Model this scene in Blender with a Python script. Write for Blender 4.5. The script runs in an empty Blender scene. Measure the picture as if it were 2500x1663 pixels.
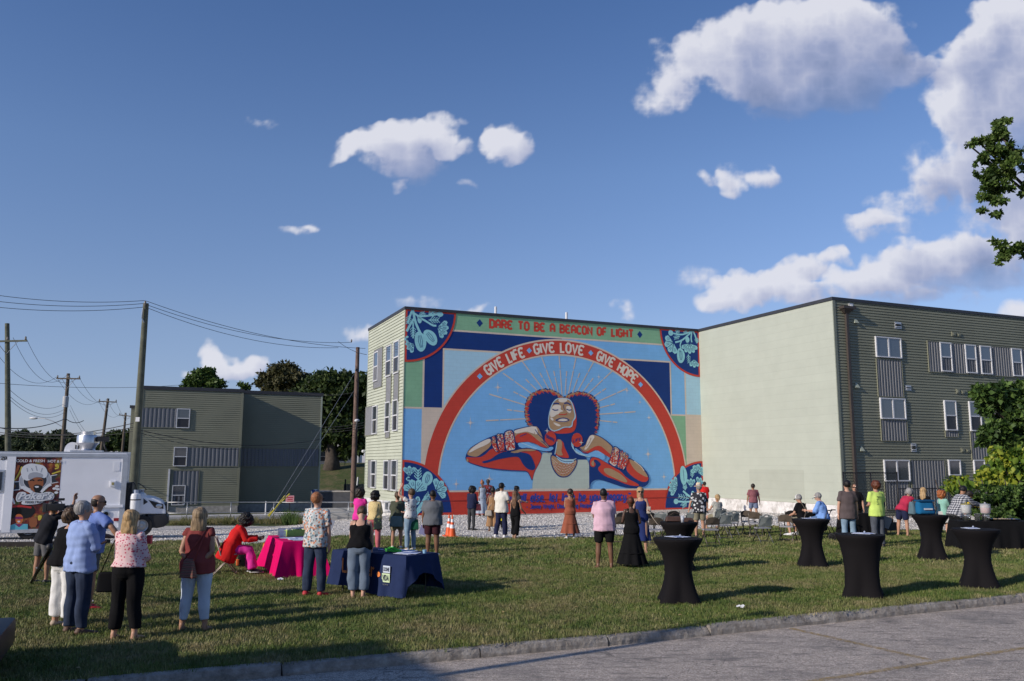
import bpy,bmesh,math,random
import numpy as np
from mathutils import Vector,Matrix
random.seed(7); np.random.seed(7)
SC = bpy.context.scene
COL = SC.collection
rad = math.radians
# ------------------------------------------------------------------ camera
F,PITCH,ROLL,GA = 2060.0,0.145350346,-0.00291375856,0.404523805
CX,CY = 1250.0,831.5
CAMZ = 2.32
def _cam_axes():
 c,s = math.cos(PITCH),math.sin(PITCH)
 right = np.array([1,0,0.]); fwd = np.array([0,c,s]); down = np.array([0,s,-c])
 cr,sr = math.cos(ROLL),math.sin(ROLL)
 return np.array([cr*right+sr*down,-sr*right+cr*down,fwd])
CM = _cam_axes()
cd = bpy.data.cameras.new('camera'); cam = bpy.data.objects.new('camera',cd); COL.objects.link(cam)
cd.sensor_width = 36.0; cd.sensor_fit = 'HORIZONTAL'; cd.lens = F/2500*36
cd.clip_start = 0.1; cd.clip_end = 4000
m = Matrix.Identity(4)
for i in range(3):
 m[i][0] = CM[0][i]; m[i][1] = -CM[1][i]; m[i][2] = -CM[2][i]
m[0][3],m[1][3],m[2][3] = 0,0,CAMZ
cam.matrix_world = m
SC.camera = cam
# ------------------------------------------------------------------ light
SUN_AZ,SUN_EL = 34.0,23.0       # direction the light travels towards (from +x), and elevation
L = Vector((math.cos(rad(SUN_AZ))*math.cos(rad(SUN_EL)),math.sin(rad(SUN_AZ))*math.cos(rad(SUN_EL)),-math.sin(rad(SUN_EL))))
sl = bpy.data.lights.new('sun','SUN'); sun = bpy.data.objects.new('sun',sl); COL.objects.link(sun)
sl.energy = 4.2; sl.angle = rad(0.53); sl.color = (1.0,0.90,0.79)
sun.rotation_euler = L.to_track_quat('-Z','Y').to_euler(); sun.location = (-40,-30,40)
SC.view_settings.view_transform = 'Standard'; SC.view_settings.look = 'None'
SC.view_settings.exposure = 0.0; SC.view_settings.gamma = 1.0
SC.view_settings.use_curve_mapping = False
SC.render.engine = 'CYCLES'
SC.cycles.use_denoising = True
SC.cycles.max_bounces = 6
def ray(px,py):
 d = CM.T @ np.array([(px-CX)/F,(py-CY)/F,1.0]); return d/d[1]
# ------------------------------------------------------------------ sky
GRASS_N,GRASS_F = 330,120
SKY_STR = 0.11
def make_world():
 w = bpy.data.worlds.new('World'); SC.world = w; w.use_nodes = True
 w.cycles.sampling_method = 'MANUAL'; w.cycles.sample_map_resolution = 512
 nt = w.node_tree; N = nt.nodes; K = nt.links; N.clear()
 out = N.new('ShaderNodeOutputWorld'); bg = N.new('ShaderNodeBackground'); K.new(bg.outputs[0],out.inputs[0])
 sky = N.new('ShaderNodeTexSky'); sky.sky_type = 'NISHITA'; sky.sun_disc = False
 sky.sun_elevation = rad(SUN_EL); sky.sun_rotation = math.atan2(-L.x,-L.y) % (2*math.pi)
 sky.altitude = 150; sky.air_density = 1.0; sky.dust_density = 0.3; sky.ozone_density = 4.0
 tc = N.new('ShaderNodeTexCoord'); sep = N.new('ShaderNodeSeparateXYZ'); K.new(tc.outputs['Generated'],sep.inputs[0])
 r = N.new('ShaderNodeValToRGB'); K.new(sep.outputs[2],r.inputs[0]); e = r.color_ramp.elements
 for i,(p,c) in enumerate(SKY_RAMP):
  if i > 1: e.new(.5)
 for i,(p,c) in enumerate(SKY_RAMP): e[i].position = p; e[i].color = (*[v/4 for v in c],1)
 v = N.new('ShaderNodeVectorMath'); v.operation = 'MULTIPLY'; K.new(sky.outputs[0],v.inputs[0]); K.new(r.outputs[0],v.inputs[1])
 v2 = N.new('ShaderNodeVectorMath'); v2.operation = 'SCALE'; K.new(v.outputs[0],v2.inputs[0]); v2.inputs['Scale'].default_value = 4.0
 K.new(v2.outputs[0],bg.inputs[0]); bg.inputs[1].default_value = SKY_STR
SKY_RAMP = [(0.0,(.80,.78,1.15)),(.06,(.92,.85,1.08)),(.15,(1.13,.98,1.07)),(.33,(1.14,1.09,1.20)),(.50,(.90,.98,1.18)),(.75,(.8,.92,1.15))]
make_world()
CLOUDS = [
 # big cloud top right
 (1640,160,70,80,.8,.62),(1590,240,74,56,.8,.65),(1720,120,80,60,.9,.7),(1800,130,90,80,1.1,.72),(1870,110,110,70,1.2,.8),(1960,90,110,80,1.3,.85),(2040,60,90,60,1.2,.85),(2110,80,90,70,1.1,.7),
 (1850,190,130,70,1.1,.62),(1960,190,140,80,1.2,.5),(2060,170,130,90,1.2,.35),(1950,240,130,60,.9,.25),(2060,240,110,50,.8,.2),(2170,130,50,60,.7,.5),(2190,180,60,50,.5,.4),
 # right edge cloud
 (2270,190,80,35,.7,.4),(2360,170,90,60,.9,.5),(2440,80,80,90,1.2,.85),(2500,40,90,90,1.2,.9),(2400,130,80,70,1.0,.7),(2480,180,110,110,1.1,.6),(2300,260,60,70,.9,.9),(2330,320,70,70,.9,.75),(2400,260,90,90,1.0,.55),(2470,320,110,70,.9,.35),
 # lower right wisps
 (2380,420,110,45,.6,.6),(2300,460,120,40,.65,.62),(2220,500,110,30,.6,.6),(2130,545,70,20,.55,.66),(2430,480,90,60,.5,.5),(2500,560,70,50,.5,.45),
 (2480,430,60,60,.45,.5),
 # small trio
 (1725,448,32,20,.75,.65),(1795,450,42,28,.95,.78),(1885,440,38,22,.7,.6),(1910,415,16,20,.6,.7),
 # centre cloud
 (870,360,60,35,.95,.75),(920,350,70,40,1.1,.7),(975,335,50,38,1.1,.85),(1050,335,60,40,1.2,.9),(1090,370,55,35,1.0,.75),(980,395,100,45,1.0,.42),(1010,430,80,25,.7,.3),(960,462,25,14,.65,.5),(1150,367,26,22,.7,.6),(830,375,30,18,.5,.6),
 (1235,350,48,38,1.15,.85),(1270,380,45,36,1.05,.6),(1215,330,30,24,.9,.9),
 (1165,462,36,12,.42,.5),(1110,306,30,12,.4,.6),
 # little left
 (730,570,44,13,.62,.7),(745,560,20,14,.6,.8),
 # horizon left behind the grey block
 (520,850,26,36,.8,.8),(540,875,50,30,.8,.7),(575,888,80,22,.8,.6),(500,892,46,20,.8,.65),(610,890,46,18,.7,.55),(875,815,40,22,.6,.7),(1525,760,22,28,.65,.75),(1140,745,30,12,.5,.6),
 # horizon right, rising to the right
 (1730,750,50,26,.75,.7),(1790,725,60,34,.95,.8),(1850,700,60,40,1.0,.8),(1920,700,60,44,1.0,.85),(1950,665,60,34,.8,.7),(2010,655,50,32,.7,.7),(2060,635,30,22,.6,.7),
 (2090,700,60,34,.8,.7),(2140,680,60,36,.9,.8),(2200,660,80,44,.9,.65),(2270,630,90,40,.9,.65),(2350,620,90,44,.9,.6),(2420,610,80,34,.85,.55),(2330,670,130,34,.8,.3),(2440,660,90,40,.8,.25),(1990,720,60,24,.6,.5),
 (2500,745,55,26,.9,.8),
 (2250,720,160,26,.5,.4),(2440,560,110,60,.33,.5),(2300,430,120,70,.28,.6),(2480,500,90,90,.35,.5),(1830,420,60,30,.25,.6),(1700,690,60,30,.3,.6),(620,300,60,16,.22,.6),(1060,740,120,14,.25,.6),(2150,560,90,40,.3,.6),
]
def make_clouds():
 """cumulus on the far sky dome: density and self-shading worked out per vertex"""
 st = .0016; xs = np.arange(-.74,.98,st); zs = np.arange(.03,.80,st); X,Z = np.meshgrid(xs,zs); rs = np.random.RandomState(12)
 def vnoise(x,y,f):
  x = x*f+137.3; y = y*f+71.7; xi = np.floor(x).astype(int); yi = np.floor(y).astype(int); u = x-xi; v = y-yi
  u = u*u*u*(u*(u*6-15)+10); v = v*v*v*(v*(v*6-15)+10); T = rs.rand(512,512)
  g = lambda a,b: T[a % 512,b % 512]
  return (g(xi,yi)*(1-u)+g(xi+1,yi)*u)*(1-v)+(g(xi,yi+1)*(1-u)+g(xi+1,yi+1)*u)*v-.5
 def fbm(x,y,f,o,gain=.5,bil=False):
  t = 0; a = 1.; n = 0
  for k in range(o):
   q = vnoise(x,y,f*2.03**k)
   t = t+a*((.25-abs(q)) if bil else q); n += a; a *= gain
  return t/n
 wx = X+fbm(X,Z,9,3)*.05+fbm(X,Z,40,3)*.020; wz = Z+fbm(X,Z,9,3)*.035+fbm(X,Z,40,3)*.016
 W = np.zeros_like(X); S = np.zeros_like(X); k = 1/F
 for bx,by,rx,ry,wt,sh in CLOUDS:
  c = ray(bx,by); qx = (wx-c[0])/(rx*k*1.25); qz = (wz-c[2])/(ry*k*1.25)
  w = np.maximum(0,1-(qx*qx+qz*qz))*wt; W += w; S += w*(sh-.10*qx+.22*qz)
 S = S/(W+1e-4)
 bil = fbm(X,Z,22,5,.55,True); det = fbm(X,Z,70,4,.6)
 d = np.minimum(W,1.3)*1.30+bil*2.3+det*.7+fbm(X*.6,Z,8,3)*.9-.26
 T = np.clip(d,0,None)*(W > .02)
 al = np.clip((d+.05)/1.05,0,1); al = al*al*(3-2*al)*np.clip(W*6,0,1)*.95
 # self shadow: add up the density between each point and the sun side (upper left)
 sh = np.zeros_like(T)
 for i in range(1,14):
  dx,dz = int(round(1.6*i)),int(round(2.0*i)); q = np.zeros_like(T)
  q[:T.shape[0]-dz,dx:] = T[dz:,:T.shape[1]-dx]; sh += np.minimum(q,1.2)
 lit = np.exp(-sh*.10)
 g = S*1.05+lit*.55+bil*1.1+fbm(X,Z,12,3)*.45-.24; al = al*np.clip(.30+1.6*S,.25,1)
 g = np.clip(g,0,1)
 keep = al > .004
 kq = keep[:-1,:-1] | keep[1:,:-1] | keep[:-1,1:] | keep[1:,1:]
 iy,ix = np.nonzero(kq); nx = X.shape[1]
 q = np.stack([iy*nx+ix,iy*nx+ix+1,(iy+1)*nx+ix+1,(iy+1)*nx+ix],1); used = np.unique(q); idx = np.full(X.size,-1); idx[used] = np.arange(len(used)); q = idx[q]
 D = np.stack([X.ravel()[used],np.ones(len(used)),Z.ravel()[used]],1); D /= np.linalg.norm(D,axis=1)[:,None]; D *= 3000; D[:,2] += CAMZ
 me = bpy.data.meshes.new('sky'); me.vertices.add(len(used)); me.vertices.foreach_set('co',D.ravel())
 me.loops.add(q.size); me.loops.foreach_set('vertex_index',q.ravel()); me.polygons.add(len(q)); me.polygons.foreach_set('loop_start',np.arange(len(q))*4); me.polygons.foreach_set('loop_total',np.full(len(q),4)); me.update()
 for nm,arr in (('cover',al),('lit',g)):
  a = me.attributes.new(nm,'FLOAT','POINT'); a.data.foreach_set('value',arr.ravel()[used].astype(np.float32))
 m = bpy.data.materials.new('cloud'); m.use_nodes = True; N = m.node_tree.nodes; K = m.node_tree.links; N.clear()
 out = N.new('ShaderNodeOutputMaterial'); mx = N.new('ShaderNodeMixShader'); tr = N.new('ShaderNodeBsdfTransparent'); em = N.new('ShaderNodeEmission')
 a1 = N.new('ShaderNodeAttribute'); a1.attribute_name = 'cover'; a2 = N.new('ShaderNodeAttribute'); a2.attribute_name = 'lit'
 r = N.new('ShaderNodeValToRGB'); K.new(a2.outputs['Fac'],r.inputs[0]); e = r.color_ramp.elements
 e[0].position = .05; e[0].color = (.20,.26,.44,1); e[1].position = 1.; e[1].color = (.74,.75,.83,1)
 x = e.new(.38); x.color = (.33,.38,.57,1); x = e.new(.65); x.color = (.50,.53,.68,1)
 K.new(r.outputs[0],em.inputs[0]); em.inputs[1].default_value = 1.0
 K.new(a1.outputs['Fac'],mx.inputs[0]); K.new(tr.outputs[0],mx.inputs[1]); K.new(em.outputs[0],mx.inputs[2]); K.new(mx.outputs[0],out.inputs[0])
 me.materials.append(m); o = bpy.data.objects.new('sky',me); COL.objects.link(o); o['kind'] = 'structure'
make_clouds()
# ------------------------------------------------------------------ helpers
def ss(t):
 t = min(1.,max(0.,t)); return t*t*(3-2*t)
def G(x,y):
 """height of the ground"""
 g = -.008*max(0,y-15)-.85*ss((-5-x)/9)*ss((y-20)/28)+.012*min(12,max(0,x-2))
 g += 4.0*ss((y-80)/22)*ss((12-x)/25)*ss((x+42)/22)      # grassy bank behind the left block
 return g
def gp(px,py,h=0.0,d0=20.):
 """point of the ground (plus h) seen at a pixel of the photograph"""
 r = ray(px,py); D = d0
 for _ in range(80):
  D = .5*D+.5*(G(r[0]*D,D)+h-CAMZ)/r[2]
 return Vector((r[0]*D,D,G(r[0]*D,D)))
def at(px,py,D):
 r = ray(px,py); return Vector((r[0]*D,D,CAMZ+r[2]*D))
def hgt(px,py,D):
 return CAMZ+ray(px,py)[2]*D
MATS = {}
def mat(name,col,rough=.8,var=.12,scale=6.,bump=0.,metal=0.,spec=.4,bscale=None,sheen=0.,alpha=1.,trans=0.,coat=0.,col2=None,detail=4,bdist=.02):
 if name in MATS: return MATS[name]
 m = bpy.data.materials.new(name); m.use_nodes = True; nt = m.node_tree; N = nt.nodes; K = nt.links
 b = N['Principled BSDF']
 b.inputs['Roughness'].default_value = rough; b.inputs['Metallic'].default_value = metal
 b.inputs['Specular IOR Level'].default_value = spec; b.inputs['Coat Weight'].default_value = coat
 b.inputs['Alpha'].default_value = alpha; b.inputs['Transmission Weight'].default_value = trans
 if sheen: b.inputs['Sheen Weight'].default_value = sheen
 c4 = (*col,1)
 tc = N.new('ShaderNodeTexCoord')
 if var > 0 or col2:
  n = N.new('ShaderNodeTexNoise'); n.inputs['Scale'].default_value = scale; n.inputs['Detail'].default_value = detail
  K.new(tc.outputs['Object'],n.inputs['Vector'])
  r = N.new('ShaderNodeValToRGB'); K.new(n.outputs['Fac'],r.inputs[0])
  e = r.color_ramp.elements; e[0].position = .3; e[1].position = .7
  if col2: e[0].color = c4; e[1].color = (*col2,1)
  else:
   e[0].color = (*[c*(1-var) for c in col],1); e[1].color = (*[min(1,c*(1+var)) for c in col],1)
  K.new(r.outputs[0],b.inputs['Base Color'])
 else: b.inputs['Base Color'].default_value = c4
 if bump > 0:
  n2 = N.new('ShaderNodeTexNoise'); n2.inputs['Scale'].default_value = bscale or scale*4; n2.inputs['Detail'].default_value = 5
  K.new(tc.outputs['Object'],n2.inputs['Vector'])
  bp = N.new('ShaderNodeBump'); bp.inputs['Strength'].default_value = bump; bp.inputs['Distance'].default_value = bdist
  K.new(n2.outputs['Fac'],bp.inputs['Height']); K.new(bp.outputs[0],b.inputs['Normal'])
 MATS[name] = m; return m
class NT:
 """small helper for hand made node materials"""
 def __init__(s,name,rough=.8):
  s.m = bpy.data.materials.new(name); s.m.use_nodes = True; s.N = s.m.node_tree.nodes; s.K = s.m.node_tree.links
  s.b = s.N['Principled BSDF']; s.b.inputs['Roughness'].default_value = rough; s.tc = s.N.new('ShaderNodeTexCoord'); MATS[name] = s.m
 def new(s,t,**kw):
  n = s.N.new(t)
  for k,v in kw.items():
   if k in n.inputs.keys():
    if hasattr(v,'is_output') or hasattr(v,'links'): s.K.new(v,n.inputs[k])
    else: n.inputs[k].default_value = v
   else: setattr(n,k,v)
  return n
 def ramp(s,fac,stops):
  r = s.N.new('ShaderNodeValToRGB'); s.K.new(fac,r.inputs[0]); e = r.color_ramp.elements
  while len(e) < len(stops): e.new(.5)
  for i,(p,c) in enumerate(stops): e[i].position = p; e[i].color = (*c,1)
  return r.outputs[0]
 def noise(s,scale,detail=4,rough=.5,vec=None):
  return s.new('ShaderNodeTexNoise',Scale=scale,Detail=detail,Roughness=rough,Vector=vec or s.tc.outputs['Object']).outputs['Fac']
 def mix(s,fac,a,b):
  n = s.N.new('ShaderNodeMix'); n.data_type = 'RGBA'
  for i,v in ((0,fac),(6,a),(7,b)):
   if isinstance(v,(tuple,)): n.inputs[i].default_value = (*v,1)
   elif isinstance(v,(int,float)): n.inputs[i].default_value = v
   else: s.K.new(v,n.inputs[i])
  return n.outputs[2]
 def math(s,op,a,b=0.,clamp=False):
  n = s.N.new('ShaderNodeMath'); n.operation = op; n.use_clamp = clamp
  for i,v in ((0,a),(1,b)):
   if isinstance(v,(int,float)): n.inputs[i].default_value = v
   else: s.K.new(v,n.inputs[i])
  return n.outputs[0]
 def base(s,c): s.K.new(c,s.b.inputs['Base Color'])
 def bump(s,h,strength=.5,dist=.02):
  bp = s.N.new('ShaderNodeBump'); bp.inputs['Strength'].default_value = strength; bp.inputs['Distance'].default_value = dist
  s.K.new(h,bp.inputs['Height']); s.K.new(bp.outputs[0],s.b.inputs['Normal'])
class MB:
 def __init__(s): s.v = []; s.f = []; s.mi = []; s.cur = 0
 def quad(s,a,b,c,d):
  n = len(s.v); s.v += [tuple(a),tuple(b),tuple(c),tuple(d)]; s.f.append((n,n+1,n+2,n+3)); s.mi.append(s.cur); return s
 def box(s,x0,x1,y0,y1,z0,z1,M=None):
  n = len(s.v)
  vs = [(x0,y0,z0),(x1,y0,z0),(x1,y1,z0),(x0,y1,z0),(x0,y0,z1),(x1,y0,z1),(x1,y1,z1),(x0,y1,z1)]
  if M is not None: vs = [tuple(M @ Vector(v)) for v in vs]
  s.v += vs
  for f in ((0,3,2,1),(4,5,6,7),(0,1,5,4),(1,2,6,5),(2,3,7,6),(3,0,4,7)): s.f.append(tuple(n+i for i in f)); s.mi.append(s.cur)
  return s
 def bbox(s,x0,x1,y0,y1,z0,z1,b=.02,M=None):
  """box with bevelled edges"""
  bm = bmesh.new(); bmesh.ops.create_cube(bm,size=1)
  for v in bm.verts: v.co = Vector(((x0+x1)/2+v.co.x*(x1-x0),(y0+y1)/2+v.co.y*(y1-y0),(z0+z1)/2+v.co.z*(z1-z0)))
  bmesh.ops.bevel(bm,geom=bm.edges[:]+bm.verts[:],offset=b,segments=2,profile=.7,affect='EDGES')
  return s.bm(bm,M)
 def bm(s,bm,M=None):
  n = len(s.v); bm.verts.ensure_lookup_table()
  for v in bm.verts: s.v.append(tuple(M @ v.co) if M is not None else tuple(v.co))
  for f in bm.faces: s.f.append(tuple(n+v.index for v in f.verts)); s.mi.append(s.cur)
  bm.free(); return s
 def prism(s,poly,z0,z1,M=None):
  n = len(s.v); k = len(poly)
  vs = [(p[0],p[1],z0) for p in poly]+[(p[0],p[1],z1) for p in poly]
  if M is not None: vs = [tuple(M @ Vector(v)) for v in vs]
  s.v += vs
  s.f.append(tuple(n+i for i in reversed(range(k)))); s.f.append(tuple(n+k+i for i in range(k))); s.mi += [s.cur]*2
  for i in range(k):
   j = (i+1) % k; s.f.append((n+i,n+j,n+k+j,n+k+i)); s.mi.append(s.cur)
  return s
 def loft(s,pts,rs,hint=(1,0,0),n=12,cap=True,fold=None,offs=None):
  P = [Vector(p) for p in pts]; base = len(s.v); hint = Vector(hint); m = len(P)
  for i,p in enumerate(P):
   t = (P[min(i+1,m-1)]-P[max(i-1,0)]); t = t.normalized() if t.length > 1e-6 else Vector((0,0,1))
   h = hint - t*hint.dot(t)
   if h.length < .05: h = Vector((0,1,0))-t*t.y
   if h.length < .05: h = Vector((0,0,1))-t*t.z
   X = h.normalized(); Y = t.cross(X)
   r = rs[i]; rx,ry = (r,r) if isinstance(r,(int,float)) else r[:2]
   for k in range(n):
    a = 2*math.pi*k/n; q = 1.0
    if fold: q = 1+fold(i/(m-1),a)
    s.v.append(tuple(p+X*(rx*math.cos(a)*q)+Y*(ry*math.sin(a)*q)))
  for i in range(m-1):
   for k in range(n):
    a = base+i*n+k; b = base+i*n+(k+1) % n
    s.f.append((a,b,b+n,a+n)); s.mi.append(s.cur)
  if cap:
   s.f.append(tuple(base+k for k in reversed(range(n)))); s.f.append(tuple(base+(m-1)*n+k for k in range(n))); s.mi += [s.cur]*2
  return s
 def tube(s,pts,r,n=8):
  return s.loft(pts,[r]*len(pts) if isinstance(r,(int,float)) else r,hint=(.37,.21,.9),n=n)
 def lathe(s,prof,c=(0,0,0),n=20,M=None):
  base = len(s.v); m = len(prof)
  for r,z in prof:
   for k in range(n):
    a = 2*math.pi*k/n; v = Vector((c[0]+r*math.cos(a),c[1]+r*math.sin(a),c[2]+z))
    s.v.append(tuple(M @ v) if M is not None else tuple(v))
  for i in range(m-1):
   for k in range(n):
    a = base+i*n+k; b = base+i*n+(k+1) % n
    s.f.append((a,b,b+n,a+n)); s.mi.append(s.cur)
  if prof[0][0] > 1e-4: s.f.append(tuple(base+k for k in reversed(range(n)))); s.mi.append(s.cur)
  if prof[-1][0] > 1e-4: s.f.append(tuple(base+(m-1)*n+k for k in range(n))); s.mi.append(s.cur)
  return s
 def ball(s,c,r,n=12,m=8,M=None):
  rx,ry,rz = (r,r,r) if isinstance(r,(int,float)) else r
  base = len(s.v)
  for i in range(m+1):
   th = math.pi*i/m
   for k in range(n):
    a = 2*math.pi*k/n; v = Vector((rx*math.sin(th)*math.cos(a),ry*math.sin(th)*math.sin(a),-rz*math.cos(th)))
    if M is not None: v = M @ v
    s.v.append((c[0]+v.x,c[1]+v.y,c[2]+v.z))
  for i in range(m):
   for k in range(n):
    a = base+i*n+k; b = base+i*n+(k+1) % n
    s.f.append((a,b,b+n,a+n)); s.mi.append(s.cur)
  return s
 def mesh(s,name):
  me = bpy.data.meshes.new(name); me.from_pydata(s.v,[],s.f); return me
 def build(s,name,mats,parent=None,smooth=False,label=None,kind=None,weld=False,angle=None):
  me = s.mesh(name)
  if not isinstance(mats,(list,tuple)): mats = [mats]
  for mm in mats: me.materials.append(mm)
  if len(mats) > 1: me.polygons.foreach_set('material_index',s.mi)
  if weld:
   bm = bmesh.new(); bm.from_mesh(me); bmesh.ops.remove_doubles(bm,verts=bm.verts,dist=1e-4); bmesh.ops.recalc_face_normals(bm,faces=bm.faces); bm.to_mesh(me); bm.free()
  if smooth:
   me.polygons.foreach_set('use_smooth',[True]*len(me.polygons))
   if angle: me.set_sharp_from_angle(angle=rad(angle))
  o = bpy.data.objects.new(name,me); COL.objects.link(o)
  if parent is not None: o.parent = parent
  if label: o['label'] = label
  if kind: o['kind'] = kind
  return o
def thing(name,label,cat,loc=(0,0,0),rotz=0.,group=None):
 o = bpy.data.objects.new(name,None); COL.objects.link(o); o.empty_display_size = .2
 o.location = loc; o.rotation_euler = (0,0,rotz); o['label'] = label; o['category'] = cat
 if group: o['group'] = group
 return o
def tag(o,label,cat,group=None):
 o['label'] = label; o['category'] = cat
 if group: o['group'] = group
 return o
def dup(root,loc,rotz=None,label=None):
 r = root.copy(); COL.objects.link(r); r.location = loc
 if rotz is not None: r.rotation_euler = (0,0,rotz)
 if label: r['label'] = label
 for ch in list(root.children):
  c = ch.copy(); COL.objects.link(c); c.parent = r
  for g in list(ch.children):
   d = g.copy(); COL.objects.link(d); d.parent = c
 return r
def link_copy(o,parent,loc):
 c = o.copy(); COL.objects.link(c); c.parent = parent; c.location = loc; return c
def text_mesh(txt,size=1.,shear=0.,space=1.,bold=0.,extrude=0.):
 cu = bpy.data.curves.new('t','FONT'); cu.body = txt; cu.size = size; cu.shear = shear; cu.space_character = space; cu.offset = bold; cu.extrude = extrude
 cu.resolution_u = 3
 ob = bpy.data.objects.new('t',cu); me = bpy.data.meshes.new_from_object(ob); bpy.data.objects.remove(ob)
 bm = bmesh.new(); bm.from_mesh(me); bpy.data.meshes.remove(me); return bm
def text_part(name,txt,M,width,material,parent,shear=0.,bold=0.,thick=.003,height=None):
 """flat lettering lying in the local xz plane given by M (x right, y up, z out), scaled to a width"""
 bm = text_mesh(txt,1.,shear,1.,bold)
 xs = [v.co.x for v in bm.verts]; ys = [v.co.y for v in bm.verts]
 k = width/(max(xs)-min(xs)); ky = k if not height else height/(max(ys)-min(ys))
 x0,y0 = min(xs),min(ys)
 r = bmesh.ops.extrude_face_region(bm,geom=bm.faces[:]);
 for e in r['geom']:
  if isinstance(e,bmesh.types.BMVert): e.co.z += thick/max(k,1e-6)*1.0
 for v in bm.verts: v.co = Vector(((v.co.x-x0)*k,(v.co.y-y0)*ky,v.co.z*k))
 bmesh.ops.recalc_face_normals(bm,faces=bm.faces)
 mb = MB(); mb.bm(bm,M)
 return mb.build(name,material,parent)
class Frame:
 """local frame of a building: origin o, x axis turned by angle a"""
 def __init__(s,o,a):
  s.o = Vector(o); s.a = a; s.u = Vector((math.cos(a),math.sin(a),0)); s.v = Vector((-math.sin(a),math.cos(a),0))
  c = Vector((0,0,CAMZ))-s.o; s.c = Vector((c.dot(s.u),c.dot(s.v),c.z))
 def px(s,px,py,ax,val):
  """local point where the sight line of a pixel meets the plane local[ax]=val"""
  r = Vector(ray(px,py)); d = Vector((r.dot(s.u),r.dot(s.v),r.z)); t = (val-s.c[ax])/d[ax]
  return s.c+d*t
# ------------------------------------------------------------------ ground
def yk(x): return 11.36+.428*x                       # back line of the kerb
def poly_fn(pts):
 pts = sorted(pts)
 def f(x):
  if x <= pts[0][0]: return pts[0][1]
  for (a,b),(c,d) in zip(pts,pts[1:]):
   if x <= c: return b+(d-b)*(x-a)/(c-a)
  return pts[-1][1]
 return f
_e = [gp(*q) for q in [(-200,1345),(0,1340),(240,1335),(330,1326),(430,1322),(530,1330),(620,1332),(700,1318),(800,1312),(950,1311),(1100,1316),(1300,1316),(1500,1312),(1620,1302),(1750,1291),(1850,1285),(2000,1288),(2120,1292),(2250,1298),(2330,1300),(2480,1300)]]
_ef = poly_fn([(p.x,p.y) for p in _e])
_er = random.Random(5)
_wob = [( _er.uniform(.3,3.2),_er.uniform(0,6.3),_er.uniform(.05,.22)) for _ in range(14)]
def lawn_edge(x): return _ef(x)+sum(a*math.sin(w*x*2+p) for w,p,a in _wob)*.55
_f = [gp(*q) for q in [(0,1285),(300,1284),(600,1283),(760,1277),(880,1272)]]
_ff = poly_fn([(p.x,p.y) for p in _f]+[(-9.0,47.0),(-5.5,53.0)])
def sheet(name,x0,x1,nx,ylo,yhi,ny,off,material,kind='structure',parent=None,pw=1.0,bumpy=0.):
 mb = MB(); rr = random.Random(3)
 for i in range(nx+1):
  x = x0+(x1-x0)*i/nx; a,b = ylo(x),yhi(x)
  for j in range(ny+1):
   y = a+(b-a)*(j/ny)**pw
   mb.v.append((x,y,G(x,y)+off+(rr.uniform(-bumpy,bumpy) if bumpy else 0)))
 for i in range(nx):
  for j in range(ny):
   k = i*(ny+1)+j; mb.f.append((k,k+ny+1,k+ny+2,k+1)); mb.mi.append(0)
 return mb.build(name,material,parent,smooth=True,kind=kind)
def mat_lawn(name='lawn_soil',blades=False):
 t = NT(name,.9); g = t.new('ShaderNodeNewGeometry')
 pos = g.outputs['Position']
 n1 = t.noise(.55,5,.6,pos); n2 = t.noise(2.6,4,.6,pos); n3 = t.noise(22,3,.6,pos)
 if blades:
  oi = t.N.new('ShaderNodeObjectInfo')
  green = t.ramp(oi.outputs['Random'],[(0,(.068,.110,.020)),(.5,(.130,.185,.042)),(.86,(.19,.205,.06)),(1,(.30,.26,.12))])
  dry = t.ramp(oi.outputs['Random'],[(0,(.14,.135,.05)),(.6,(.24,.205,.095)),(1,(.36,.30,.17))])
 else:
  green = t.ramp(n3,[(.3,(.035,.05,.014)),(.7,(.09,.11,.035))])
  dry = t.ramp(n3,[(.3,(.08,.07,.03)),(.7,(.20,.17,.085))])
 f = t.math('ADD',t.math('MULTIPLY',n1,.65),t.math('MULTIPLY',n2,.42))
 n4 = t.noise(1.15,4,.65,t.new('ShaderNodeVectorMath',operation='ADD').outputs[0]); va = [n for n in t.N if n.type == 'VECT_MATH'][-1]; t.K.new(pos,va.inputs[0]); va.inputs[1].default_value = (37.,11.,3.)
 lush = t.mix(.55,green,(.035,.085,.012))
 green = t.mix(t.ramp(n4,[(.50,(0,0,0)),(.62,(1,1,1))]),green,lush)
 t.base(t.mix(t.ramp(f,[(.49,(0,0,0)),(.66,(1,1,1))]),green,dry))
 t.b.inputs['Specular IOR Level'].default_value = .25
 if blades:
  t.b.inputs['Roughness'].default_value = .55
 else: t.bump(n3,.8,.04)
 return t.m
def mat_gravel(name,cols,scale):
 t = NT(name,.9); g = t.new('ShaderNodeNewGeometry'); pos = g.outputs['Position']
 v = t.new('ShaderNodeTexVoronoi',Scale=scale,Vector=pos)
 v2 = t.new('ShaderNodeTexVoronoi',Scale=scale*2.3,Vector=pos)
 sc = t.new('ShaderNodeSeparateColor',Color=v.outputs['Color']); sc2 = t.new('ShaderNodeSeparateColor',Color=v2.outputs['Color'])
 r = t.math('ADD',t.math('MULTIPLY',sc.outputs[0],.6),t.math('MULTIPLY',sc2.outputs[1],.4))
 c = t.ramp(r,cols)
 n = t.noise(.45,5,.6,pos)
 warm = t.mix(t.ramp(n,[(.4,(0,0,0)),(.7,(1,1,1))]),c,t.mix(.5,c,(.46,.39,.30)))
 t.base(warm)
 h = t.math('SUBTRACT',1.0,v.outputs['Distance'])
 t.bump(h,1.0,.05); return t.m
LAWN = mat_lawn(); BLADE = mat_lawn('grass_blade',True)
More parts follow.
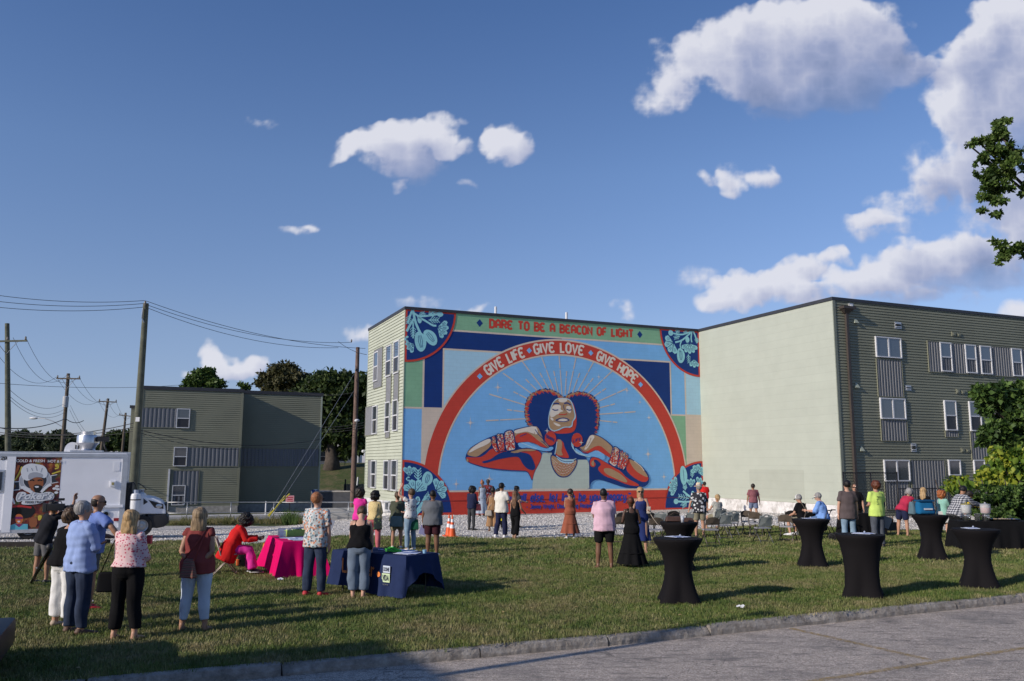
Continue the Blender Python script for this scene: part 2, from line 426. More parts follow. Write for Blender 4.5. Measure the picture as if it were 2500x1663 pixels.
GRAVEL = mat_gravel('gravel',[(0,(.22,.21,.20)),(.35,(.46,.44,.41)),(.65,(.60,.575,.54)),(1,(.80,.77,.72))],24)
def mat_asphalt():
 t = NT('asphalt',.85); g = t.new('ShaderNodeNewGeometry'); pos = g.outputs['Position']
 fine = t.noise(140,3,.7,pos); mid = t.noise(9,5,.65,pos); big = t.noise(.9,5,.6,pos)
 v = t.new('ShaderNodeTexVoronoi',Scale=95.,Vector=pos); scv = t.new('ShaderNodeSeparateColor',Color=v.outputs['Color'])
 agg = t.ramp(scv.outputs[0],[(0,(.22,.175,.14)),(.45,(.47,.395,.325)),(.8,(.63,.54,.455)),(1,(.86,.76,.66))])
 c = t.mix(t.ramp(mid,[(.42,(1,1,1)),(.62,(0,0,0))]),agg,t.mix(.35,agg,(.20,.18,.16)))
 c = t.mix(t.ramp(big,[(.5,(0,0,0)),(.66,(.55,.55,.55))]),c,(.17,.155,.14))
 mp = t.new('ShaderNodeMapping'); t.K.new(pos,mp.inputs[0]); mp.inputs['Rotation'].default_value = (0,0,-.25); mp.inputs['Scale'].default_value = (.9,3.2,1)
 stk = t.noise(2.2,7,.75,mp.outputs[0]); c = t.mix(t.math('MULTIPLY',t.ramp(stk,[(.52,(0,0,0)),(.64,(1,1,1))]),.62),c,(.075,.072,.068))
 pk = t.noise(38,4,.8,pos); c = t.mix(t.ramp(pk,[(.58,(0,0,0)),(.70,(.8,.8,.8))]),c,(.06,.055,.05))
 # cracks
 wv = t.new('ShaderNodeVectorMath',operation='ADD'); t.K.new(pos,wv.inputs[0])
 nc = t.new('ShaderNodeTexNoise',Scale=1.7,Detail=4.,Vector=pos); sc = t.new('ShaderNodeVectorMath',operation='SCALE'); t.K.new(nc.outputs['Color'],sc.inputs[0]); sc.inputs['Scale'].default_value = 1.1
 t.K.new(sc.outputs[0],wv.inputs[1])
 vc = t.new('ShaderNodeTexVoronoi',feature='DISTANCE_TO_EDGE',Scale=.75,Vector=wv.outputs[0])
 ck = t.ramp(vc.outputs['Distance'],[(0,(.8,.8,.8)),(.007,(0,0,0))])
 ckm = t.math('MULTIPLY',ck,t.ramp(t.noise(.5,2,.5,pos),[(.45,(0,0,0)),(.55,(1,1,1))]))
 c = t.mix(ckm,c,(.03,.03,.028))
 t.base(c); t.bump(t.math('SUBTRACT',t.math('ADD',fine,t.math('MULTIPLY',v.outputs['Distance'],.6)),ckm),.7,.01)
 return t.m
ASPHALT = mat_asphalt()
CONC = mat('concrete',(.36,.34,.31),.9,.22,5,.5,bscale=60)
CONC2 = mat('pale_concrete',(.46,.45,.43),.9,.10,2,.3,bscale=40)
# far ground: one big sheet to the horizon
mb = MB()
xs = sorted(set([-900,-500,-300,-180,-120]+[x for x in range(-90,91,3)]+[120,180,300,500,900]))
ys = sorted(set([-300,-150,-80,-50]+[y for y in range(-40,141,3)]+[160,190,240,320,480,700,1100,1800]))
for x in xs:
 for y in ys: mb.v.append((x,y,G(x,y)-.30+.22*ss((y-27)/8)+(.07 if y>54 else 0)))
for i in range(len(xs)-1):
 for j in range(len(ys)-1):
  k = i*len(ys)+j; mb.f.append((k,k+len(ys),k+len(ys)+1,k+1)); mb.mi.append(0)
mb.build('ground',LAWN,smooth=True,kind='structure')
sheet('lawn_ground',-30,34,160,lambda x: yk(x)+.14,lawn_edge,40,0.0,LAWN)
sheet('gravel_lot',-60,34,150,lambda x: lawn_edge(x)-1.2,lambda x: _ff(x),60,-.012,GRAVEL,pw=1.0)
sheet('parking_lot',-34,36,60,lambda x: -26+.428*x,lambda x: yk(x)+.02,30,-.115,ASPHALT)
# kerb: cast in lengths, worn and chipped
KT = NT('kerb_concrete',.9); _p = KT.new('ShaderNodeNewGeometry').outputs['Position']
_c = KT.ramp(KT.noise(6,6,.7,_p),[(.3,(.15,.13,.11)),(.5,(.29,.26,.225)),(.72,(.45,.415,.37))])
KT.base(_c); KT.bump(KT.noise(30,6,.7,_p),1.,.03)
kerb = thing('kerb','worn grey concrete kerb between the lawn and the parking lot','kerb',(0,0,0)); kerb['kind'] = 'structure'
del kerb['category']
rr = random.Random(11); x = -16.0
while x < 22:
 ln = rr.uniform(1.5,2.6); x1 = x+ln*math.cos(GA)
 n = 26; ms = MB(); rows = []
 chip = rr.random() < .6; sink = rr.uniform(-.012,.012); cpos = rr.random()
 for i in range(n+1):
  f = i/n; xx = x+(x1-x-.02)*f; yy = yk(xx)
  g = G(xx,yy)+sink
  c1 = (.05*ss(1-abs(f-cpos)/.22) if chip else 0)+rr.uniform(0,.008)
  e = .006 if i in (0,n) else 0
  prof = [(-.015-rr.uniform(0,.008),-.20),(-.012-rr.uniform(0,.012),-.05-c1*.5),(.0+c1*.8+rr.uniform(0,.006),.006-c1*.6-e),(.03+c1,.017-c1*.3-e+rr.uniform(-.002,.002)),(.13,.018-e+rr.uniform(-.002,.002)),(.165,-.20)]
  rows.append([(xx-math.sin(GA)*a,yy+math.cos(GA)*a,g+z) for a,z in prof])
 for r in rows: ms.v += r
 k = len(rows[0])
 for i in range(n):
  for j in range(k-1): ms.f.append((i*k+j,(i+1)*k+j,(i+1)*k+j+1,i*k+j+1)); ms.mi.append(0)
 ms.f.append(tuple(range(k-1,-1,-1))); ms.f.append(tuple(n*k+j for j in range(k))); ms.mi += [0,0]
 ms.build('kerb_segment',KT.m,kerb)
 x = x1+rr.uniform(-.015,.012)
# faded yellow paint on the asphalt
YP = NT('worn_yellow_paint',.8); _p = YP.new('ShaderNodeNewGeometry').outputs['Position']
_w = YP.ramp(YP.math('ADD',YP.math('MULTIPLY',YP.noise(14,6,.8,_p),.6),YP.math('MULTIPLY',YP.noise(70,3,.7,_p),.4)),[(.44,(0,0,0)),(.56,(1,1,1))])
YP.base((YP.ramp(YP.noise(30,3,.5,_p),[(.3,(.34,.23,.07)),(.7,(.50,.36,.14))])))
YP.K.new(YP.math('MULTIPLY',_w,.85),YP.b.inputs['Alpha'])
def stripe(pa,pb,w,nm='painted_line'):
 A,B = gp(*pa,-.115),gp(*pb,-.115); d = (B-A); d.z = 0; ln = d.length; d.normalize(); nrm = Vector((-d.y,d.x,0)); mb = MB(); n = int(ln/.4)+1
 for i in range(n+1):
  c = A+(B-A)*(i/n)
  for s in (-.5,.5): q = c+nrm*(s*w); mb.v.append((q.x,q.y,G(q.x,q.y)-.108))
 for i in range(n): mb.f.append((2*i,2*i+2,2*i+3,2*i+1)); mb.mi.append(0)
 return mb.build(nm,YP.m,kind='structure')
stripe((1930,1535),(2270,1612),.10)
stripe((1960,1668),(2520,1580),.10)
# grass: thousands of small tufts scattered over the lawn
def tuft(name,n,h,spread,w,seed):
 r = random.Random(seed); mb = MB()
 for _ in range(n):
  a = r.uniform(0,6.28); d = spread*math.sqrt(r.random()); x,y = d*math.cos(a),d*math.sin(a)
  hh = h*r.uniform(.45,1.15); la = r.uniform(0,6.28); lean = hh*r.uniform(.15,.75); ww = w*r.uniform(.7,1.3)
  dx,dy = math.cos(la),math.sin(la); px,py = -dy*ww,dx*ww; k = len(mb.v)
  mb.v += [(x-px,y-py,0),(x+px,y+py,0),(x+dx*lean*.4-px*.7,y+dy*lean*.4-py*.7,hh*.6),(x+dx*lean*.4+px*.7,y+dy*lean*.4+py*.7,hh*.6),(x+dx*lean,y+dy*lean,hh)]
  mb.f += [(k,k+1,k+3,k+2),(k+2,k+3,k+4)]; mb.mi += [0,0]
 me = mb.mesh(name); me.materials.append(BLADE); o = bpy.data.objects.new(name,me); return o
def scatter(obj_name,surf_fn,src,density,smin,smax,seed,kind='stuff',label=None,tilt=.25):
 """one object: its mesh is the patch of ground, its geometry nodes strew copies of src over it"""
 o = surf_fn(obj_name); o['kind'] = kind
 ng = bpy.data.node_groups.new(obj_name,'GeometryNodeTree')
 ng.interface.new_socket('Geometry',in_out='INPUT',socket_type='NodeSocketGeometry'); ng.interface.new_socket('Geometry',in_out='OUTPUT',socket_type='NodeSocketGeometry')
 N = ng.nodes; K = ng.links; gi = N.new('NodeGroupInput'); go = N.new('NodeGroupOutput')
 dp = N.new('GeometryNodeDistributePointsOnFaces'); dp.inputs['Density'].default_value = density; dp.inputs['Seed'].default_value = seed
 K.new(gi.outputs[0],dp.inputs['Mesh'])
 join = N.new('GeometryNodeGeometryToInstance')
 for s in src:
  oi = N.new('GeometryNodeObjectInfo'); oi.inputs['Object'].default_value = s; K.new(oi.outputs['Geometry'],join.inputs[0])
 ip = N.new('GeometryNodeInstanceOnPoints'); K.new(dp.outputs['Points'],ip.inputs['Points']); K.new(join.outputs[0],ip.inputs['Instance'])
 ip.inputs['Pick Instance'].default_value = True
 rv = N.new('FunctionNodeRandomValue'); rv.data_type = 'FLOAT_VECTOR'; rv.inputs[0].default_value = (-tilt,-tilt,0); rv.inputs[1].default_value = (tilt,tilt,6.283); K.new(rv.outputs[0],ip.inputs['Rotation'])
 rs = N.new('FunctionNodeRandomValue'); rs.data_type = 'FLOAT'; rs.inputs[2].default_value = smin; rs.inputs[3].default_value = smax; rs.inputs['Seed'].default_value = 9; K.new(rs.outputs[1],ip.inputs['Scale'])
 K.new(ip.outputs[0],go.inputs[0])
 md = o.modifiers.new('scatter','NODES'); md.node_group = ng
 return o
_t = [tuft('tuft_%s' % c,14,.043,.080,.0027,20+i) for i,c in enumerate('abc')]
_tf = [tuft('tuft_far_%s' % c,13,.050,.12,.0050,40+i) for i,c in enumerate('ab')]
def _near(nm): return sheet(nm,-13,17,60,lambda x: yk(x)+.15,lambda x: max(yk(x)+.2,min(20,lawn_edge(x))),16,.002,LAWN)
def _far(nm): return sheet(nm,-20,26,90,lambda x: min(max(20,yk(x)+.15),lawn_edge(x)-.1),lambda x: lawn_edge(x)+.25,20,.002,LAWN)
scatter('grass',_near,_t,GRASS_N,.7,1.45,1)
scatter('grass_far',_far,_tf,GRASS_F,.7,1.5,2)
# grass tongues creeping over the kerb
def _kerbgrass(nm): return sheet(nm,-8,15,90,lambda x: yk(x)+.10,lambda x: yk(x)+.24,2,.012,LAWN)
scatter('kerb_grass',_kerbgrass,_t,260,.8,1.7,4)
# loose stones of the gravel
def stone(nm,s):
 r = random.Random(s); bm = bmesh.new(); bmesh.ops.create_icosphere(bm,subdivisions=1,radius=.022)
 for v in bm.verts: v.co = Vector((v.co.x*r.uniform(.7,1.4),v.co.y*r.uniform(.7,1.2),v.co.z*r.uniform(.5,.8)))
 mb = MB(); mb.bm(bm); me = mb.mesh(nm); me.materials.append(STONE); return bpy.data.objects.new(nm,me)
STT = NT('gravel_stone',.85); _oi = STT.N.new('ShaderNodeObjectInfo')
STT.base(STT.ramp(_oi.outputs['Random'],[(0,(.24,.23,.22)),(.4,(.48,.46,.43)),(.75,(.64,.61,.57)),(1,(.85,.82,.77))])); STONE = STT.m
_st = [stone('stone_a',1),stone('stone_b',2),stone('stone_c',3)]
def _gr(nm): return sheet(nm,-22,22,60,lambda x: lawn_edge(x)-.5,lambda x: min(_ff(x),44),30,-.011,GRAVEL)
scatter('gravel_stones',_gr,_st,70,.6,1.7,3,tilt=1.0)
# dry straw edge, litter and fallen leaves
def litter(px,py,label,seed):
 r = random.Random(seed); p = gp(px,py); mb = MB(); k = 0
 for i in range(5):
  a = r.uniform(0,6.28); s = r.uniform(.02,.05); c = Vector((r.uniform(-.06,.06),r.uniform(-.05,.05),.04+r.uniform(0,.03)))
  mb.quad(c+Vector((-s,-s*.5,0)),c+Vector((s,-s*.6,.015)),c+Vector((s*.8,s*.6,.03)),c+Vector((-s*.9,s*.5,.012)))
 o = mb.build('litter',mat('white_paper',(.75,.75,.74),.7,.04,10)); o.location = p; o.rotation_euler.z = r.uniform(0,6)
 return tag(o,label,'litter')
litter(1806,1491,'crumpled white scrap lying on the grass in front of the cocktail tables',3)
litter(214,1478,'clear plastic scrap on the grass behind the man in jeans',4)
litter(682,1423,'small white scrap on the grass below the pink table',5)
# ------------------------------------------------------------------ buildings
def paint(name,col,rough=.75,block=None,mott=.06,dirt=None,wear=.0):
 """matt paint on masonry; block = faint relief of the concrete blocks under it"""
 t = NT(name,rough); o = t.tc.outputs['Object']
 c = t.mix(t.ramp(t.noise(1.3,5,.6),[(.35,(0,0,0)),(.65,(1,1,1))]),tuple(v*(1-mott) for v in col),tuple(min(1,v*(1+mott)) for v in col))
 if block:
  mp = t.new('ShaderNodeMapping'); t.K.new(o,mp.inputs[0]); mp.inputs['Rotation'].default_value = (rad(90),0,0) if block == 'y' else (rad(90),0,rad(90))
  br = t.new('ShaderNodeTexBrick',Scale=1.0); t.K.new(mp.outputs[0],br.inputs['Vector'])
  br.inputs['Brick Width'].default_value = .40; br.inputs['Row Height'].default_value = .20; br.inputs['Mortar Size'].default_value = .008; br.inputs['Mortar Smooth'].default_value = .3
  br.inputs['Color1'].default_value = (1,1,1,1); br.inputs['Color2'].default_value = (.97,.97,.97,1); br.inputs['Mortar'].default_value = (.88,.88,.88,1)
  m = t.new('ShaderNodeMix'); m.data_type = 'RGBA'; m.blend_type = 'MULTIPLY'; m.inputs[0].default_value = 1.; t.K.new(c,m.inputs[6]); t.K.new(br.outputs['Color'],m.inputs[7]); c = m.outputs[2]
  t.bump(t.math('SUBTRACT',t.math('MULTIPLY',t.noise(30,3,.6),.15),br.outputs['Fac']),.35,.008)
 if dirt:
  c = t.mix(t.math('MULTIPLY',t.ramp(t.noise(2.2,6,.7),[(.48,(0,0,0)),(.62,(1,1,1))]),dirt),c,(.20,.18,.15))
 t.base(c); t.b.inputs['Specular IOR Level'].default_value = .3; return t.m
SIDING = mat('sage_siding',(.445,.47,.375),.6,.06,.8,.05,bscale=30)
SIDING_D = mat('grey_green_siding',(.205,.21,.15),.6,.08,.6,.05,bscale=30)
CORR = mat('grey_corrugated_steel',(.15,.155,.165),.45,.05,1,spec=.5)
CAP = mat('dark_coping',(.035,.037,.045),.5,.1,2)
TRIM = mat('sage_trim',(.36,.39,.31),.6,.04,1)
WHITE = mat('white_vinyl',(.60,.61,.63),.45,.03,3)
GLASS_U = mat('window_glass',(.05,.06,.075),.06,.0,spec=1.0,coat=1.0)
GLASS_L = mat('screened_glass',(.028,.028,.034),.35,.1,5,spec=.5)
BROWN = mat('dark_bronze_metal',(.055,.045,.04),.5,.1,3)
CREAM = paint('cream_block_paint',(.405,.435,.37),.8,'x',.03)
PATCH = paint('repainted_cream',(.37,.395,.335),.8,'x',.03)
FOUND = paint('whitewashed_foundation',(.66,.65,.64),.85,None,.10,dirt=.5)
class Wall:
 def __init__(s,fr,ax,val,sg,parent): s.fr = fr; s.ax = ax; s.val = val; s.sg = sg; s.p = parent
 def P(s,a,out,z): return (a,s.val+s.sg*out,z) if s.ax == 1 else (s.val+s.sg*out,a,z)
 def px(s,px,py):
  q = s.fr.px(px,py,s.ax,s.val); return (q.x if s.ax == 1 else q.y,q.z)
 def rect(s,x0,y0,x1,y1):
  a0,z0 = s.px(x0,y0); a1,z1 = s.px(x1,y1); return min(a0,a1),max(a0,a1),min(z0,z1),max(z0,z1)
 def box(s,mb,a0,a1,o0,o1,z0,z1):
  p,q = s.P(a0,o0,z0),s.P(a1,o1,z1)
  mb.box(min(p[0],q[0]),max(p[0],q[0]),min(p[1],q[1]),max(p[1],q[1]),min(p[2],q[2]),max(p[2],q[2])); return mb
def siding(w,a0,a1,z0,z1,pitch=.14,m=None,name='siding'):
 mb = MB(); n = max(1,int(round((z1-z0)/pitch))); h = (z1-z0)/n; r = random.Random(int(a0*10+z0))
 for i in range(n):
  zb = z0+i*h; p = .034+r.uniform(-.001,.001)
  g = .024; t = zb+h-g
  mb.quad(w.P(a0,p,zb),w.P(a1,p,zb),w.P(a1,.010,t),w.P(a0,.010,t))
  mb.quad(w.P(a0,.010,t),w.P(a1,.010,t),w.P(a1,-.014,t),w.P(a0,-.014,t))
  mb.quad(w.P(a0,-.014,t),w.P(a1,-.014,t),w.P(a1,-.014,zb+h),w.P(a0,-.014,zb+h))
  mb.quad(w.P(a0,-.014,zb),w.P(a1,-.014,zb),w.P(a1,p,zb),w.P(a0,p,zb))
 return mb.build(name,m or SIDING_D,w.p,kind='stuff')
def corr(w,a0,a1,z0,z1,pitch=.20,dep=.035,m=None):
 mb = MB(); n = max(2,int(round((a1-a0)/pitch))); h = (a1-a0)/n; b = .028
 for i in range(n):
  x = a0+i*h; prof = [(0,b),(.30*h,b),(.40*h,b+dep),(.80*h,b+dep),(.92*h,b),(h,b)]
  for (p,q),(p2,q2) in zip(prof,prof[1:]): mb.quad(w.P(x+p,q,z0),w.P(x+p2,q2,z0),w.P(x+p2,q2,z1),w.P(x+p,q,z1))
 o = mb.build('corrugated_panel',m or CORR,w.p)
 t = MB(); e = .03;
 w.box(t,a0-e,a0,0,.07,z0-e,z1+e); w.box(t,a1,a1+e,0,.07,z0-e,z1+e); w.box(t,a0,a1,0,.07,z1,z1+e); w.box(t,a0,a1,0,.07,z0-e,z0)
 t.build('edge_trim',SIDING_D,o)
 return o
def window(w,a0,a1,z0,z1,style='hung',up=None,lo=None):
 fw = .055; mb = MB(); D = .105
 w.box(mb,a0,a0+fw,0,D,z0,z1); w.box(mb,a1-fw,a1,0,D,z0,z1); w.box(mb,a0+fw,a1-fw,0,D,z1-fw,z1); w.box(mb,a0+fw,a1-fw,0,D+.02,z0,z0+fw)
 if style == 'hung': zm = (z0+z1)/2; w.box(mb,a0+fw,a1-fw,0,D-.01,zm-.03,zm+.03)
 elif style == 'slide': am = (a0+a1)/2; w.box(mb,am-.04,am+.04,0,D-.01,z0+fw,z1-fw)
 o = mb.build('window',WHITE,w.p)
 def pane(a,b,c,d,m,dep):
  t = MB(); w.box(t,a,b,dep-.01,dep,c,d); t.build('pane',m,o)
 up = up or GLASS_U; lo = lo or GLASS_L
 if style == 'hung':
  pane(a0+fw,a1-fw,zm+.03,z1-fw,up,.072); pane(a0+fw,a1-fw,z0+fw,zm-.03,lo,.058)
 elif style == 'slide':
  pane(a0+fw,am-.04,z0+fw,z1-fw,up,.066); pane(am+.04,a1-fw,z0+fw,z1-fw,lo if lo != GLASS_L else up,.060)
 else: pane(a0+fw,a1-fw,z0+fw,z1-fw,up,.066)
 return o
# ---- the apartment block with the mural -----------------------------------
D1 = 42.4
o1 = at(979.5,1256,D1); BF = Frame((o1.x,o1.y,o1.z-.35),GA)
block = thing('apartment_block','three storey sage green apartment block with the painted mural wall and blank cream wall','building',BF.o,GA)
S2 = BF.px(1711,1000,1,0).x                       # inner corner
T3 = BF.px(2046,1000,0,S2).y                      # outer corner of the cream wall
TB = BF.px(896,1000,0,0).y                        # rear corner of the left face
ZR = BF.px(985,749,1,0).z                         # roof line
wm = Wall(BF,1,0,-1,block); wl = Wall(BF,0,0,-1,block); wc = Wall(BF,0,S2,-1,block); wr = Wall(BF,1,T3,-1,block)
SE = S2+30
mb = MB()                                            # solid core, walls set back behind the claddings
mb.box(.02,S2+.5,.02,TB-.02,-1,ZR-.02); mb.box(S2+.02,SE,T3+.02,.02,-1,ZR-.021)
mb.build('block_core',mat('core_masonry',(.3,.3,.28),.9),block)
z_join = BF.px(1719,1213,1,0).z
# cream wall, its foundation and the repainted patch
mb = MB(); wc.box(mb,T3+.0,0,0,-.02,z_join,ZR-.05); mb.build('cream_wall',CREAM,block)
mb = MB(); zf0 = z_join; wc.box(mb,T3,-.02,.0,.035,-1,zf0-.02); mb.build('foundation',FOUND,block)
mb = MB(); wc.box(mb,T3,-.02,.0,.012,zf0-.02,zf0+.0); mb.build('foundation_joint',mat('dark_joint',(.30,.30,.24),.9),block)  # thin strip, darker than the wall, along the foundation joint
a,b,c,d = wc.rect(1829,1146,1965,1222); mb = MB(); wc.box(mb,a,b,.0,.004,max(c,z_join+.01),d); mb.build('repainted_patch',PATCH,block)
# left sunlit face
zfl = wl.px(940,1222)[1]
siding(wl,0.0,TB,zfl,ZR-.05,.165,SIDING)
mb = MB(); wl.box(mb,0,TB,0,.03,-1.5,zfl-.0); mb.build('foundation',FOUND,block)
z8 = lambda x,y: (880+x/2.958,730+y/2.958)
for r in [(107,375,160,630),(195,555,225,748),(250,532,280,735),(45,785,99,980),(187,962,216,1000),(64,1165,90,1364),(208,1162,238,1387)]:
 corr(wl,*wl.rect(*z8(r[0],r[1]),*z8(r[2],r[3])),pitch=.16,m=mat('mid_grey_steel',(.24,.245,.26),.5,.05,1))
for r in [(107,390,133,590),(196,345,228,555),(252,312,285,532),(97,775,125,975),(190,748,218,962),(245,732,275,952),(88,1165,117,1367),(180,1165,210,1380),(235,1162,270,1387)]:
 a0,a1,z0,z1 = wl.rect(*z8(r[0],r[1]),*z8(r[2],r[3])); window(wl,a0,a1,z0,z1)
# low windows in the foundation
for r in [(926,1226,933,1250),(944,1222,953,1248)]:
 a0,a1,z0,z1 = wl.rect(*r); window(wl,a0,a1,max(z0,-.2),z1,'one')
mb = MB(); wl.box(mb,-.02,.07,.0,.035,zfl,ZR-.05); mb.build('corner_trim',TRIM,block)
mb = MB(); wl.box(mb,TB-.1,TB,.0,.035,zfl,ZR-.05); mb.build('corner_trim',TRIM,block)
a,z = wl.px(893,1102); mb = MB(); mb.ball(wl.P(a,.16,z),.09); mb.box(*[v for v in (-.13,0.,a-.06,a+.06,z-.05,z+.08)]); mb.build('security_camera',WHITE,block,smooth=False)
# right grazing lit face
z6 = lambda x,y: (2000+x/3.136,700+y/3.136)
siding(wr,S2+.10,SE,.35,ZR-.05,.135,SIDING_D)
mb = MB(); wr.box(mb,S2,SE,0,.03,-1,.35); mb.build('foundation',FOUND,block)
mb = MB(); wr.box(mb,S2-.02,S2+.13,.0,.05,.35,ZR-.05); mb.build('corner_trim',mat('grey_green_trim',(.19,.21,.17),.6,.05,1),block)
for r in [(432,556,640,846),(465,1020,672,1182),(822,418,1900,655),(960,1106,1058,1150),(1150,1112,1290,1322),(692,1328,978,1700),(495,1493,690,1700),(1265,878,1400,1112)]:
 a0,a1,z0,z1 = wr.rect(*z6(r[0],r[1]),*z6(r[2],r[3]))
 if r[0] == 822: z0 = wr.px(*z6(840,650))[1]; z1 = wr.px(*z6(822,418))[1]
 corr(wr,a0,a1,max(z0,.4),z1,.185)
hg = wr.px(*z6(1203,667))[1]
for r,st in [((420,380,625,553),'slide'),((912,425,1015,655),'hung'),((1103,442,1203,667),'hung'),((1218,452,1320,675),'hung'),((1458,472,1553,690),'hung'),((1640,500,1735,710),'hung'),((455,850,658,1018),'slide'),((945,870,1052,1103),'hung'),((1135,878,1240,1108),'hung'),((485,1325,690,1490),'slide'),((978,1325,1078,1445),'one'),((1172,1325,1265,1450),'one')]:
 a0,a1,z0,z1 = wr.rect(*z6(r[0],r[1]),*z6(r[2],r[3])); window(wr,a0,a1,z0,z1,st)
GALV = mat('galvanised_metal',(.50,.51,.53),.4,.12,12,metal=.6)
for r in [(572,270,625,325),(655,755,700,797),(697,1200,740,1265)]:
 a0,a1,z0,z1 = wr.rect(*z6(r[0],r[1]),*z6(r[2],r[3])); v = MB(); f = .05
 wr.box(v,a0,a1,0,.05,z0,z0+f); wr.box(v,a0,a1,0,.05,z1-f,z1); wr.box(v,a0,a0+f,0,.05,z0+f,z1-f); wr.box(v,a1-f,a1,0,.05,z0+f,z1-f)
 o = v.build('wall_vent',GALV,block)
 for k in range(3):
  s = MB(); zz = z0+f+(z1-z0-2*f)*(k+.5)/3; wr.box(s,a0+f,a1-f,.0,.09,zz-.02,zz+.025); s.build('louvre',mat('dark_vent',(.03,.03,.03),.6,0) if k == 1 else GALV,o)
for r in [(1007,345,1042,382),(1050,355,1082,385),(1042,783,1072,820),(1082,795,1112,825),(1080,1235,1110,1268),(1118,1240,1150,1270)]:
 a0,a1,z0,z1 = wr.rect(*z6(r[0],r[1]),*z6(r[2],r[3])); v = MB(); wr.box(v,a0,a1,0,.06,z0,z1); wr.box(v,a0+.06,a1-.08,.06,.085,z0+.05,z1-.05); v.build('louvre_cover',SIDING_D,block)
for r in [(262,738,297,775),(300,1222,335,1260),(255,245,290,282)]:
 a0,a1,z0,z1 = wr.rect(*z6(r[0],r[1]),*z6(r[2],r[3])); v = MB(); n = len(v.v)
 v.v += [wr.P(a0,0,z0),wr.P(a1,0,z0),wr.P(a1,.14,z0),wr.P(a0,.14,z0),wr.P(a0+.09,0,z1),wr.P(a1-.09,0,z1),wr.P(a1-.09,.05,z1),wr.P(a0+.09,.05,z1)]
 for f in ((0,1,2,3),(4,5,6,7),(0,1,5,4),(1,2,6,5),(2,3,7,6),(3,0,4,7)): v.f.append(f); v.mi.append(0)
 v.build('hooded_vent',TRIM,block)
a0,a1,z0,z1 = wr.rect(*z6(148,152),*z6(243,212)); v = MB(); wr.box(v,a0,a1,0,.34,z1-.12,z1)
n = len(v.v); v.v += [wr.P(a0+.05,0,z1-.12),wr.P(a1-.05,0,z1-.12),wr.P(a1-.05,.30,z1-.12),wr.P(a0+.05,.30,z1-.12),wr.P(a0+.25,0,z0),wr.P(a1-.25,0,z0),wr.P(a1-.25,.14,z0),wr.P(a0+.25,.14,z0)]
for f in ((0,1,2,3),(4,5,6,7),(0,1,5,4),(1,2,6,5),(2,3,7,6),(3,0,4,7)): v.f.append(tuple(n+i for i in f)); v.mi.append(0)
ch = v.build('rainwater_head',BROWN,block)
am = (a0+a1)/2; v = MB(); wr.box(v,am-.07,am+.07,.03,.15,.3,z0); v.build('downspout',BROWN,block)
a0,a1,z0,z1 = wr.rect(*z6(218,130),*z6(248,163)); v = MB(); wr.box(v,a0,a1,0,.12,z0,z1); lf = v.build('wall_light',GALV,block); v = MB(); wr.box(v,a0+.05,a1-.05,.12,.13,z0+.05,z1-.05); v.build('lens',mat('frosted_lens',(.8,.8,.78),.3,0),lf)
# coping round the roof
mb = MB(); e = .06
mb.box(-e,S2-e,-e,.3,ZR-.13,ZR+.02); mb.box(-e,.3,.3,TB+e,ZR-.13,ZR+.02); mb.box(S2-e,S2+.3,T3-e,.3,ZR-.131,ZR+.021); mb.box(S2+.3,SE,T3-e,T3+.3,ZR-.131,ZR+.021); mb.box(.3,SE,.3,TB+e,ZR-.30,ZR-.08)
mb.build('roof_coping',CAP,block)
for (px,pt,pb) in [(1210,749,760),(1383,763,774)]:
 q = BF.px(px,pb,1,2.5); t = BF.px(px,pt,1,2.5); v = MB(); v.lathe([(.075,ZR-.3),(.075,t.z)],(q.x,2.5,0),12)
 v.build('roof_vent_pipe',WHITE,block,smooth=True,angle=40)
# ---- the lower block on the left ---------------------------------------------
D2 = 62.0
o2 = at(579.3,1250,D2); LF = Frame((o2.x,o2.y,o2.z),GA)
lb = thing('grey_green_block','smaller grey green apartment block with few windows beside the gravel lot, left of the mural','building',LF.o,GA)
w0 = Wall(LF,1,0,-1,lb); RC = 1.9; w1 = Wall(LF,1,RC,-1,lb); XL = w0.px(338,1100)[0]; XR = w1.px(783,1100)[0]; ZT = w0.px(592.7,951)[1]; ZT2 = w1.px(600,954)[1]
mb = MB(); mb.box(XL+.02,-.02,.02,14,-1.5,ZT-.02); mb.box(-.02,XR-.02,RC+.02,14,-1.5,min(ZT,ZT2)-.03); mb.box(XL-.7,XL+.02,3,14,-1.5,ZT-1.2); mb.build('block_core',MATS['core_masonry'],lb)
z7 = lambda x,y: (300+x/3.563,850+y/3.563)
siding(w0,XL,0,.45,ZT-.1,.15,SIDING_D); siding(w1,.03,XR,.45,ZT2-.1,.15,SIDING_D)
wsd = Wall(LF,0,0,1,lb); siding(wsd,0,RC,.45,ZT-.1,.15,SIDING_D)
wle = Wall(LF,1,3,-1,lb); siding(wle,XL-.7,XL,.4,ZT-1.3,.15,SIDING_D)
mb = MB(); w0.box(mb,XL,0,0,.04,-1.5,.45); w1.box(mb,.03,XR,0,.04,-1.5,.45); mb.build('foundation',CONC,lb)
mb = MB(); w0.box(mb,-.10,.05,0,.045,.45,ZT-.1); mb.build('corner_trim',SIDING_D,lb); mb = MB(); w1.box(mb,XR-.12,XR,0,.045,.45,ZT2-.1); mb.build('corner_trim',TRIM,lb); mb = MB(); w0.box(mb,XL,XL+.1,0,.045,.45,ZT-.1); mb.build('corner_trim',SIDING_D,lb)
CORR2 = mat('blue_grey_steel',(.145,.155,.175),.45,.05,1)
for r in [(150,518,470,692),(556,864,1004,1028),(440,1067,648,1360)]: corr(w0,*w0.rect(*z7(r[0],r[1]),*z7(r[2],r[3])),pitch=.27,m=CORR2)
corr(w1,.08,XR-.14,*w0.rect(*z7(553,864),*z7(1004,1028))[2:],pitch=.27,m=CORR2)
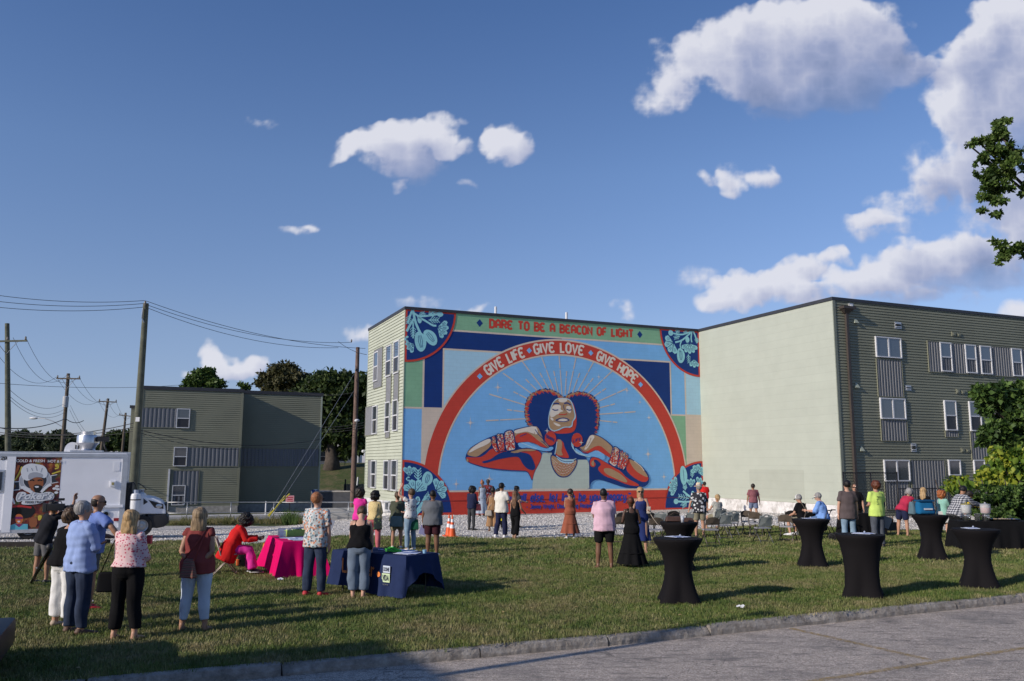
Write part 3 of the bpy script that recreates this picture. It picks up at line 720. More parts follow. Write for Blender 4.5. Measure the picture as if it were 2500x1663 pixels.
for r in [(470,525,577,697),(445,860,553,1028),(430,1193,536,1366)]: window(w0,*w0.rect(*z7(r[0],r[1]),*z7(r[2],r[3])))
mb = MB(); mb.box(XL-.08,.06,-.08,.3,ZT-.22,ZT+.02); mb.box(.06,XR+.06,RC-.08,RC+.3,ZT2-.22,ZT2+.02); mb.box(-.2,.06,.3,RC+.3,ZT-.221,ZT+.021); mb.box(XL-.8,XL-.1,2.9,3.3,ZT-1.4,ZT-1.2); mb.box(XL,XR,RC+.3,14,ZT-.30,ZT-.24); mb.build('roof_coping',CAP,lb)
a,z = w0.px(*z7(404,1052)); v = MB(); w0.box(v,a-.06,a+.06,.03,.14,.2,z); v.build('downspout',WHITE,lb)
# parking sign fixed to the wall
a0,a1,z0,z1 = w1.rect(*z7(1660,1228),*z7(1690,1262)); sg = thing('parking_sign','small white and blue parking sign at the right end of the lower block','sign',LF.o+LF.u*((a0+a1)/2)+LF.v*(RC-.05)+Vector((0,0,z0)),GA)
v = MB(); v.box(-(a1-a0)/2,(a1-a0)/2,-.03,-.01,0,z1-z0); v.build('plate',mat('sign_white',(.75,.76,.78),.5,0),sg)
v = MB(); h = z1-z0; v.box(-.30,-.02,-.036,-.03,h*.30,h*.85); v.box(.04,.28,-.036,-.03,h*.5,h*.8); v.box(-.30,.28,-.036,-.03,h*.08,h*.22); v.build('symbol',mat('sign_blue',(.03,.08,.30),.5,0),sg)
# ---- brick building left of the parking lot, its shadow falls across the lot --
def sh_src(px,py,h,off=-.0):
 p = gp(px,py,off); k = h/math.tan(rad(SUN_EL)); return Vector((p.x-math.cos(rad(SUN_AZ))*k,p.y-math.sin(rad(SUN_AZ))*k,0))
hb = 6.2; q = sh_src(995,1563,hb+.1)
bb = thing('brick_building','plain two storey brick building on the left of the parking lot','building',(q.x,q.y,-.3),GA)
BRK = NT('red_brick',.9); mp = BRK.new('ShaderNodeMapping'); BRK.K.new(BRK.tc.outputs['Object'],mp.inputs[0]); mp.inputs['Rotation'].default_value = (rad(90),0,0)
br = BRK.new('ShaderNodeTexBrick',Scale=1.0); BRK.K.new(mp.outputs[0],br.inputs['Vector']); br.inputs['Brick Width'].default_value = .22; br.inputs['Row Height'].default_value = .075; br.inputs['Mortar Size'].default_value = .008
br.inputs['Color1'].default_value = (.26,.10,.065,1); br.inputs['Color2'].default_value = (.20,.075,.05,1); br.inputs['Mortar'].default_value = (.33,.30,.27,1); BRK.base(br.outputs['Color'])
mb = MB(); mb.box(-24,0,-16,0,0,hb); mb.build('wall',BRK.m,bb); mb = MB(); mb.box(-24.1,.1,-16.1,.1,hb,hb+.25); mb.build('roof_coping',CAP,bb)
wb = Wall(None,0,0,1,bb)
for fl in (1.0,4.0):
 for k in range(4): window(wb,-14+k*3.6,-12.7+k*3.6,fl,fl+1.5)
v = MB(); v.box(.0,.06,-1.6,-.6,.1,2.2); v.build('door',BROWN,bb)
# ---- house, walls and fences between the two blocks ---------------------------
def boards(parent,p,q,h,n,m,name='fence_board',th=.03,gap=.015,z0=0.):
 p = Vector(p); q = Vector(q); d = (q-p); ln = d.length; u = d.normalized(); nn = Vector((-u.y,u.x,0)); r = random.Random(n)
 for i in range(n):
  a = ln*i/n+gap/2; b = ln*(i+1)/n-gap/2; hh = h+r.uniform(-.02,.02); M = Matrix.Translation(p) @ Matrix(((u.x,nn.x,0,0),(u.y,nn.y,0,0),(0,0,1,0),(0,0,0,1)))
  v = MB(); v.box(a,b,-th/2,th/2,z0,hh,M); v.build(name,m,parent)
DW = 88.
pa,pb = at(776,1196,84),at(862,1196,84)
sw = thing('stone_wall','low rough stone retaining wall at the foot of the grassy bank under the oak','wall',(pa.x,pa.y,G(pa.x,pa.y)-.4),math.atan2(pb.y-pa.y,pb.x-pa.x))
lnw = (pb-pa).length; r = random.Random(4); zz = 0; row = 0
while zz < 1.15:
 x = -r.uniform(0,.3); h = r.uniform(.2,.3); v = MB(); ms = [mat('grey_fieldstone',(.22,.20,.175),.95,.25,3,.6),mat('dark_fieldstone',(.13,.12,.105),.95,.25,3,.6)]
 while x < lnw:
  w_ = r.uniform(.3,.7); v = MB(); v.bbox(x+.01,x+w_-.01,-.2-r.uniform(0,.06),.2,zz+.01,zz+h-.01,.03); v.build('stone',r.choice(ms),sw); x += w_
 zz += h
pa,pb = at(838,1225,74),at(905,1222,74); za = G(pa.x,pa.y)
wf = thing('wooden_fence','tall grey board fence between the stone wall and the mural block','fence',(pa.x,pa.y,za),math.atan2(pb.y-pa.y,pb.x-pa.x))
FB = [mat('weathered_board',(.20,.185,.17),.9,.2,4,.3),mat('weathered_board_dark',(.15,.14,.13),.9,.2,4,.3)]
lnf = (pb-pa).length; n = 20
for i in range(n):
 v = MB(); v.box(lnf*i/n+.01,lnf*(i+1)/n-.01,-.02,.02,0,1.9+random.uniform(-.03,.03)); v.build('fence_board',FB[i % 2],wf)
for i in range(3):
 v = MB(); v.box(.1+i*lnf/2.2,.2+i*lnf/2.2,-.12,-.02,0,2.3); v.build('post',mat('black_post',(.02,.02,.022),.6,0),wf)
pa,pb = at(784,1233,66),at(848,1236,66)
rw = thing('retaining_wall','dark grey ramp wall behind the railing, between the two apartment blocks','wall',(pa.x,pa.y,G(pa.x,pa.y)-.3),math.atan2(pb.y-pa.y,pb.x-pa.x))
v = MB(); lnr = (pb-pa).length+1.4; v.box(-.6,lnr,0,.3,0,1.7); v.build('wall_panel',mat('dark_block',(.075,.078,.088),.9,.15,3,.3),rw); v = MB(); v.box(-.65,lnr+.05,-.05,.35,1.7,1.8); v.build('wall_cap',CONC,rw)
ph = at(806,1146,118); hs = thing('house','pale wooden house with a porch half hidden behind the oak on the bank','house',(ph.x-2,ph.y,G(ph.x,ph.y)-.3),rad(8))
v = MB(); v.box(-6,6,0,8,0,5.4); v.build('wall',mat('pale_clapboard',(.5,.5,.48),.8,.05,2),hs)
v = MB(); v.v = [(-6.4,-.4,5.4),(6.4,-.4,5.4),(6.4,8.4,5.4),(-6.4,8.4,5.4),(-6.4,4,8.2),(6.4,4,8.2)]; v.f = [(0,1,5,4),(2,3,4,5),(0,4,3),(1,2,5),(3,2,1,0)]; v.mi = [0]*5; v.build('roof',CAP,hs)
v = MB(); v.box(-6,6,-2.2,0,.5,.7); v.build('porch_floor',mat('porch_wood',(.25,.23,.2),.9,.1),hs); v = MB(); v.box(-6.2,6.2,-2.4,0,2.9,3.05); v.build('porch_roof',CAP,hs)
for k in range(5): v = MB(); v.box(-5.9+k*2.9,-5.75+k*2.9,-2.15,-2.0,.0,2.9); v.build('porch_post',WHITE,hs)
for k in range(4):
 wq = Wall(None,1,0,-1,hs); window(wq,-4.9+k*2.7,-3.9+k*2.7,1.1,2.5); window(wq,-4.9+k*2.7,-3.9+k*2.7,3.5,4.8)
# ---- street behind the gravel lot: road, kerb, walk, railing and steps ---------
def strip(name,pts0,w,z,m,kind='structure',h=None):
 """flat strip (or step h high) along the grid direction starting from a point"""
 p = Vector(pts0); u = Vector((math.cos(GA),math.sin(GA),0)); v_ = Vector((-u.y,u.x,0)); mb = MB(); n = 30; A = pts0
 for i in range(n+1):
  for s in ((0,1) if not h else (0,0,1,1)):
   pass
 return mb
def along(name,a0,a1,b0,b1,off,m,thick=0.,n=24,z_fix=None):
 """sheet in the grid frame of the left block: a along the street, b away from the camera; follows the ground"""
 mb = MB()
 for i in range(n+1):
  a = a0+(a1-a0)*i/n
  for b in (b0,b1):
   p = LF.o+LF.u*a+LF.v*b; mb.v.append((p.x,p.y,G(p.x,p.y)+off))
 for i in range(n): mb.f.append((2*i,2*i+2,2*i+3,2*i+1)); mb.mi.append(0)
 if thick:
  k = len(mb.v)
  for i in range(n+1):
   a = a0+(a1-a0)*i/n; p = LF.o+LF.u*a+LF.v*b0; mb.v.append((p.x,p.y,G(p.x,p.y)+off-thick))
  for i in range(n): mb.f.append((k+i,k+i+1,2*i+2,2*i)); mb.mi.append(0)
 return mb.build(name,m,kind='structure')
def lfab(px,py,h=0.):
 p = gp(px,py,h,50.)-LF.o; return p.dot(LF.u),p.dot(LF.v)
_r = lfab(640,1270)[1];
along('street',-40,16,_r+.5,_r+3.6,.02,mat('pale_asphalt',(.20,.20,.20),.9,.12,2,.4,bscale=60))
along('pavement',-40,9.5,_r+3.6,_r+5.6,.12,CONC2,.14)
# ------------------------------------------------------------------ the mural, painted layer on layer on the block wall
PAL = [paint('mural_red',(.60,.060,.038),.7,'y',.04),paint('mural_navy',(.006,.040,.195),.7,'y',.05),paint('mural_sky_blue',(.215,.50,.84),.7,'y',.035),paint('mural_pale_blue',(.44,.68,.80),.7,'y',.03),
  paint('mural_green',(.25,.48,.29),.7,'y',.05),paint('mural_sand',(.70,.58,.46),.7,'y',.04),paint('mural_skin',(.46,.29,.16),.7,'y',.04),paint('mural_cream',(.80,.71,.60),.7,'y',.03),paint('mural_aqua',(.32,.68,.72),.7,'y',.04),
  paint('mural_blue_text',(.04,.06,.34),.7,'y',.05),paint('mural_sage',(.52,.60,.52),.7,'y',.04)]
RED,NAVY,SKYB,PALE,GREEN,SAND,SKIN,CREAMC,AQUA,BTXT,SAGE = range(11)
mA = lambda x,y: (960+x/5.808,730+y/5.808)
mB = lambda x,y: (1340+x/5.2275,750+y/5.2275)
mC = lambda x,y: (1110+x/4.355,920+y/4.355)
mD = lambda x,y: (960+x/6.203,1050+y/6.203)
mE = lambda x,y: (1500+x/7.127,1050+y/7.127)
WPW = wm
def WP(f,p): return WPW.px(*f(*p))
class Art:
 """flat painted shapes on the mural plane; lay = how many coats above the wall"""
 def __init__(s): s.mb = MB()
 def poly(s,pts,c,lay):
  n = len(s.mb.v); s.mb.v += [(p[0],-.0035*lay,p[1]) for p in pts]
  a = sum(pts[i][0]*pts[(i+1) % len(pts)][1]-pts[(i+1) % len(pts)][0]*pts[i][1] for i in range(len(pts)))
  idx = tuple(range(n,n+len(pts))); s.mb.f.append(idx if a > 0 else idx[::-1]); s.mb.mi.append(c); return s
 def shape(s,f,pts,c,lay,smooth=2,bump=0.,seed=1):
  P = [WP(f,p) for p in pts]
  for _ in range(smooth):
   Q = []
   for i in range(len(P)):
    a,b = P[i],P[(i+1) % len(P)]; Q += [(a[0]*.75+b[0]*.25,a[1]*.75+b[1]*.25),(a[0]*.25+b[0]*.75,a[1]*.25+b[1]*.75)]
   P = Q
  if bump:
   r = random.Random(seed); cx = sum(p[0] for p in P)/len(P); cy = sum(p[1] for p in P)/len(P)
   P = [(x+(x-cx)/(math.hypot(x-cx,y-cy)+1e-6)*b,y+(y-cy)/(math.hypot(x-cx,y-cy)+1e-6)*b) for (x,y) in P for b in [r.uniform(-bump,bump)]]
  return s.poly(P,c,lay)
 def ring(s,cx,cy,r0,r1,a0,a1,c,lay,n=72):
  for i in range(n):
   t0,t1 = a0+(a1-a0)*i/n,a0+(a1-a0)*(i+1)/n
   s.poly([(cx+r*math.cos(t),cy+r*math.sin(t)) for r,t in ((r0,t0),(r1,t0),(r1,t1),(r0,t1))],c,lay)
  return s
 def disc(s,cx,cy,rx,ry,c,lay,n=24): return s.poly([(cx+rx*math.cos(2*math.pi*i/n),cy+ry*math.sin(2*math.pi*i/n)) for i in range(n)],c,lay)
 def ribbon(s,P,w,c,lay,closed=False):
  P = [Vector(p) for p in P]; n = len(P)
  if closed and (P[0]-P[-1]).length < 1e-6: P = P[:-1]; n -= 1
  Lf,Rt = [],[]
  for i in range(n):
   a = P[i-1] if (closed or i > 0) else None; b = P[(i+1) % n] if (closed or i < n-1) else None
   d0 = (P[i]-a).normalized() if a is not None else None; d1 = (b-P[i]).normalized() if b is not None else None
   if d0 is None: d0 = d1
   if d1 is None: d1 = d0
   t = (d0+d1); t = t.normalized() if t.length > 1e-3 else d1
   m = Vector((-t.y,t.x)); k = w/2/max(.45,abs(m.dot(Vector((-d1.y,d1.x)))))
   Lf.append(P[i]+m*k); Rt.append(P[i]-m*k)
  for i in range(n if closed else n-1):
   j = (i+1) % n; s.poly([tuple(Rt[i]),tuple(Rt[j]),tuple(Lf[j]),tuple(Lf[i])],c,lay)
  return s
 def line(s,f,pts,w,c,lay,smooth=1):
  P = [WP(f,p) for p in pts]
  for _ in range(smooth):
   Q = [P[0]]
   for a,b in zip(P,P[1:]): Q += [(a[0]*.75+b[0]*.25,a[1]*.75+b[1]*.25),(a[0]*.25+b[0]*.75,a[1]*.25+b[1]*.75)]
   P = Q+[P[-1]]
  return s.ribbon(P,w,c,lay)
 def build(s,name,parent=None,label=None): return s.mb.build(name,PAL,parent or block,label=label)
GLY = {
 'D': (.55,[[(0,0),(0,1),(.33,1),(.55,.8),(.55,.2),(.33,0),(0,0)]]),'A': (.55,[[(0,0),(0,.78),(.2,1),(.35,1),(.55,.78),(.55,0)],[(0,.42),(.55,.42)]]),
 'R': (.55,[[(0,0),(0,1),(.35,1),(.53,.84),(.53,.62),(.38,.48),(0,.48)],[(.28,.48),(.56,0)]]),'E': (.55,[[(.55,.88),(.40,1),(.15,1),(0,.84),(0,.16),(.15,0),(.40,0),(.55,.12)],[(0,.5),(.40,.5)]]),
 'T': (.62,[[(0,1),(.62,1)],[(.31,1),(.31,0)]]),'O': (.55,[[(.17,0),(0,.2),(0,.8),(.17,1),(.38,1),(.55,.8),(.55,.2),(.38,0),(.17,0)]]),
 'B': (.55,[[(.33,.52),(.0,.52),(0,1),(.33,1),(.5,.86),(.5,.66),(.33,.52),(.55,.38),(.55,.16),(.38,0),(0,0),(0,.52)]]),'C': (.52,[[(.52,.84),(.38,1),(.17,1),(0,.8),(0,.2),(.17,0),(.38,0),(.52,.16)]]),
 'N': (.55,[[(0,0),(0,1),(.55,0),(.55,1)]]),'F': (.5,[[(0,0),(0,.85),(.15,1),(.5,1)],[(0,.52),(.42,.52)]]),'L': (.45,[[(0,1),(0,0),(.45,0)]]),'I': (.02,[[(.01,0),(.01,1)]]),
 'G': (.55,[[(.55,.86),(.38,1),(.17,1),(0,.8),(0,.2),(.17,0),(.38,0),(.55,.2),(.55,.47),(.28,.47)]]),'H': (.55,[[(0,0),(0,1)],[(.55,0),(.55,1)],[(0,.5),(.55,.5)]]),'V': (.58,[[(0,1),(.29,0),(.58,1)]]),
 'P': (.53,[[(0,0),(0,1),(.35,1),(.53,.84),(.53,.58),(.38,.44),(0,.44)]]),'W': (.8,[[(0,1),(.2,0),(.4,.8),(.6,0),(.8,1)]]),'J': (.42,[[(.1,1),(.42,1),(.42,.18),(.26,0),(.1,0),(0,.12)]]),' ': (.34,[]),
 'a': (.36,[[(.36,.0),(.36,.66),(.13,.66),(0,.5),(0,.16),(.13,0),(.28,.0),(.36,.14)]]),'b': (.36,[[(0,1),(0,0),(.23,0),(.36,.14),(.36,.52),(.23,.66),(0,.6)]]),'c': (.34,[[(.34,.56),(.2,.66),(.1,.66),(0,.52),(0,.14),(.1,0),(.2,0),(.34,.1)]]),
 'e': (.36,[[(0,.33),(.36,.38),(.36,.54),(.24,.66),(.12,.66),(0,.52),(0,.14),(.12,0),(.24,0),(.36,.1)]]),'g': (.36,[[(.36,.66),(.12,.66),(0,.52),(0,.16),(.12,.04),(.36,.04)],[(.36,.66),(.36,-.18),(.24,-.30),(.02,-.30)]]),
 'h': (.36,[[(0,1),(0,0)],[(0,.62),(.24,.66),(.36,.52),(.36,0)]]),'i': (.02,[[(.01,0),(.01,.66)],[(.01,.8),(.01,.92)]]),'l': (.06,[[(0,1),(0,.1),(.08,0)]]),'n': (.36,[[(0,0),(0,.66)],[(0,.6),(.24,.66),(.36,.52),(.36,0)]]),
 'o': (.36,[[(.12,0),(0,.14),(0,.52),(.12,.66),(.24,.66),(.36,.52),(.36,.14),(.24,0),(.12,0)]]),'p': (.36,[[(0,-.3),(0,.66),(.23,.66),(.36,.52),(.36,.14),(.23,0),(0,.04)]]),'r': (.26,[[(0,0),(0,.66)],[(0,.5),(.14,.66),(.28,.64)]]),
 's': (.33,[[(.33,.56),(.2,.66),(.1,.66),(0,.54),(.05,.4),(.28,.28),(.33,.14),(.22,0),(.08,0),(0,.1)]]),'t': (.28,[[(.12,.92),(.12,.1),(.2,0),(.3,0)],[(0,.66),(.28,.66)]]),'u': (.36,[[(0,.66),(0,.14),(.12,0),(.26,0),(.36,.1)],[(.36,.66),(.36,0)]]),
 'v': (.36,[[(0,.66),(.18,0),(.36,.66)]]),'w': (.5,[[(0,.66),(.12,0),(.25,.5),(.38,0),(.5,.66)]]),'y': (.36,[[(0,.66),(0,.18),(.12,.04),(.36,.04)],[(.36,.66),(.36,-.18),(.24,-.30),(.04,-.30)]]),
 ',': (.06,[[(.06,.06),(.0,-.14)]]),'.': (.05,[[(0,0),(.0,.09)]]),'-': (.3,[[(0,.36),(.3,.36)]]),'"': (.18,[[(.03,.95),(.0,.72)],[(.18,.95),(.15,.72)]]),'d': (.36,[[(.36,1),(.36,0),(.13,0),(0,.14),(0,.52),(.13,.66),(.36,.6)]]),
}
def lettering(art,txt,fn,h,w,c,lay,gap=.24,wfit=None,words=False):
 """fn maps (x along the line, y up) to the wall; h letter height; w stroke width; wfit total width"""
 tot = sum(GLY[ch][0]+gap for ch in txt)-gap; k = h if not wfit else wfit/tot; x = 0
 for ch in txt:
  g = GLY[ch]
  if words and ch == ' ': art.build('painted_word'); art = Art()
  for i,pl in enumerate(g[1]):
   closed = pl[0] == pl[-1]
   P = [fn((x+a)*k,b*h) for a,b in pl]
   art.ribbon(P,w,c,lay+.16*i,closed)
  x += g[0]+gap
 if words: art.build('painted_word')
 return art
RZ = .35                                              # ground line of the wall in block coordinates
a = Art(); a.poly([(0,-.6),(S2-.001,-.6),(S2-.001,ZR-.10),(0,ZR-.10)],SKYB,0.); a.build('mural_wall')
MW,MH = S2,ZR-.11
GB = 9.74
a = Art()
def rc(x0,x1,z0,z1,c,lay=1): a.poly([(x0,z0),(x1,z0),(x1,z1),(x0,z1)],c,lay)
rc(0,MW-.003,GB,MH,GREEN,1); rc(0,MW-.003,GB-.09,GB,SAND,1)
rc(0,.96,5.66,GB-.09,GREEN,1); rc(.96,1.06,5.57,GB-.09,SAND,1); rc(0,.96,5.57,5.66,SAND,1); rc(1.06,2.03,5.66,GB-.09,NAVY,1); rc(2.03,8.9,8.74,GB-.09,NAVY,1)
rc(2.03,2.12,5.66,8.74,SAND,1); rc(2.12,8.6,8.65,8.74,SAND,1); rc(2.12,7.0,5.66,8.65,PALE,1); rc(1.06,2.6,2.2,5.66,SAND,1); rc(.96,1.06,2.2,5.57,SAND,1)
rc(11.8,15.93,8.67,8.76,SAND,1); rc(11.8,15.86,5.6,8.67,NAVY,1); rc(15.86,15.95,5.69,8.67,SAND,1); rc(16.86,16.95,4.9,GB-.09,SAND,1); rc(16.95,MW-.003,5.70,GB-.09,PALE,1); rc(15.86,16.86,5.60,5.69,SAND,1); rc(15.5,16.86,2.3,5.60,GREEN,1)
rc(16.86,MW-.003,2.3,4.9,SAND,1); rc(16.95,MW-.003,4.9,5.70,SAND,1)
rc(0,MW-.003,-.6,1.40,RED,5); rc(2.46,15.52,1.40,1.49,SAND,5)
a.build('mural_background_panels')
ACX,ACZ = 8.95,1.67
a = Art(); t0 = math.asin((1.49-ACZ)/7.9)
def clipz(P): return [(x,max(z,1.2)) for x,z in P]
a.poly(clipz([(ACX+7.12*math.cos(math.pi*i/60),ACZ+7.12*math.sin(math.pi*i/60)) for i in range(61)]+[(ACX-7.12,1.3),(ACX+7.12,1.3)]),SKYB,2)
a.ring(ACX,ACZ,7.03,7.12,-.06,math.pi+.06,SAND,3.2); a.ring(ACX,ACZ,7.12,7.86,-.05,math.pi+.05,RED,3); a.ring(ACX,ACZ,7.86,7.95,-.02,math.pi+.02,SAND,3.2)
a.build('mural_arch')
# corner quadrants
def quadrant(cx,cz,sx,sz):
 a = Art(); R_ = 2.72
 a.poly([(cx,cz)]+[(cx+sx*R_*math.cos(math.pi/2*i/28),cz+sz*R_*math.sin(math.pi/2*i/28)) for i in range(29)],RED,6)
 a.poly([(cx+sx*.10,cz+sz*.10)]+[(cx+sx*((R_-.11)*math.cos(t)),cz+sz*((R_-.11)*math.sin(t))) for t in [math.asin(.10/(R_-.11))+(math.acos(.10/(R_-.11))-math.asin(.10/(R_-.11)))*i/28 for i in range(29)]],NAVY,7)
 return a
def fan(art,f,cx,cy,r,a0,a1,n,lay=8,c=AQUA,sq=1.,gap=.03,line=True):
 """poppy head: petals opening between two angles (degrees, picture up = 90)"""
 x,z = WP(f,(cx,cy)); x2,_ = WP(f,(cx+r,cy)); R_ = abs(x2-x); rr_ = random.Random(int(cx+cy))
 for i in range(n):
  b0,b1 = rad(a0+(a1-a0)*(i+gap)/n),rad(a0+(a1-a0)*(i+1-gap)/n); P = [(x+.10*R_*math.cos((b0+b1)/2),z+.10*R_*math.sin((b0+b1)/2))]
  for k in range(9):
   t = k/8; b = b0+(b1-b0)*t; q = R_*(.82+.18*math.sin(math.pi*t))*(1+.03*math.sin(t*20)); P.append((x+q*math.cos(b),z+q*sq*math.sin(b)))
  art.poly(P,c,lay+(i % 2)*.2)
  if line:
   for t in (.32,.62):
    b = b0+(b1-b0)*t; art.ribbon([(x+.5*R_*math.cos(b),z+.5*R_*sq*math.sin(b)),(x+.8*R_*math.cos(b),z+.8*R_*sq*math.sin(b))],.022,NAVY,lay+.8)
 for k in range(7): t = rad(a0+(a1-a0)*(k+.5)/7); art.disc(x+.3*R_*math.cos(t),z+.3*R_*sq*math.sin(t),.018,.018,NAVY,lay+.9,6)
def leaf(art,f,p,q,w,n=4,lay=8.1):
 A,B = Vector(WP(f,p)),Vector(WP(f,q)); d = B-A; nn = Vector((-d.y,d.x)).normalized(); art.ribbon([A,B],w*.28,AQUA,lay)
 for i in range(n):
  c = A+d*((i+.6)/(n+.4)); e = d.normalized()*w*.55; s = w*(1-.35*i/n)
  for sg in (1,-1): art.ribbon([c,c+nn*sg*s*.62+e,c+nn*sg*s+e*1.7],w*.22,AQUA,lay+.1+.05*(sg+1))
def blob(art,f,cx,cy,rx,ry,rot,lay=8.2,lines=3,c=AQUA):
 x,z = WP(f,(cx,cy)); k = abs(WP(f,(cx+10,cy))[0]-x)/10; ca,sa = math.cos(rad(rot)),math.sin(rad(rot))
 P = []
 for i in range(24):
  t = 2*math.pi*i/24; u,v = rx*k*math.cos(t),ry*k*math.sin(t)*(1-.12*math.cos(t)); P.append((x+u*ca-v*sa,z+u*sa+v*ca))
 art.poly(P,c,lay)
 for j in range(lines):
  t = (j+1)/(lines+1)*2-1; art.ribbon([(x+(u*ca-v*sa),z+(u*sa+v*ca)) for u,v in ((rx*k*t*.3,-ry*k*.6),(rx*k*t*.7,0),(rx*k*t*.45,ry*k*.62))],.022,NAVY,lay+.7)
def stem(art,f,pts,w,lay=8.): art.line(f,pts,w,AQUA,lay)
q = quadrant(0,MH,1,-1)
stem(q,mA,[(270,150),(230,260),(200,350)],.10); stem(q,mA,[(275,150),(300,280),(330,380),(420,560)],.13); stem(q,mA,[(290,200),(360,250),(500,240),(640,215)],.10,8.1); stem(q,mA,[(340,250),(470,320),(560,380),(610,380)],.10,8.2); stem(q,mA,[(300,270),(240,360),(190,460)],.12,8.3); stem(q,mA,[(280,330),(280,440),(280,560)],.08,8.4)
blob(q,mA,663,218,44,36,0,lines=0); blob(q,mA,372,300,30,46,10,lines=0); blob(q,mA,385,605,82,138,10,8.4); blob(q,mA,528,545,80,122,40,8.5)
leaf(q,mA,(360,235),(440,200),.13); leaf(q,mA,(490,235),(590,175),.2); leaf(q,mA,(500,300),(640,300),.18); leaf(q,mA,(225,230),(205,350),.15); leaf(q,mA,(275,380),(282,520),.16)
fan(q,mA,620,400,165,-75,45,4); fan(q,mA,300,640,130,165,265,3); fan(q,mA,200,570,45,60,300,3,line=False); q.build('mural_corner_panel')
q = quadrant(MW-.003,MH,-1,-1)
stem(q,mB,[(1835,300),(1760,370),(1690,430),(1610,450)],.10); stem(q,mB,[(1835,300),(1720,350),(1650,350),(1560,330)],.09,8.1); stem(q,mB,[(1840,310),(1870,380),(1890,460)],.10,8.2); stem(q,mB,[(1820,320),(1810,400),(1820,450)],.09,8.3); stem(q,mB,[(1690,430),(1670,480),(1680,530)],.08,8.4)
blob(q,mB,1553,330,31,31,0,lines=0); blob(q,mB,1765,415,26,34,0,lines=0); leaf(q,mB,(1620,340),(1650,280),.16); leaf(q,mB,(1670,370),(1600,395),.14); leaf(q,mB,(1770,340),(1730,310),.13); leaf(q,mB,(1870,380),(1890,440),.14); leaf(q,mB,(1775,600),(1785,710),.14)
fan(q,mB,1590,455,120,130,300,4); fan(q,mB,1790,460,115,195,345,5,8.6); fan(q,mB,1670,560,30,0,360,4,line=False); blob(q,mB,1682,620,50,80,0,8.5); fan(q,mB,1850,660,95,220,320,3,8.4); q.build('mural_corner_panel')
q = quadrant(0,RZ-.05,1,1)
fan(q,mD,240,710,160,45,135,3); leaf(q,mD,(370,770),(375,600),.2); blob(q,mD,515,740,80,105,-15,8.5); fan(q,mD,330,950,200,10,170,4,8.3); fan(q,mD,640,920,175,-50,110,4,8.6); fan(q,mD,225,740,35,30,330,3,line=False)
blob(q,mD,365,1070,40,62,-10,8.4,2); stem(q,mD,[(300,1290),(400,1170),(500,1000)],.16,8.1); stem(q,mD,[(340,1290),(420,1200),(560,1090)],.10,8.2); leaf(q,mD,(470,1080),(540,970),.16); leaf(q,mD,(180,1250),(160,1100),.2); q.build('mural_corner_panel')
q = quadrant(MW-.003,RZ-.05,-1,1)
blob(q,mE,1200,790,62,138,4,8.4,1); fan(q,mE,1440,740,120,-30,190,5,8.3); leaf(q,mE,(1350,830),(1345,710),.14); fan(q,mE,1100,1000,165,95,235,5,8.6); fan(q,mE,1330,1010,140,50,130,3,8.2); fan(q,mE,1450,960,120,10,110,3,8.5); blob(q,mE,1360,1120,30,50,0,8.5,1)
blob(q,mE,1070,1243,42,38,0,lines=0); stem(q,mE,[(1400,1240),(1250,1250),(1110,1243)],.10); stem(q,mE,[(1420,1230),(1290,1150),(1190,1060)],.12,8.1); stem(q,mE,[(1500,1330),(1430,1240),(1360,1180)],.12,8.3); leaf(q,mE,(1290,1190),(1110,1150),.17); leaf(q,mE,(1260,1250),(1180,1320),.17); leaf(q,mE,(1230,1050),(1220,970),.15); leaf(q,mE,(1420,1260),(1330,1290),.15); q.build('mural_corner_panel')
# lettering
tl,tr = WP(mA,(1358,350)),WP(mB,(1084,335)); zb,zt = WP(mA,(1400,418))[1],WP(mA,(1400,283))[1]
a = Art(); lettering(a,'DARE TO BE A BEACON OF LIGHT',lambda x,y: (tl[0]+.06+x,zb+.05+y),zt-zb-.10,.125,RED,2,.26,tr[0]-tl[0]-.12,True)
a = Art()
for f,p in ((mA,(1225,342)),(mB,(1160,350))):
 x,z = WP(f,p); a.poly([(x,z-.21),(x+.18,z),(x,z+.21),(x-.18,z)],NAVY,2)
def angr(f,p): x,z = WP(f,p); return math.atan2(z-ACZ,x-ACX)
rm = 7.49
for f,p,c in ((mA,(1222,1092),SKYB),(mA,(1930,742),SKYB),(mB,(531,600),SKYB),(mB,(1168,990),SKYB)):
 t = angr(f,p); x,z = ACX+rm*math.cos(t),ACZ+rm*math.sin(t); a.poly([(x,z-.16),(x+.16,z),(x,z+.16),(x-.16,z)],SKYB,4)
a.build('mural_diamonds')
hh = .50
for txt,f0,p0,f1,p1 in (('GIVE LIFE',mA,(1310,1020),mA,(1850,770)),('GIVE LOVE',mA,(2000,720),mB,(440,560)),('GIVE HOPE',mB,(620,620),mB,(1110,930))):
 t0,t1 = angr(f0,p0),angr(f1,p1); wd = (t0-t1)*rm
 lettering(Art(),txt,lambda x,y: (ACX+(rm-hh/2+y)*math.cos(t0-x/rm),ACZ+(rm-hh/2+y)*math.sin(t0-x/rm)),hh,.115,CREAMC,4,.24,wd,True)
a = Art(); x0,z0_ = wm.px(1267,1223); xe,ze = wm.px(1536,1217)
sl_ = .10
full = '"Above all else, let love be your legacy."'; part_ = 'all else, let love be your legacy."'
lf = sum(GLY[c][0]+.22 for c in full)-.22; lp = sum(GLY[c][0]+.22 for c in part_)-.22; wd = (xe-x0)*lf/lp; xs0 = xe-wd
z0_ = wm.px(1290,1224.5)[1]; hb_ = wm.px(1290,1205)[1]-z0_
lettering(Art(),full,lambda x,y: (xs0+x+y*.14,z0_+y),hb_,.098,BTXT,11.2,.22,wd,True)
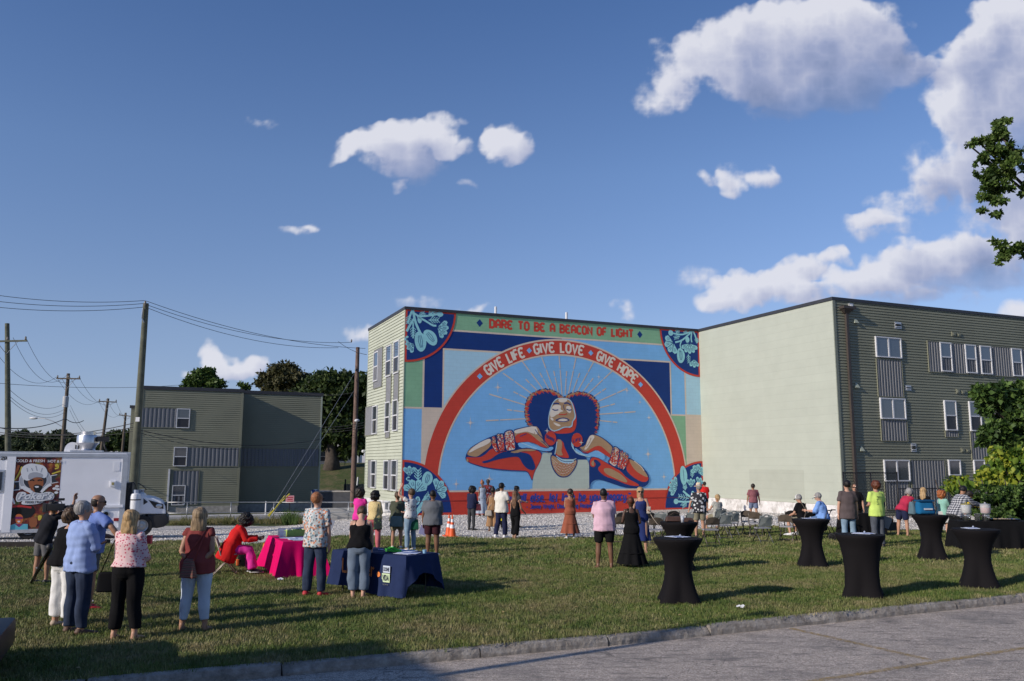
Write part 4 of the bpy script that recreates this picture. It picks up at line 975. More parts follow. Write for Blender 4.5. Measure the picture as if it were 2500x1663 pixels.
xj,zj = wm.px(1285,1242); xj2,_ = wm.px(1432,1240); hj = (wm.px(1300,1232)[1]-wm.px(1300,1241.5)[1]); zj = wm.px(1300,1241.5)[1]
t1_ = '- Jennie Wright, Double Lung Recipient'; l1 = sum(GLY[c][0]+.24 for c in t1_); lq = sum(GLY[c][0]+.24 for c in '- Jennie Wright, Double Lung Reci')
lettering(Art(),t1_,lambda x,y: (xj+x,zj+y),hj,.056,BTXT,11.2,.24,(xj2-xj)*l1/lq,True)
a = Art(); a.poly([(0,.955),(MW-.004,.955),(MW-.004,.985),(0,.985)],BTXT,9); a.mb.build('foundation_joint',paint('joint_dark_red',(.10,.02,.03),.9,None),block) if False else None
mb = MB(); wm.box(mb,0,MW-.03,.0,.036,.962,.975); mb.build('foundation_ledge',paint('ledge_paint',(.20,.025,.035),.8,None),block)
# rays and stars
cx,cz = WP(mC,(1158,425)); a = Art(); n = 21
for i in range(n+1):
 th = math.pi*i/n if True else 0; long = i % 2 == 1
 th = rad(-4)+rad(188)*i/n
 ex,ez = math.cos(th),math.sin(th); R1 = (4.55*abs(ex)**2+3.35*abs(ez)**2) if long else (3.35*abs(ex)**2+2.5*abs(ez)**2); gp0 = R1-(.75 if long else .32);
 a.ribbon([(cx+ex*1.2,cz+ez*1.2),(cx+ex*(gp0-.05),cz+ez*(gp0-.05))],.055,SAND,4); a.ribbon([(cx+ex*gp0+ex*.03,cz+ez*gp0+ez*.03),(cx+ex*R1,cz+ez*R1)],.062,SAND,4)
a.build('mural_rays')
for f,p,r in ((mC,(458,112),.34),(mC,(165,490),.36),(mC,(367,1088),.36),(mC,(15,1140),.3),(mC,(1830,145),.27),(mC,(1968,270),.2),(mC,(2065,435),.27),(mC,(2055,822),.38),(mE,(860,815),.3),(mB,(636,890),.22)):
 x,z = WP(f,p); a = Art(); P = []
 for k in range(16):
  t = math.pi*2*k/16; q_ = r if k % 8 == 4 else r*.75 if k % 8 == 0 else r*.36 if k % 4 == 2 else r*.13; P.append((x+q_*math.cos(t),z+q_*math.sin(t)))
 a.poly(P,CREAMC,4); a.build('mural_star')
# the woman
hair = [(1160,222),(1120,180),(1060,145),(980,120),(900,130),(830,165),(775,215),(750,290),(738,360),(745,430),(760,500),(790,530),(870,535),(930,620),(960,760),(1020,860),(1250,880),(1400,880),(1385,760),(1410,690),(1440,630),(1500,612),(1530,540),(1542,460),(1530,400),(1545,330),(1520,260),(1480,210),(1420,170),(1340,155),(1260,160),(1200,185)]
def inset(P,k,cx1=960,cx2=1340,cy=390,keep=800):
 out = []
 for x,y in P:
  if y > 560: out.append((x,y)); continue
  c = cx1 if x < 1160 else cx2
  out.append((c+(x-c)*k,cy+(y-cy)*k))
 return out
a = Art(); a.shape(mC,hair,NAVY,5,3,.045,1)
hi = [(x,y) for x,y in hair]
a.shape(mC,inset(hi,.965),SKIN,6,3,.06,2); a.shape(mC,inset(hi,.90),RED,7,3,.13,3); a.shape(mC,inset(hi,.84),NAVY,8,3,.11,4)
a.shape(mC,[(800,480),(960,540),(1020,600),(1400,600),(1480,520),(1440,640),(1400,700),(1400,860),(1250,880),(1020,860),(950,700),(900,600)],NAVY,8.4,1)
a.build('mural_hair')
a = Art()
a.shape(mC,[(1035,600),(1260,600),(1245,700),(1260,790),(1380,850),(1300,890),(1040,880),(1060,700)],NAVY,8.6,1)
a.shape(mC,[(1080,650),(1155,690),(1160,740),(1190,800),(1222,868),(1150,860),(1060,835),(1075,740)],RED,9,2)
a.shape(mC,[(1088,665),(1135,668),(1142,740),(1128,790),(1155,840),(1090,835),(1072,800),(1085,730)],SKIN,10,2)
a.line(mC,[(1085,690),(1075,760),(1062,825)],.05,PALE,11); a.line(mC,[(1262,610),(1240,680),(1245,750),(1290,800),(1380,835)],.05,PALE,11)
a.build('mural_neck')
a = Art()
a.shape(mC,[(1240,250),(1268,310),(1290,400),(1296,500),(1268,590),(1180,605),(1060,605),(1005,560),(1010,500),(1200,400)],RED,9.5,2)
a.shape(mC,[(1150,222),(1080,228),(1035,275),(1008,350),(992,430),(990,500),(1003,555),(1045,582),(1100,575),(1160,540),(1250,540),(1248,480),(1290,440),(1275,360),(1252,285),(1225,238)],PALE,10,2)
a.shape(mC,[(1150,230),(1085,236),(1043,280),(1016,352),(1000,430),(998,500),(1010,548),(1048,572),(1095,565),(1150,532),(1240,528),(1240,475),(1275,430),(1262,360),(1243,290),(1218,245)],SKIN,11,2)
for P in ([(1105,232),(1180,230),(1200,250),(1165,275),(1115,272),(1098,255)],[(1045,300),(1100,295),(1130,310),(1120,350),(1160,365),(1120,395),(1080,400),(1050,430),(1010,430),(1008,370)],[(1185,310),(1225,310),(1240,350),(1225,395),(1190,370),(1180,340)],[(1040,480),(1100,500),(1130,520),(1100,530),(1060,510)],[(1085,470),(1130,440),(1205,455),(1190,485),(1120,487)],[(1010,430),(1045,440),(1050,470),(1020,460)]):
 a.shape(mC,P,CREAMC,12,2)
a.line(mC,[(1042,292),(1070,280),(1108,288)],.07,NAVY,13); a.line(mC,[(1160,285),(1195,276),(1230,300)],.07,NAVY,13)
a.line(mC,[(1035,345),(1060,358),(1098,352)],.055,NAVY,13); a.line(mC,[(1185,345),(1215,358),(1240,350)],.055,NAVY,13); a.line(mC,[(1155,300),(1152,325),(1170,360)],.03,NAVY,13)
a.shape(mC,[(1095,395),(1130,370),(1170,368),(1190,392),(1165,400),(1120,408)],SKIN,13,1); a.line(mC,[(1100,403),(1135,400),(1160,404),(1190,392)],.05,RED,13.5)
a.line(mC,[(1068,465),(1095,450),(1140,438),(1185,442),(1215,462)],.05,NAVY,13.5); a.line(mC,[(1075,468),(1120,476),(1170,478),(1210,464)],.04,NAVY,13.6); a.line(mC,[(1100,480),(1150,490),(1195,478)],.045,SKIN,13.4)
a.line(mC,[(1050,580),(1110,560),(1160,532),(1240,540),(1252,480)],.045,PALE,12.5)
a.build('mural_face')
for (ex,ey),tx,tl_ in (((1015,655),'DONATE',-.5),((1298,672),'LIFE',.25)):
 a = Art(); x,z = WP(mC,(ex,ey)); a.disc(x,z,.355,.40,NAVY,12); a.disc(x,z,.335,.38,RED,13)
 lettering(a,tx,lambda u,v,x=x,z=z: (x-.24+u,z-.08+v+tl_*(u-.24)),.15,.035,NAVY,14,.2,.48); a.build('mural_earring')
for p in ((978,575),(1340,700)):
 x,z = WP(mC,p); a = Art(); a.poly([(x+(.16 if k % 2 == 0 else .03)*math.cos(math.pi*k/4),z+(.16 if k % 2 == 0 else .03)*math.sin(math.pi*k/4)) for k in range(8)],CREAMC,16); a.build('mural_sparkle')
# top and necklace
a = Art(); a.shape(mC,[(925,812),(1010,828),(1060,870),(1250,880),(1290,865),(1395,872),(1425,920),(1432,1000),(1431,1240),(822,1240),(826,1110),(850,1000),(890,930)],SAGE,9.2,1)
r = random.Random(3)
for k in range(9): x,z = WP(mC,(930+k*11,818)); a.ribbon([(x,z-.16),(x+.05,z+.05)],.05,SAGE,9.4)
for k in range(12): x,z = WP(mC,(1300+k*9,872)); a.ribbon([(x,z-.05),(x-.04,z+.08)],.05,NAVY,9.4)
a.shape(mC,[(800,1190),(1440,1190),(1440,1260),(800,1260)],SAND,9.6,0); P = [WP(mC,p) for p in ((800,1198),(1445,1188))]
a.build('mural_top')
rcz = Art(); rcz.poly([(2.50,1.40),(15.48,1.40),(15.52,1.49),(2.46,1.49)],SAND,10.5); rcz.poly([(2.62,.98),(15.36,.98),(15.46,1.40),(2.52,1.40)],RED,10.4); rcz.build('mural_lower_border')
a = Art(); a.shape(mC,[(1012,825),(1060,830),(1120,880),(1200,900),(1260,890),(1303,866),(1303,920),(1272,990),(1212,1062),(1150,1075),(1098,1062),(1046,1000),(1016,920)],NAVY,11,2); a.shape(mC,[(1022,838),(1058,842),(1118,892),(1200,912),(1258,902),(1292,880),(1292,920),(1262,985),(1206,1052),(1150,1063),(1104,1050),(1056,992),(1028,920)],SKIN,12,2)
a.shape(mC,[(1068,828),(1110,862),(1170,890),(1255,878),(1268,900),(1220,928),(1150,918),(1095,888)],PALE,13,1); a.line(mC,[(1075,850),(1150,905),(1250,900)],.03,NAVY,14)
for i in range(7):
 for j in range(9):
  px_,py_ = 1040+j*30+(i % 2)*15,925+i*19
  if (px_-1158)**2/115**2+(py_-930)**2/115**2 < 1: x,z = WP(mC,(px_,py_)); a.poly([(x-.035,z+.03),(x,z-.035),(x+.035,z+.03)],RED,14)
for k in range(4): a.line(mC,[(1030+k*6,870+k*25),(1100,930+k*30),(1170,950+k*28),(1285-k*8,900+k*22)],.018,CREAMC,13.5)
a.build('mural_necklace')
# arms
a = Art();
a.shape(mC,[(108,850),(150,765),(230,712),(300,675),(385,635),(520,590),(640,640),(900,790),(928,812),(918,880),(884,950),(855,1000),(834,1060),(822,1116),(800,1062),(768,1008),(700,1004),(560,1000),(350,978),(178,930),(120,898)],NAVY,9.3,1)
a.shape(mC,[(115,850),(200,860),(300,850),(400,750),(500,780),(600,800),(700,770),(800,765),(880,785),(922,818),(912,880),(878,950),(848,1000),(830,1060),(822,1100),(806,1060),(772,1000),(700,996),(560,990),(350,968),(182,922),(130,893)],RED,10,1)
a.shape(mC,[(122,830),(150,772),(230,720),(375,650),(395,700),(370,752),(300,805),(240,852),(190,850)],SKIN,11,2); a.shape(mC,[(140,800),(230,716),(372,648),(384,688),(340,722),(230,768),(160,810)],CREAMC,12,2)
a.shape(mC,[(285,900),(380,880),(440,830),(520,792),(640,795),(750,808),(805,830),(845,920),(858,970),(830,998),(770,982),(720,930),(690,868),(660,848),(560,858),(420,888),(330,918),(295,918)],NAVY,12,2)
a.shape(mC,[(570,800),(700,768),(800,764),(875,784),(800,792),(720,790),(650,815)],SKIN,13,1); a.shape(mC,[(120,865),(145,880),(140,910),(122,900)],SKIN,13,1)
a.shape(mC,[(660,700),(760,680),(860,735),(960,760),(1040,740),(1048,770),(1000,795),(880,780),(780,752),(690,760)],SKYB,12.6,1); a.line(mC,[(700,700),(800,740),(870,765)],.045,PALE,13.2); a.line(mC,[(860,775),(960,800),(1010,798),(1045,770)],.03,NAVY,13.2)
a.shape(mC,[(610,565),(700,542),(862,510),(905,560),(955,680),(1006,740),(992,765),(920,752),(860,712),(790,692),(700,700),(640,712)],NAVY,13.4,1)
a.shape(mC,[(620,575),(700,550),(858,518),(898,562),(945,682),(1000,742),(988,756),(920,738),(860,698),(800,668),(700,665),(640,690)],SKIN,14,1); a.shape(mC,[(632,622),(740,590),(790,602),(850,650),(872,672),(930,712),(988,756),(920,748),(850,708),(780,690),(700,694),(642,705)],RED,15,1)
a.shape(mC,[(620,575),(700,550),(856,520),(882,572),(872,620),(820,600),(760,580),(680,598),(640,604)],CREAMC,15,1); a.line(mC,[(690,635),(760,605)],.04,NAVY,16); a.line(mC,[(850,560),(890,620),(930,650),(950,700)],.04,NAVY,16); a.line(mC,[(915,680),(940,700),(985,745)],.03,NAVY,16); a.line(mC,[(840,590),(860,640)],.03,SKIN,16)
a.build('mural_arm')
def bangle(P,seed):
 a = Art(); a.shape(mC,P,NAVY,16.6,1); cx_ = sum(p[0] for p in P)/len(P); cy_ = sum(p[1] for p in P)/len(P)
 a.shape(mC,[(cx_+(x-cx_)*.80,cy_+(y-cy_)*.90) for x,y in P],CREAMC,17.2,1); r = random.Random(seed)
 xs = [p[0] for p in P]; ys = [p[1] for p in P]
 from mathutils.geometry import intersect_point_tri_2d
 n = int((max(xs)-min(xs))*(max(ys)-min(ys))/170)
 for _ in range(n):
  i = r.randrange(len(P)); t,u = r.random(),r.random();
  if t+u > 1: t,u = 1-t,1-u
  A,B = P[i],P[(i+1) % len(P)]; x = cx_+(A[0]-cx_)*t*.78+(B[0]-cx_)*u*.78; y = cy_+(A[1]-cy_)*t*.86+(B[1]-cy_)*u*.86
  w = WP(mC,(x,y)); s = r.uniform(.02,.045); a.poly([(w[0]-s,w[1]-s*.5),(w[0]+s*.4,w[1]-s),(w[0]+s,w[1]+s*.6),(w[0]-s*.3,w[1]+s)],RED if y > cy_ or r.random() < .4 else (NAVY if r.random() < .4 else SKIN),17.8+r.random()*.3)
 a.build('mural_bracelet')
for i,P in enumerate(([(382,645),(408,622),(428,640),(440,720),(464,795),(440,805),(402,760),(384,700)],[(437,612),(468,596),(482,640),(492,720),(503,795),(478,800),(452,730)],[(480,608),(508,598),(520,700),(530,790),(500,795),(490,700)],[(512,592),(560,562),(615,562),(632,620),(652,762),(640,785),(560,795),(540,790),(520,700)],
 [(1672,755),(1700,732),(1757,768),(1752,830),(1724,945),(1690,968),(1615,912),(1650,860)],[(1754,785),(1785,772),(1794,830),(1742,980),(1714,965),(1750,860)],[(1792,800),(1816,795),(1804,880),(1766,990),(1742,980),(1784,880)],[(1818,812),(1845,820),(1838,890),(1792,996),(1764,988),(1808,880)])): bangle(P,i)
a = Art()
a.shape(mC,[(1425,860),(1500,848),(1600,905),(1700,960),(1760,985),(1800,960),(1840,855),(1900,885),(1985,945),(2055,1030),(2070,1090),(2055,1140),(2012,1172),(1900,1188),(1780,1173),(1640,1122),(1540,1092),(1480,1098),(1442,1135),(1436,1195),(1428,1195),(1426,1000)],NAVY,9.8,1)
a.shape(mC,[(1445,862),(1500,855),(1600,910),(1700,970),(1760,1002),(1830,1080),(1955,1142),(1955,1165),(1840,1152),(1700,1092),(1600,1062),(1535,1010),(1516,970),(1562,930),(1500,876),(1470,890),(1500,930),(1482,962),(1442,955),(1432,920)],RED,11,1); a.shape(mC,[(1572,975),(1640,968),(1720,1008),(1795,1060),(1842,1120),(1800,1124),(1700,1078),(1596,1030)],SKIN,12,2); a.shape(mC,[(1445,920),(1470,885),(1478,900),(1482,945),(1460,950)],SKIN,12,1)
a.shape(mC,[(1832,870),(1860,878),(1870,930),(1950,1010),(2030,1058),(2062,1075),(2042,1112),(2000,1122),(1930,1092),(1850,1032),(1818,980)],RED,11,1); a.shape(mC,[(1848,872),(1900,893),(1980,958),(2042,1040),(2052,1072),(2000,1052),(1920,1002),(1868,930)],SKIN,12,1); a.line(mC,[(1905,895),(1980,955),(2010,1000)],.04,CREAMC,13)
a.shape(mC,[(1270,750),(1330,790),(1400,825),(1470,790),(1540,760),(1600,840),(1585,890),(1500,850),(1380,845),(1290,800)],SKYB,10.6,1); a.shape(mC,[(1310,745),(1378,732),(1405,655),(1440,608),(1502,612),(1585,655),(1700,755),(1668,865),(1600,818),(1530,768),(1450,800),(1395,828),(1340,800)],NAVY,11.4,1)
a.shape(mC,[(1320,748),(1380,740),(1412,662),(1442,615),(1500,620),(1580,662),(1690,760),(1660,852),(1600,802),(1530,752),(1450,782),(1398,815),(1344,790)],SKIN,12,1); a.shape(mC,[(1344,792),(1400,798),(1470,748),(1540,728),(1600,778),(1665,838),(1655,868),(1592,828),(1500,772),(1430,808),(1385,816)],RED,13,1); a.shape(mC,[(1410,672),(1442,615),(1492,630),(1452,692),(1404,770),(1370,780),(1390,738)],CREAMC,13,1); a.line(mC,[(1395,745),(1430,700),(1445,650)],.03,SKIN,14); a.line(mC,[(1330,760),(1360,790),(1400,812)],.03,NAVY,14)
a.line(mC,[(1250,700),(1260,770),(1300,820),(1400,845),(1440,850)],.045,PALE,12.5)
a.build('mural_arm')
# ------------------------------------------------------------------ food truck
o5 = gp(66,1317); TF = Frame((o5.x,o5.y,o5.z),rad(21.5))
truck = thing('food_truck','white food truck with a printed panel and chrome roof fan on the gravel','food truck',TF.o,TF.a)
TW = Wall(TF,1,0,-1,truck)
TWH = mat('truck_white',(.80,.81,.84),.35,.04,1.2,coat=.2); CHROME = mat('spun_aluminium',(.62,.62,.63),.28,.10,3,metal=.9); RUB = mat('tyre_rubber',(.018,.018,.019),.8,.1,10); BLKP = mat('black_plastic',(.02,.02,.022),.55,.1,5); RAIL = mat('aluminium_rail',(.55,.57,.60),.35,.08,4,metal=.5)
XRt = TW.px(306,1200)[0]; ZTp = TW.px(150,1105)[1]; ZBt = TW.px(60,1299)[1]; XLt = -4.2; WD = 2.25
mb = MB(); mb.bbox(XLt,XRt,0,WD,ZBt,ZTp,.05); mb.build('box_body',TWH,truck)
mb = MB(); mb.box(XLt,XRt+.02,-.035,.02,ZTp-.16,ZTp-.04); mb.build('roof_rail',RAIL,truck)
mb = MB(); mb.box(XLt,XRt+.01,-.03,.01,ZBt-.03,ZBt+.09); mb.build('skirt_rail',RAIL,truck)
for (x0,x1) in ((13,31),):
 a = TW.px(x0+9,1200)[0]; mb = MB(); mb.box(a-.14,a+.14,-.045,.02,ZBt,ZTp-.16); mb.build('corner_post',TWH,truck)
mb = MB(); mb.box(XRt-.16,XRt+.02,-.04,.02,ZBt,ZTp-.16); mb.build('corner_post',RAIL,truck)
a0,a1,z0,z1 = TW.rect(240,1233,301,1239); mb = MB(); mb.bbox(a0-.8,a1,-.07,0,z0,z1,.02); mb.build('rub_rail',TWH,truck)
x,z = TW.px(259,1255); mb = MB(); mb.lathe([(.13,0),(.13,.03),(.09,.035),(.085,.01)],(0,0,0),18,Matrix.Translation((x,-.0,z)) @ Matrix.Rotation(rad(90),4,'X')); f = mb.build('fuel_filler',CHROME,truck); mb = MB(); mb.lathe([(.08,0),(.0,.0)],(0,0,0),14,Matrix.Translation((x,-.02,z)) @ Matrix.Rotation(rad(90),4,'X')); mb.build('filler_cap',BLKP,f)
a0,a1,z0,z1 = TW.rect(278,1265,291,1272); mb = MB(); mb.box(a0,a1,-.04,0,z0,z1); mb.build('marker_light',mat('red_lens',(.30,.02,.02),.3,.1),truck)
x,z = TW.px(276,1181); mb = MB(); mb.bbox(x-.10,x+.10,-.08,0,z-.11,z+.11,.02); f = mb.build('power_inlet',TWH,truck); mb = MB(); mb.box(x-.04,x+.04,-.095,-.08,z-.05,z+.05); mb.build('socket_cover',mat('amber_plastic',(.35,.30,.12),.4,0),f)
a0,a1,z0,z1 = TW.rect(278,1128,306,1150); mb = MB(); mb.box(a0,a1-.2,-.012,0,z0,z1); mb.build('access_panel',TWH,truck)
a0,a1,z0,z1 = TW.rect(-30,1147,9,1202); mb = MB(); mb.bbox(a0,a1,-.03,0,z0,z1,.03); f = mb.build('door_window',RAIL,truck); mb = MB(); mb.box(a0+.08,a1-.08,-.04,-.03,z0+.08,z1-.08); mb.build('pane',GLASS_U,f)
M5 = lambda x,z,y=-.014: Matrix.Translation((x,y,z)) @ Matrix.Rotation(rad(90),4,'X')
x,z = TW.px(2,1123); text_part('unit_number','206',M5(x-.02,z,-.012),.30,BLKP,truck,.25,.03)
x,z = TW.px(-14,1123); text_part('unit_number','5',M5(x-.05,z,-.012),.10,BLKP,truck,.25,.03)
# wheels
def wheel(parent,x,y,r=.39,w=.26):
 M = Matrix.Translation((x,y,r)) @ Matrix.Rotation(rad(90),4,'X')
 o = MB().lathe([(r*.60,-w/2),(r*.93,-w/2),(r,-w/2+.04),(r,w/2-.04),(r*.93,w/2),(r*.60,w/2),(r*.60,-w/2)],(0,0,0),28,M).build('wheel',RUB,parent,smooth=True,angle=40)
 MB().lathe([(0.001,.03),(r*.16,.05),(r*.18,.0),(r*.45,-.02),(r*.52,.06),(r*.60,.07),(r*.60,-.10)],(0,0,0),24,M).build('rim',mat('steel_rim',(.45,.46,.47),.35,.1,4,metal=.7),o,smooth=True,angle=35)
 return o
xf = TW.px(345,1290)[0]
for x,y in ((0,.16),(0,WD-.16),(xf,.16),(xf,WD-.16)): wheel(truck,x,y)
mb = MB(); mb.box(XLt+.3,xf,.45,.65,.45,.62); mb.box(XLt+.3,xf,WD-.65,WD-.45,.45,.62); mb.box(-.6,-.2,.3,1.9,.35,.6); mb.box(1.2,2.1,.25,.9,.30,.62); mb.build('chassis',BLKP,truck)
# nose
def prof(pts,y0,y1,name,m,bev=.04,parent=truck):
 P = [TW.px(*p) for p in pts]; bm = bmesh.new(); vs = [bm.verts.new((p[0],y0,p[1])) for p in P]; vs2 = [bm.verts.new((p[0],y1,p[1])) for p in P]; n = len(P)
 bm.faces.new(vs); bm.faces.new(vs2[::-1])
 for i in range(n): bm.faces.new((vs[i],vs2[i],vs2[(i+1) % n],vs[(i+1) % n]))
 bmesh.ops.recalc_face_normals(bm,faces=bm.faces)
 bmesh.ops.bevel(bm,geom=bm.edges[:],offset=bev,segments=3,profile=.6,affect='EDGES')
 mb = MB(); mb.bm(bm); return mb.build(name,m,parent,smooth=True,angle=35)
prof([(318,1206),(352,1212),(375,1216),(394,1224),(403,1234),(405,1256),(340,1256),(318,1256)],.12,WD-.12,'hood',TWH,.06)
prof([(362,1257),(405,1257),(412,1263),(412,1276),(402,1286),(385,1290),(369,1289),(367,1275),(358,1262)],.06,WD-.06,'bumper',BLKP,.05)
for y0,y1 in ((.105,.17),(WD-.17,WD-.105)):
 h = prof([(362,1221),(399,1231),(399,1243),(377,1240)],y0,y1,'headlight',mat('headlamp_black',(.03,.03,.035),.15,0,coat=.8),.008)
 x,z = TW.px(388,1236); MB().ball((x,(y0+.005) if y0 < 1 else y1-.005,z),(.12,.02,.085)).build('reflector',CHROME,h,smooth=True)
prof([(350,1217),(361,1226),(350,1233)],.10,.13,'quarter_window',GLASS_L,.004)
mb = MB(); mb.box(XRt+.02,XRt+.22,.25,WD-.25,.9,2.0); mb.build('cab_bulkhead',BLKP,truck)
mb = MB(); x = TW.px(411,1243)[0]; mb.box(x-.16,x-.06,.3,1.9,.75,1.2); mb.build('grille',BLKP,truck)
# gas cylinders on the front bracket
for k,(px0,yy) in enumerate(((329,.10),(342,.45))):
 x = TW.px(px0,1240)[0]; zb = TW.px(331,1286)[1]; zt = TW.px(331,1204)[1]; r = .19
 c = MB().lathe([(r*.8,0),(r,.04),(r,zt-zb-.12),(r*.85,zt-zb-.03),(r*.45,zt-zb),(.0,zt-zb+.01)],(x,yy,zb),22).build('gas_cylinder',mat('gas_white',(.72,.73,.74),.35,.03,4),truck,smooth=True,angle=50)
 MB().lathe([(r*.5,0),(r*.5,.14)],(x,yy,zt-.02),14).build('valve_collar',mat('collar_blue',(.45,.5,.58),.4,0),c,smooth=True,angle=40)
 MB().lathe([(r+.006,-.02),(r+.006,.02)],(x,yy,zt-.25),22).build('strap',BLKP,c)
 if k == 0:
  tp = [TW.px(*p) for p in ((333,1196),(331,1186),(326,1178),(320,1178),(316,1186),(314,1200))]; MB().tube([(p[0],yy,p[1]) for p in tp],.018).build('hose',BLKP,c,smooth=True)
  tp = [TW.px(*p) for p in ((335,1180),(343,1183),(352,1190),(357,1195),(353,1199),(343,1199))]; MB().tube([(p[0],yy,p[1]) for p in tp],.018).build('hose',BLKP,c,smooth=True)
# roof fan, air conditioner
x,z = TF.px(213,1107,1,1.0).x,ZTp; s_ = .45
zf = lambda py: TF.px(213,py,1,1.0).z
mb = MB(); mb.box(x-.55,x+.55,.55,1.5,ZTp-.02,ZTp+.10); base = mb.build('roof_curb',GALV,truck)
def hw(px0,px1): return abs(TF.px(px1,1080,1,1.0).x-TF.px(px0,1080,1,1.0).x)/2
fan_ = MB().lathe([(hw(191,235),ZTp+.05),(hw(195,231),zf(1096)),(hw(191,236),zf(1088)),(hw(186,243),zf(1082)),(hw(186,243),zf(1066)),(hw(187,241),zf(1063)),(hw(196,233),zf(1062)),(hw(196,233),zf(1054)),(0,zf(1053.5))],(x,1.0,0),32).build('exhaust_fan',CHROME,truck,smooth=True,angle=30)
mb = MB(); mb.box(x+.35,x+.75,.6,.9,zf(1078),zf(1066)); mb.build('motor_box',BLKP,fan_)
MB().tube([(x+.6,.6,zf(1078)),(x+.62,.5,zf(1090)),(x+.72,.5,zf(1104))],.03).build('conduit',BLKP,fan_,smooth=True)
xa = TF.px(178,1100,1,1.3).x; hd = abs(TF.px(197,1100,1,1.3).x-TF.px(158,1100,1,1.3).x)/2; za = TF.px(178,1080,1,1.3).z
ac = MB(); P = [(xa+hd*math.cos(t),(za-ZTp)*math.sin(t)**.8) for t in [math.pi*i/14 for i in range(15)]]
bm = bmesh.new(); v1 = [bm.verts.new((p[0],1.0,ZTp+p[1])) for p in P]; v2 = [bm.verts.new((p[0],1.7,ZTp+p[1])) for p in P]; bm.faces.new(v1); bm.faces.new(v2[::-1])
for i in range(len(P)): j = (i+1) % len(P); bm.faces.new((v1[i],v2[i],v2[j],v1[j]))
bmesh.ops.recalc_face_normals(bm,faces=bm.faces); ac.bm(bm); aco = ac.build('air_conditioner',mat('ac_white',(.8,.8,.8),.4,.02),truck,smooth=True,angle=40)
for k in range(3): mb = MB(); mb.box(xa+.10+k*.09,xa+.14+k*.09,.985,.999,ZTp+.15,ZTp+.30); mb.build('louvre',BLKP,aco)
mb = MB(); mb.box(XLt,XRt,WD-.1,WD,ZTp,ZTp+.05); mb.box(XLt,XRt,.0,.1,ZTp-.001,ZTp+.035); mb.build('roof_edge',RAIL,truck)
# the printed panel
WPW = TW
zt_ = lambda x,y: (x/5.6,1050+y/5.6)
FL = NT('panel_print',.5); n_ = FL.noise(3.2,5,.6);
FL.base(FL.mix(FL.ramp(FL.noise(1.6,3,.5),[(.42,(0,0,0)),(.6,(1,1,1))]),FL.ramp(n_,[(.38,(.012,.008,.008)),(.5,(.16,.012,.010)),(.57,(.40,.10,.02)),(.64,(.55,.30,.05)),(.7,(.10,.02,.01))]),FL.ramp(n_,[(.35,(.01,.01,.01)),(.52,(.10,.012,.012)),(.62,(.05,.09,.02)),(.7,(.3,.25,.04))])))
PP = [FL.m,mat('print_white',(.68,.70,.72),.5,0),mat('print_grey',(.36,.38,.42),.5,0),mat('print_dark',(.03,.035,.05),.5,0),mat('print_brown',(.30,.10,.04),.5,0),mat('print_black',(.01,.01,.01),.5,0),mat('print_purple',(.20,.02,.12),.5,0),mat('print_cyan',(.12,.45,.55),.5,0),mat('print_orange',(.55,.14,.04),.5,0),mat('print_yellow',(.6,.48,.06),.5,0),mat('print_red',(.45,.03,.03),.5,0)]
class Dec(Art):
 def build(s,name,parent=None): return s.mb.build(name,PP,parent or truck)
a = Dec(); a0,a1,z0,z1 = TW.rect(35,1116,150,1293); a0 = TW.px(34,1118)[0]; a1 = TW.px(151.5,1118)[0]; a.poly([(a0,ZBt+.10),(a1,ZBt+.10),(a1,z1),(a0,z1)],0,1.2)
panel = a.build('printed_panel')
a = Dec(); cx_,cz_ = WP(zt_,(482,690)); k_ = abs(WP(zt_,(582,690))[0]-cx_)/100
a.disc(cx_,cz_,222*k_,190*k_,1,2.4,32); a.disc(cx_,cz_,212*k_,180*k_,2,3,32); a.disc(cx_,cz_,165*k_,140*k_,1,3.6,32); a.disc(cx_,cz_,157*k_,132*k_,3,4.2,32)
for P in ([(165,705),(270,700),(275,820),(175,830),(225,765)],[(695,620),(785,605),(745,670),(803,715),(700,735)]): a.shape(zt_,P,1,2.,0); cxx = sum(p[0] for p in P)/5; cyy = sum(p[1] for p in P)/5; a.shape(zt_,[(cxx+(x-cxx)*.82,cyy+(y-cyy)*.82) for x,y in P],3,2.8,0)
a.shape(zt_,[(380,700),(395,650),(480,640),(590,660),(598,740),(575,800),(520,860),(470,850),(410,800)],4,4.8,1)
a.shape(zt_,[(455,775),(480,745),(530,745),(590,770),(570,810),(530,865),(480,855),(465,810)],5,5.4,1); a.shape(zt_,[(470,768),(500,765),(535,768),(528,788),(490,792)],1,6,1); a.line(zt_,[(410,690),(440,680),(470,692)],.05,5,5.6); a.line(zt_,[(515,692),(545,682),(580,690)],.05,5,5.6)
a.shape(zt_,[(290,600),(285,560),(310,500),(370,465),(440,455),(520,470),(590,480),(640,530),(655,590),(640,640),(600,660),(590,650),(480,640),(385,700),(330,680),(300,650)],1,5.2,2); a.shape(zt_,[(385,600),(480,570),(590,600),(590,650),(480,642),(390,690)],2,5.8,1)
for q in ([(370,520),(380,570)],[(490,490),(510,560)],[(580,520),(560,580)],[(430,520),(450,560)]): a.line(zt_,q,.03,2,6,0)
a.line(zt_,[(280,790),(330,780),(440,860)],.10,1,4.6); a.line(zt_,[(700,740),(640,770),(560,850)],.10,1,4.6)
a.shape(zt_,[(225,900),(250,850),(340,840),(380,890),(480,850),(560,870),(650,840),(740,860),(745,920),(720,955),(640,960),(600,965),(560,1010),(320,1025),(285,1000),(320,965),(240,990),(215,950)],1,6.4,2)
a.shape(zt_,[(235,905),(255,860),(335,850),(380,900),(480,862),(560,882),(650,852),(730,870),(732,918),(710,945),(640,952),(330,958),(245,975),(228,945)],2,7,2)
a.build('chef_logo',panel)
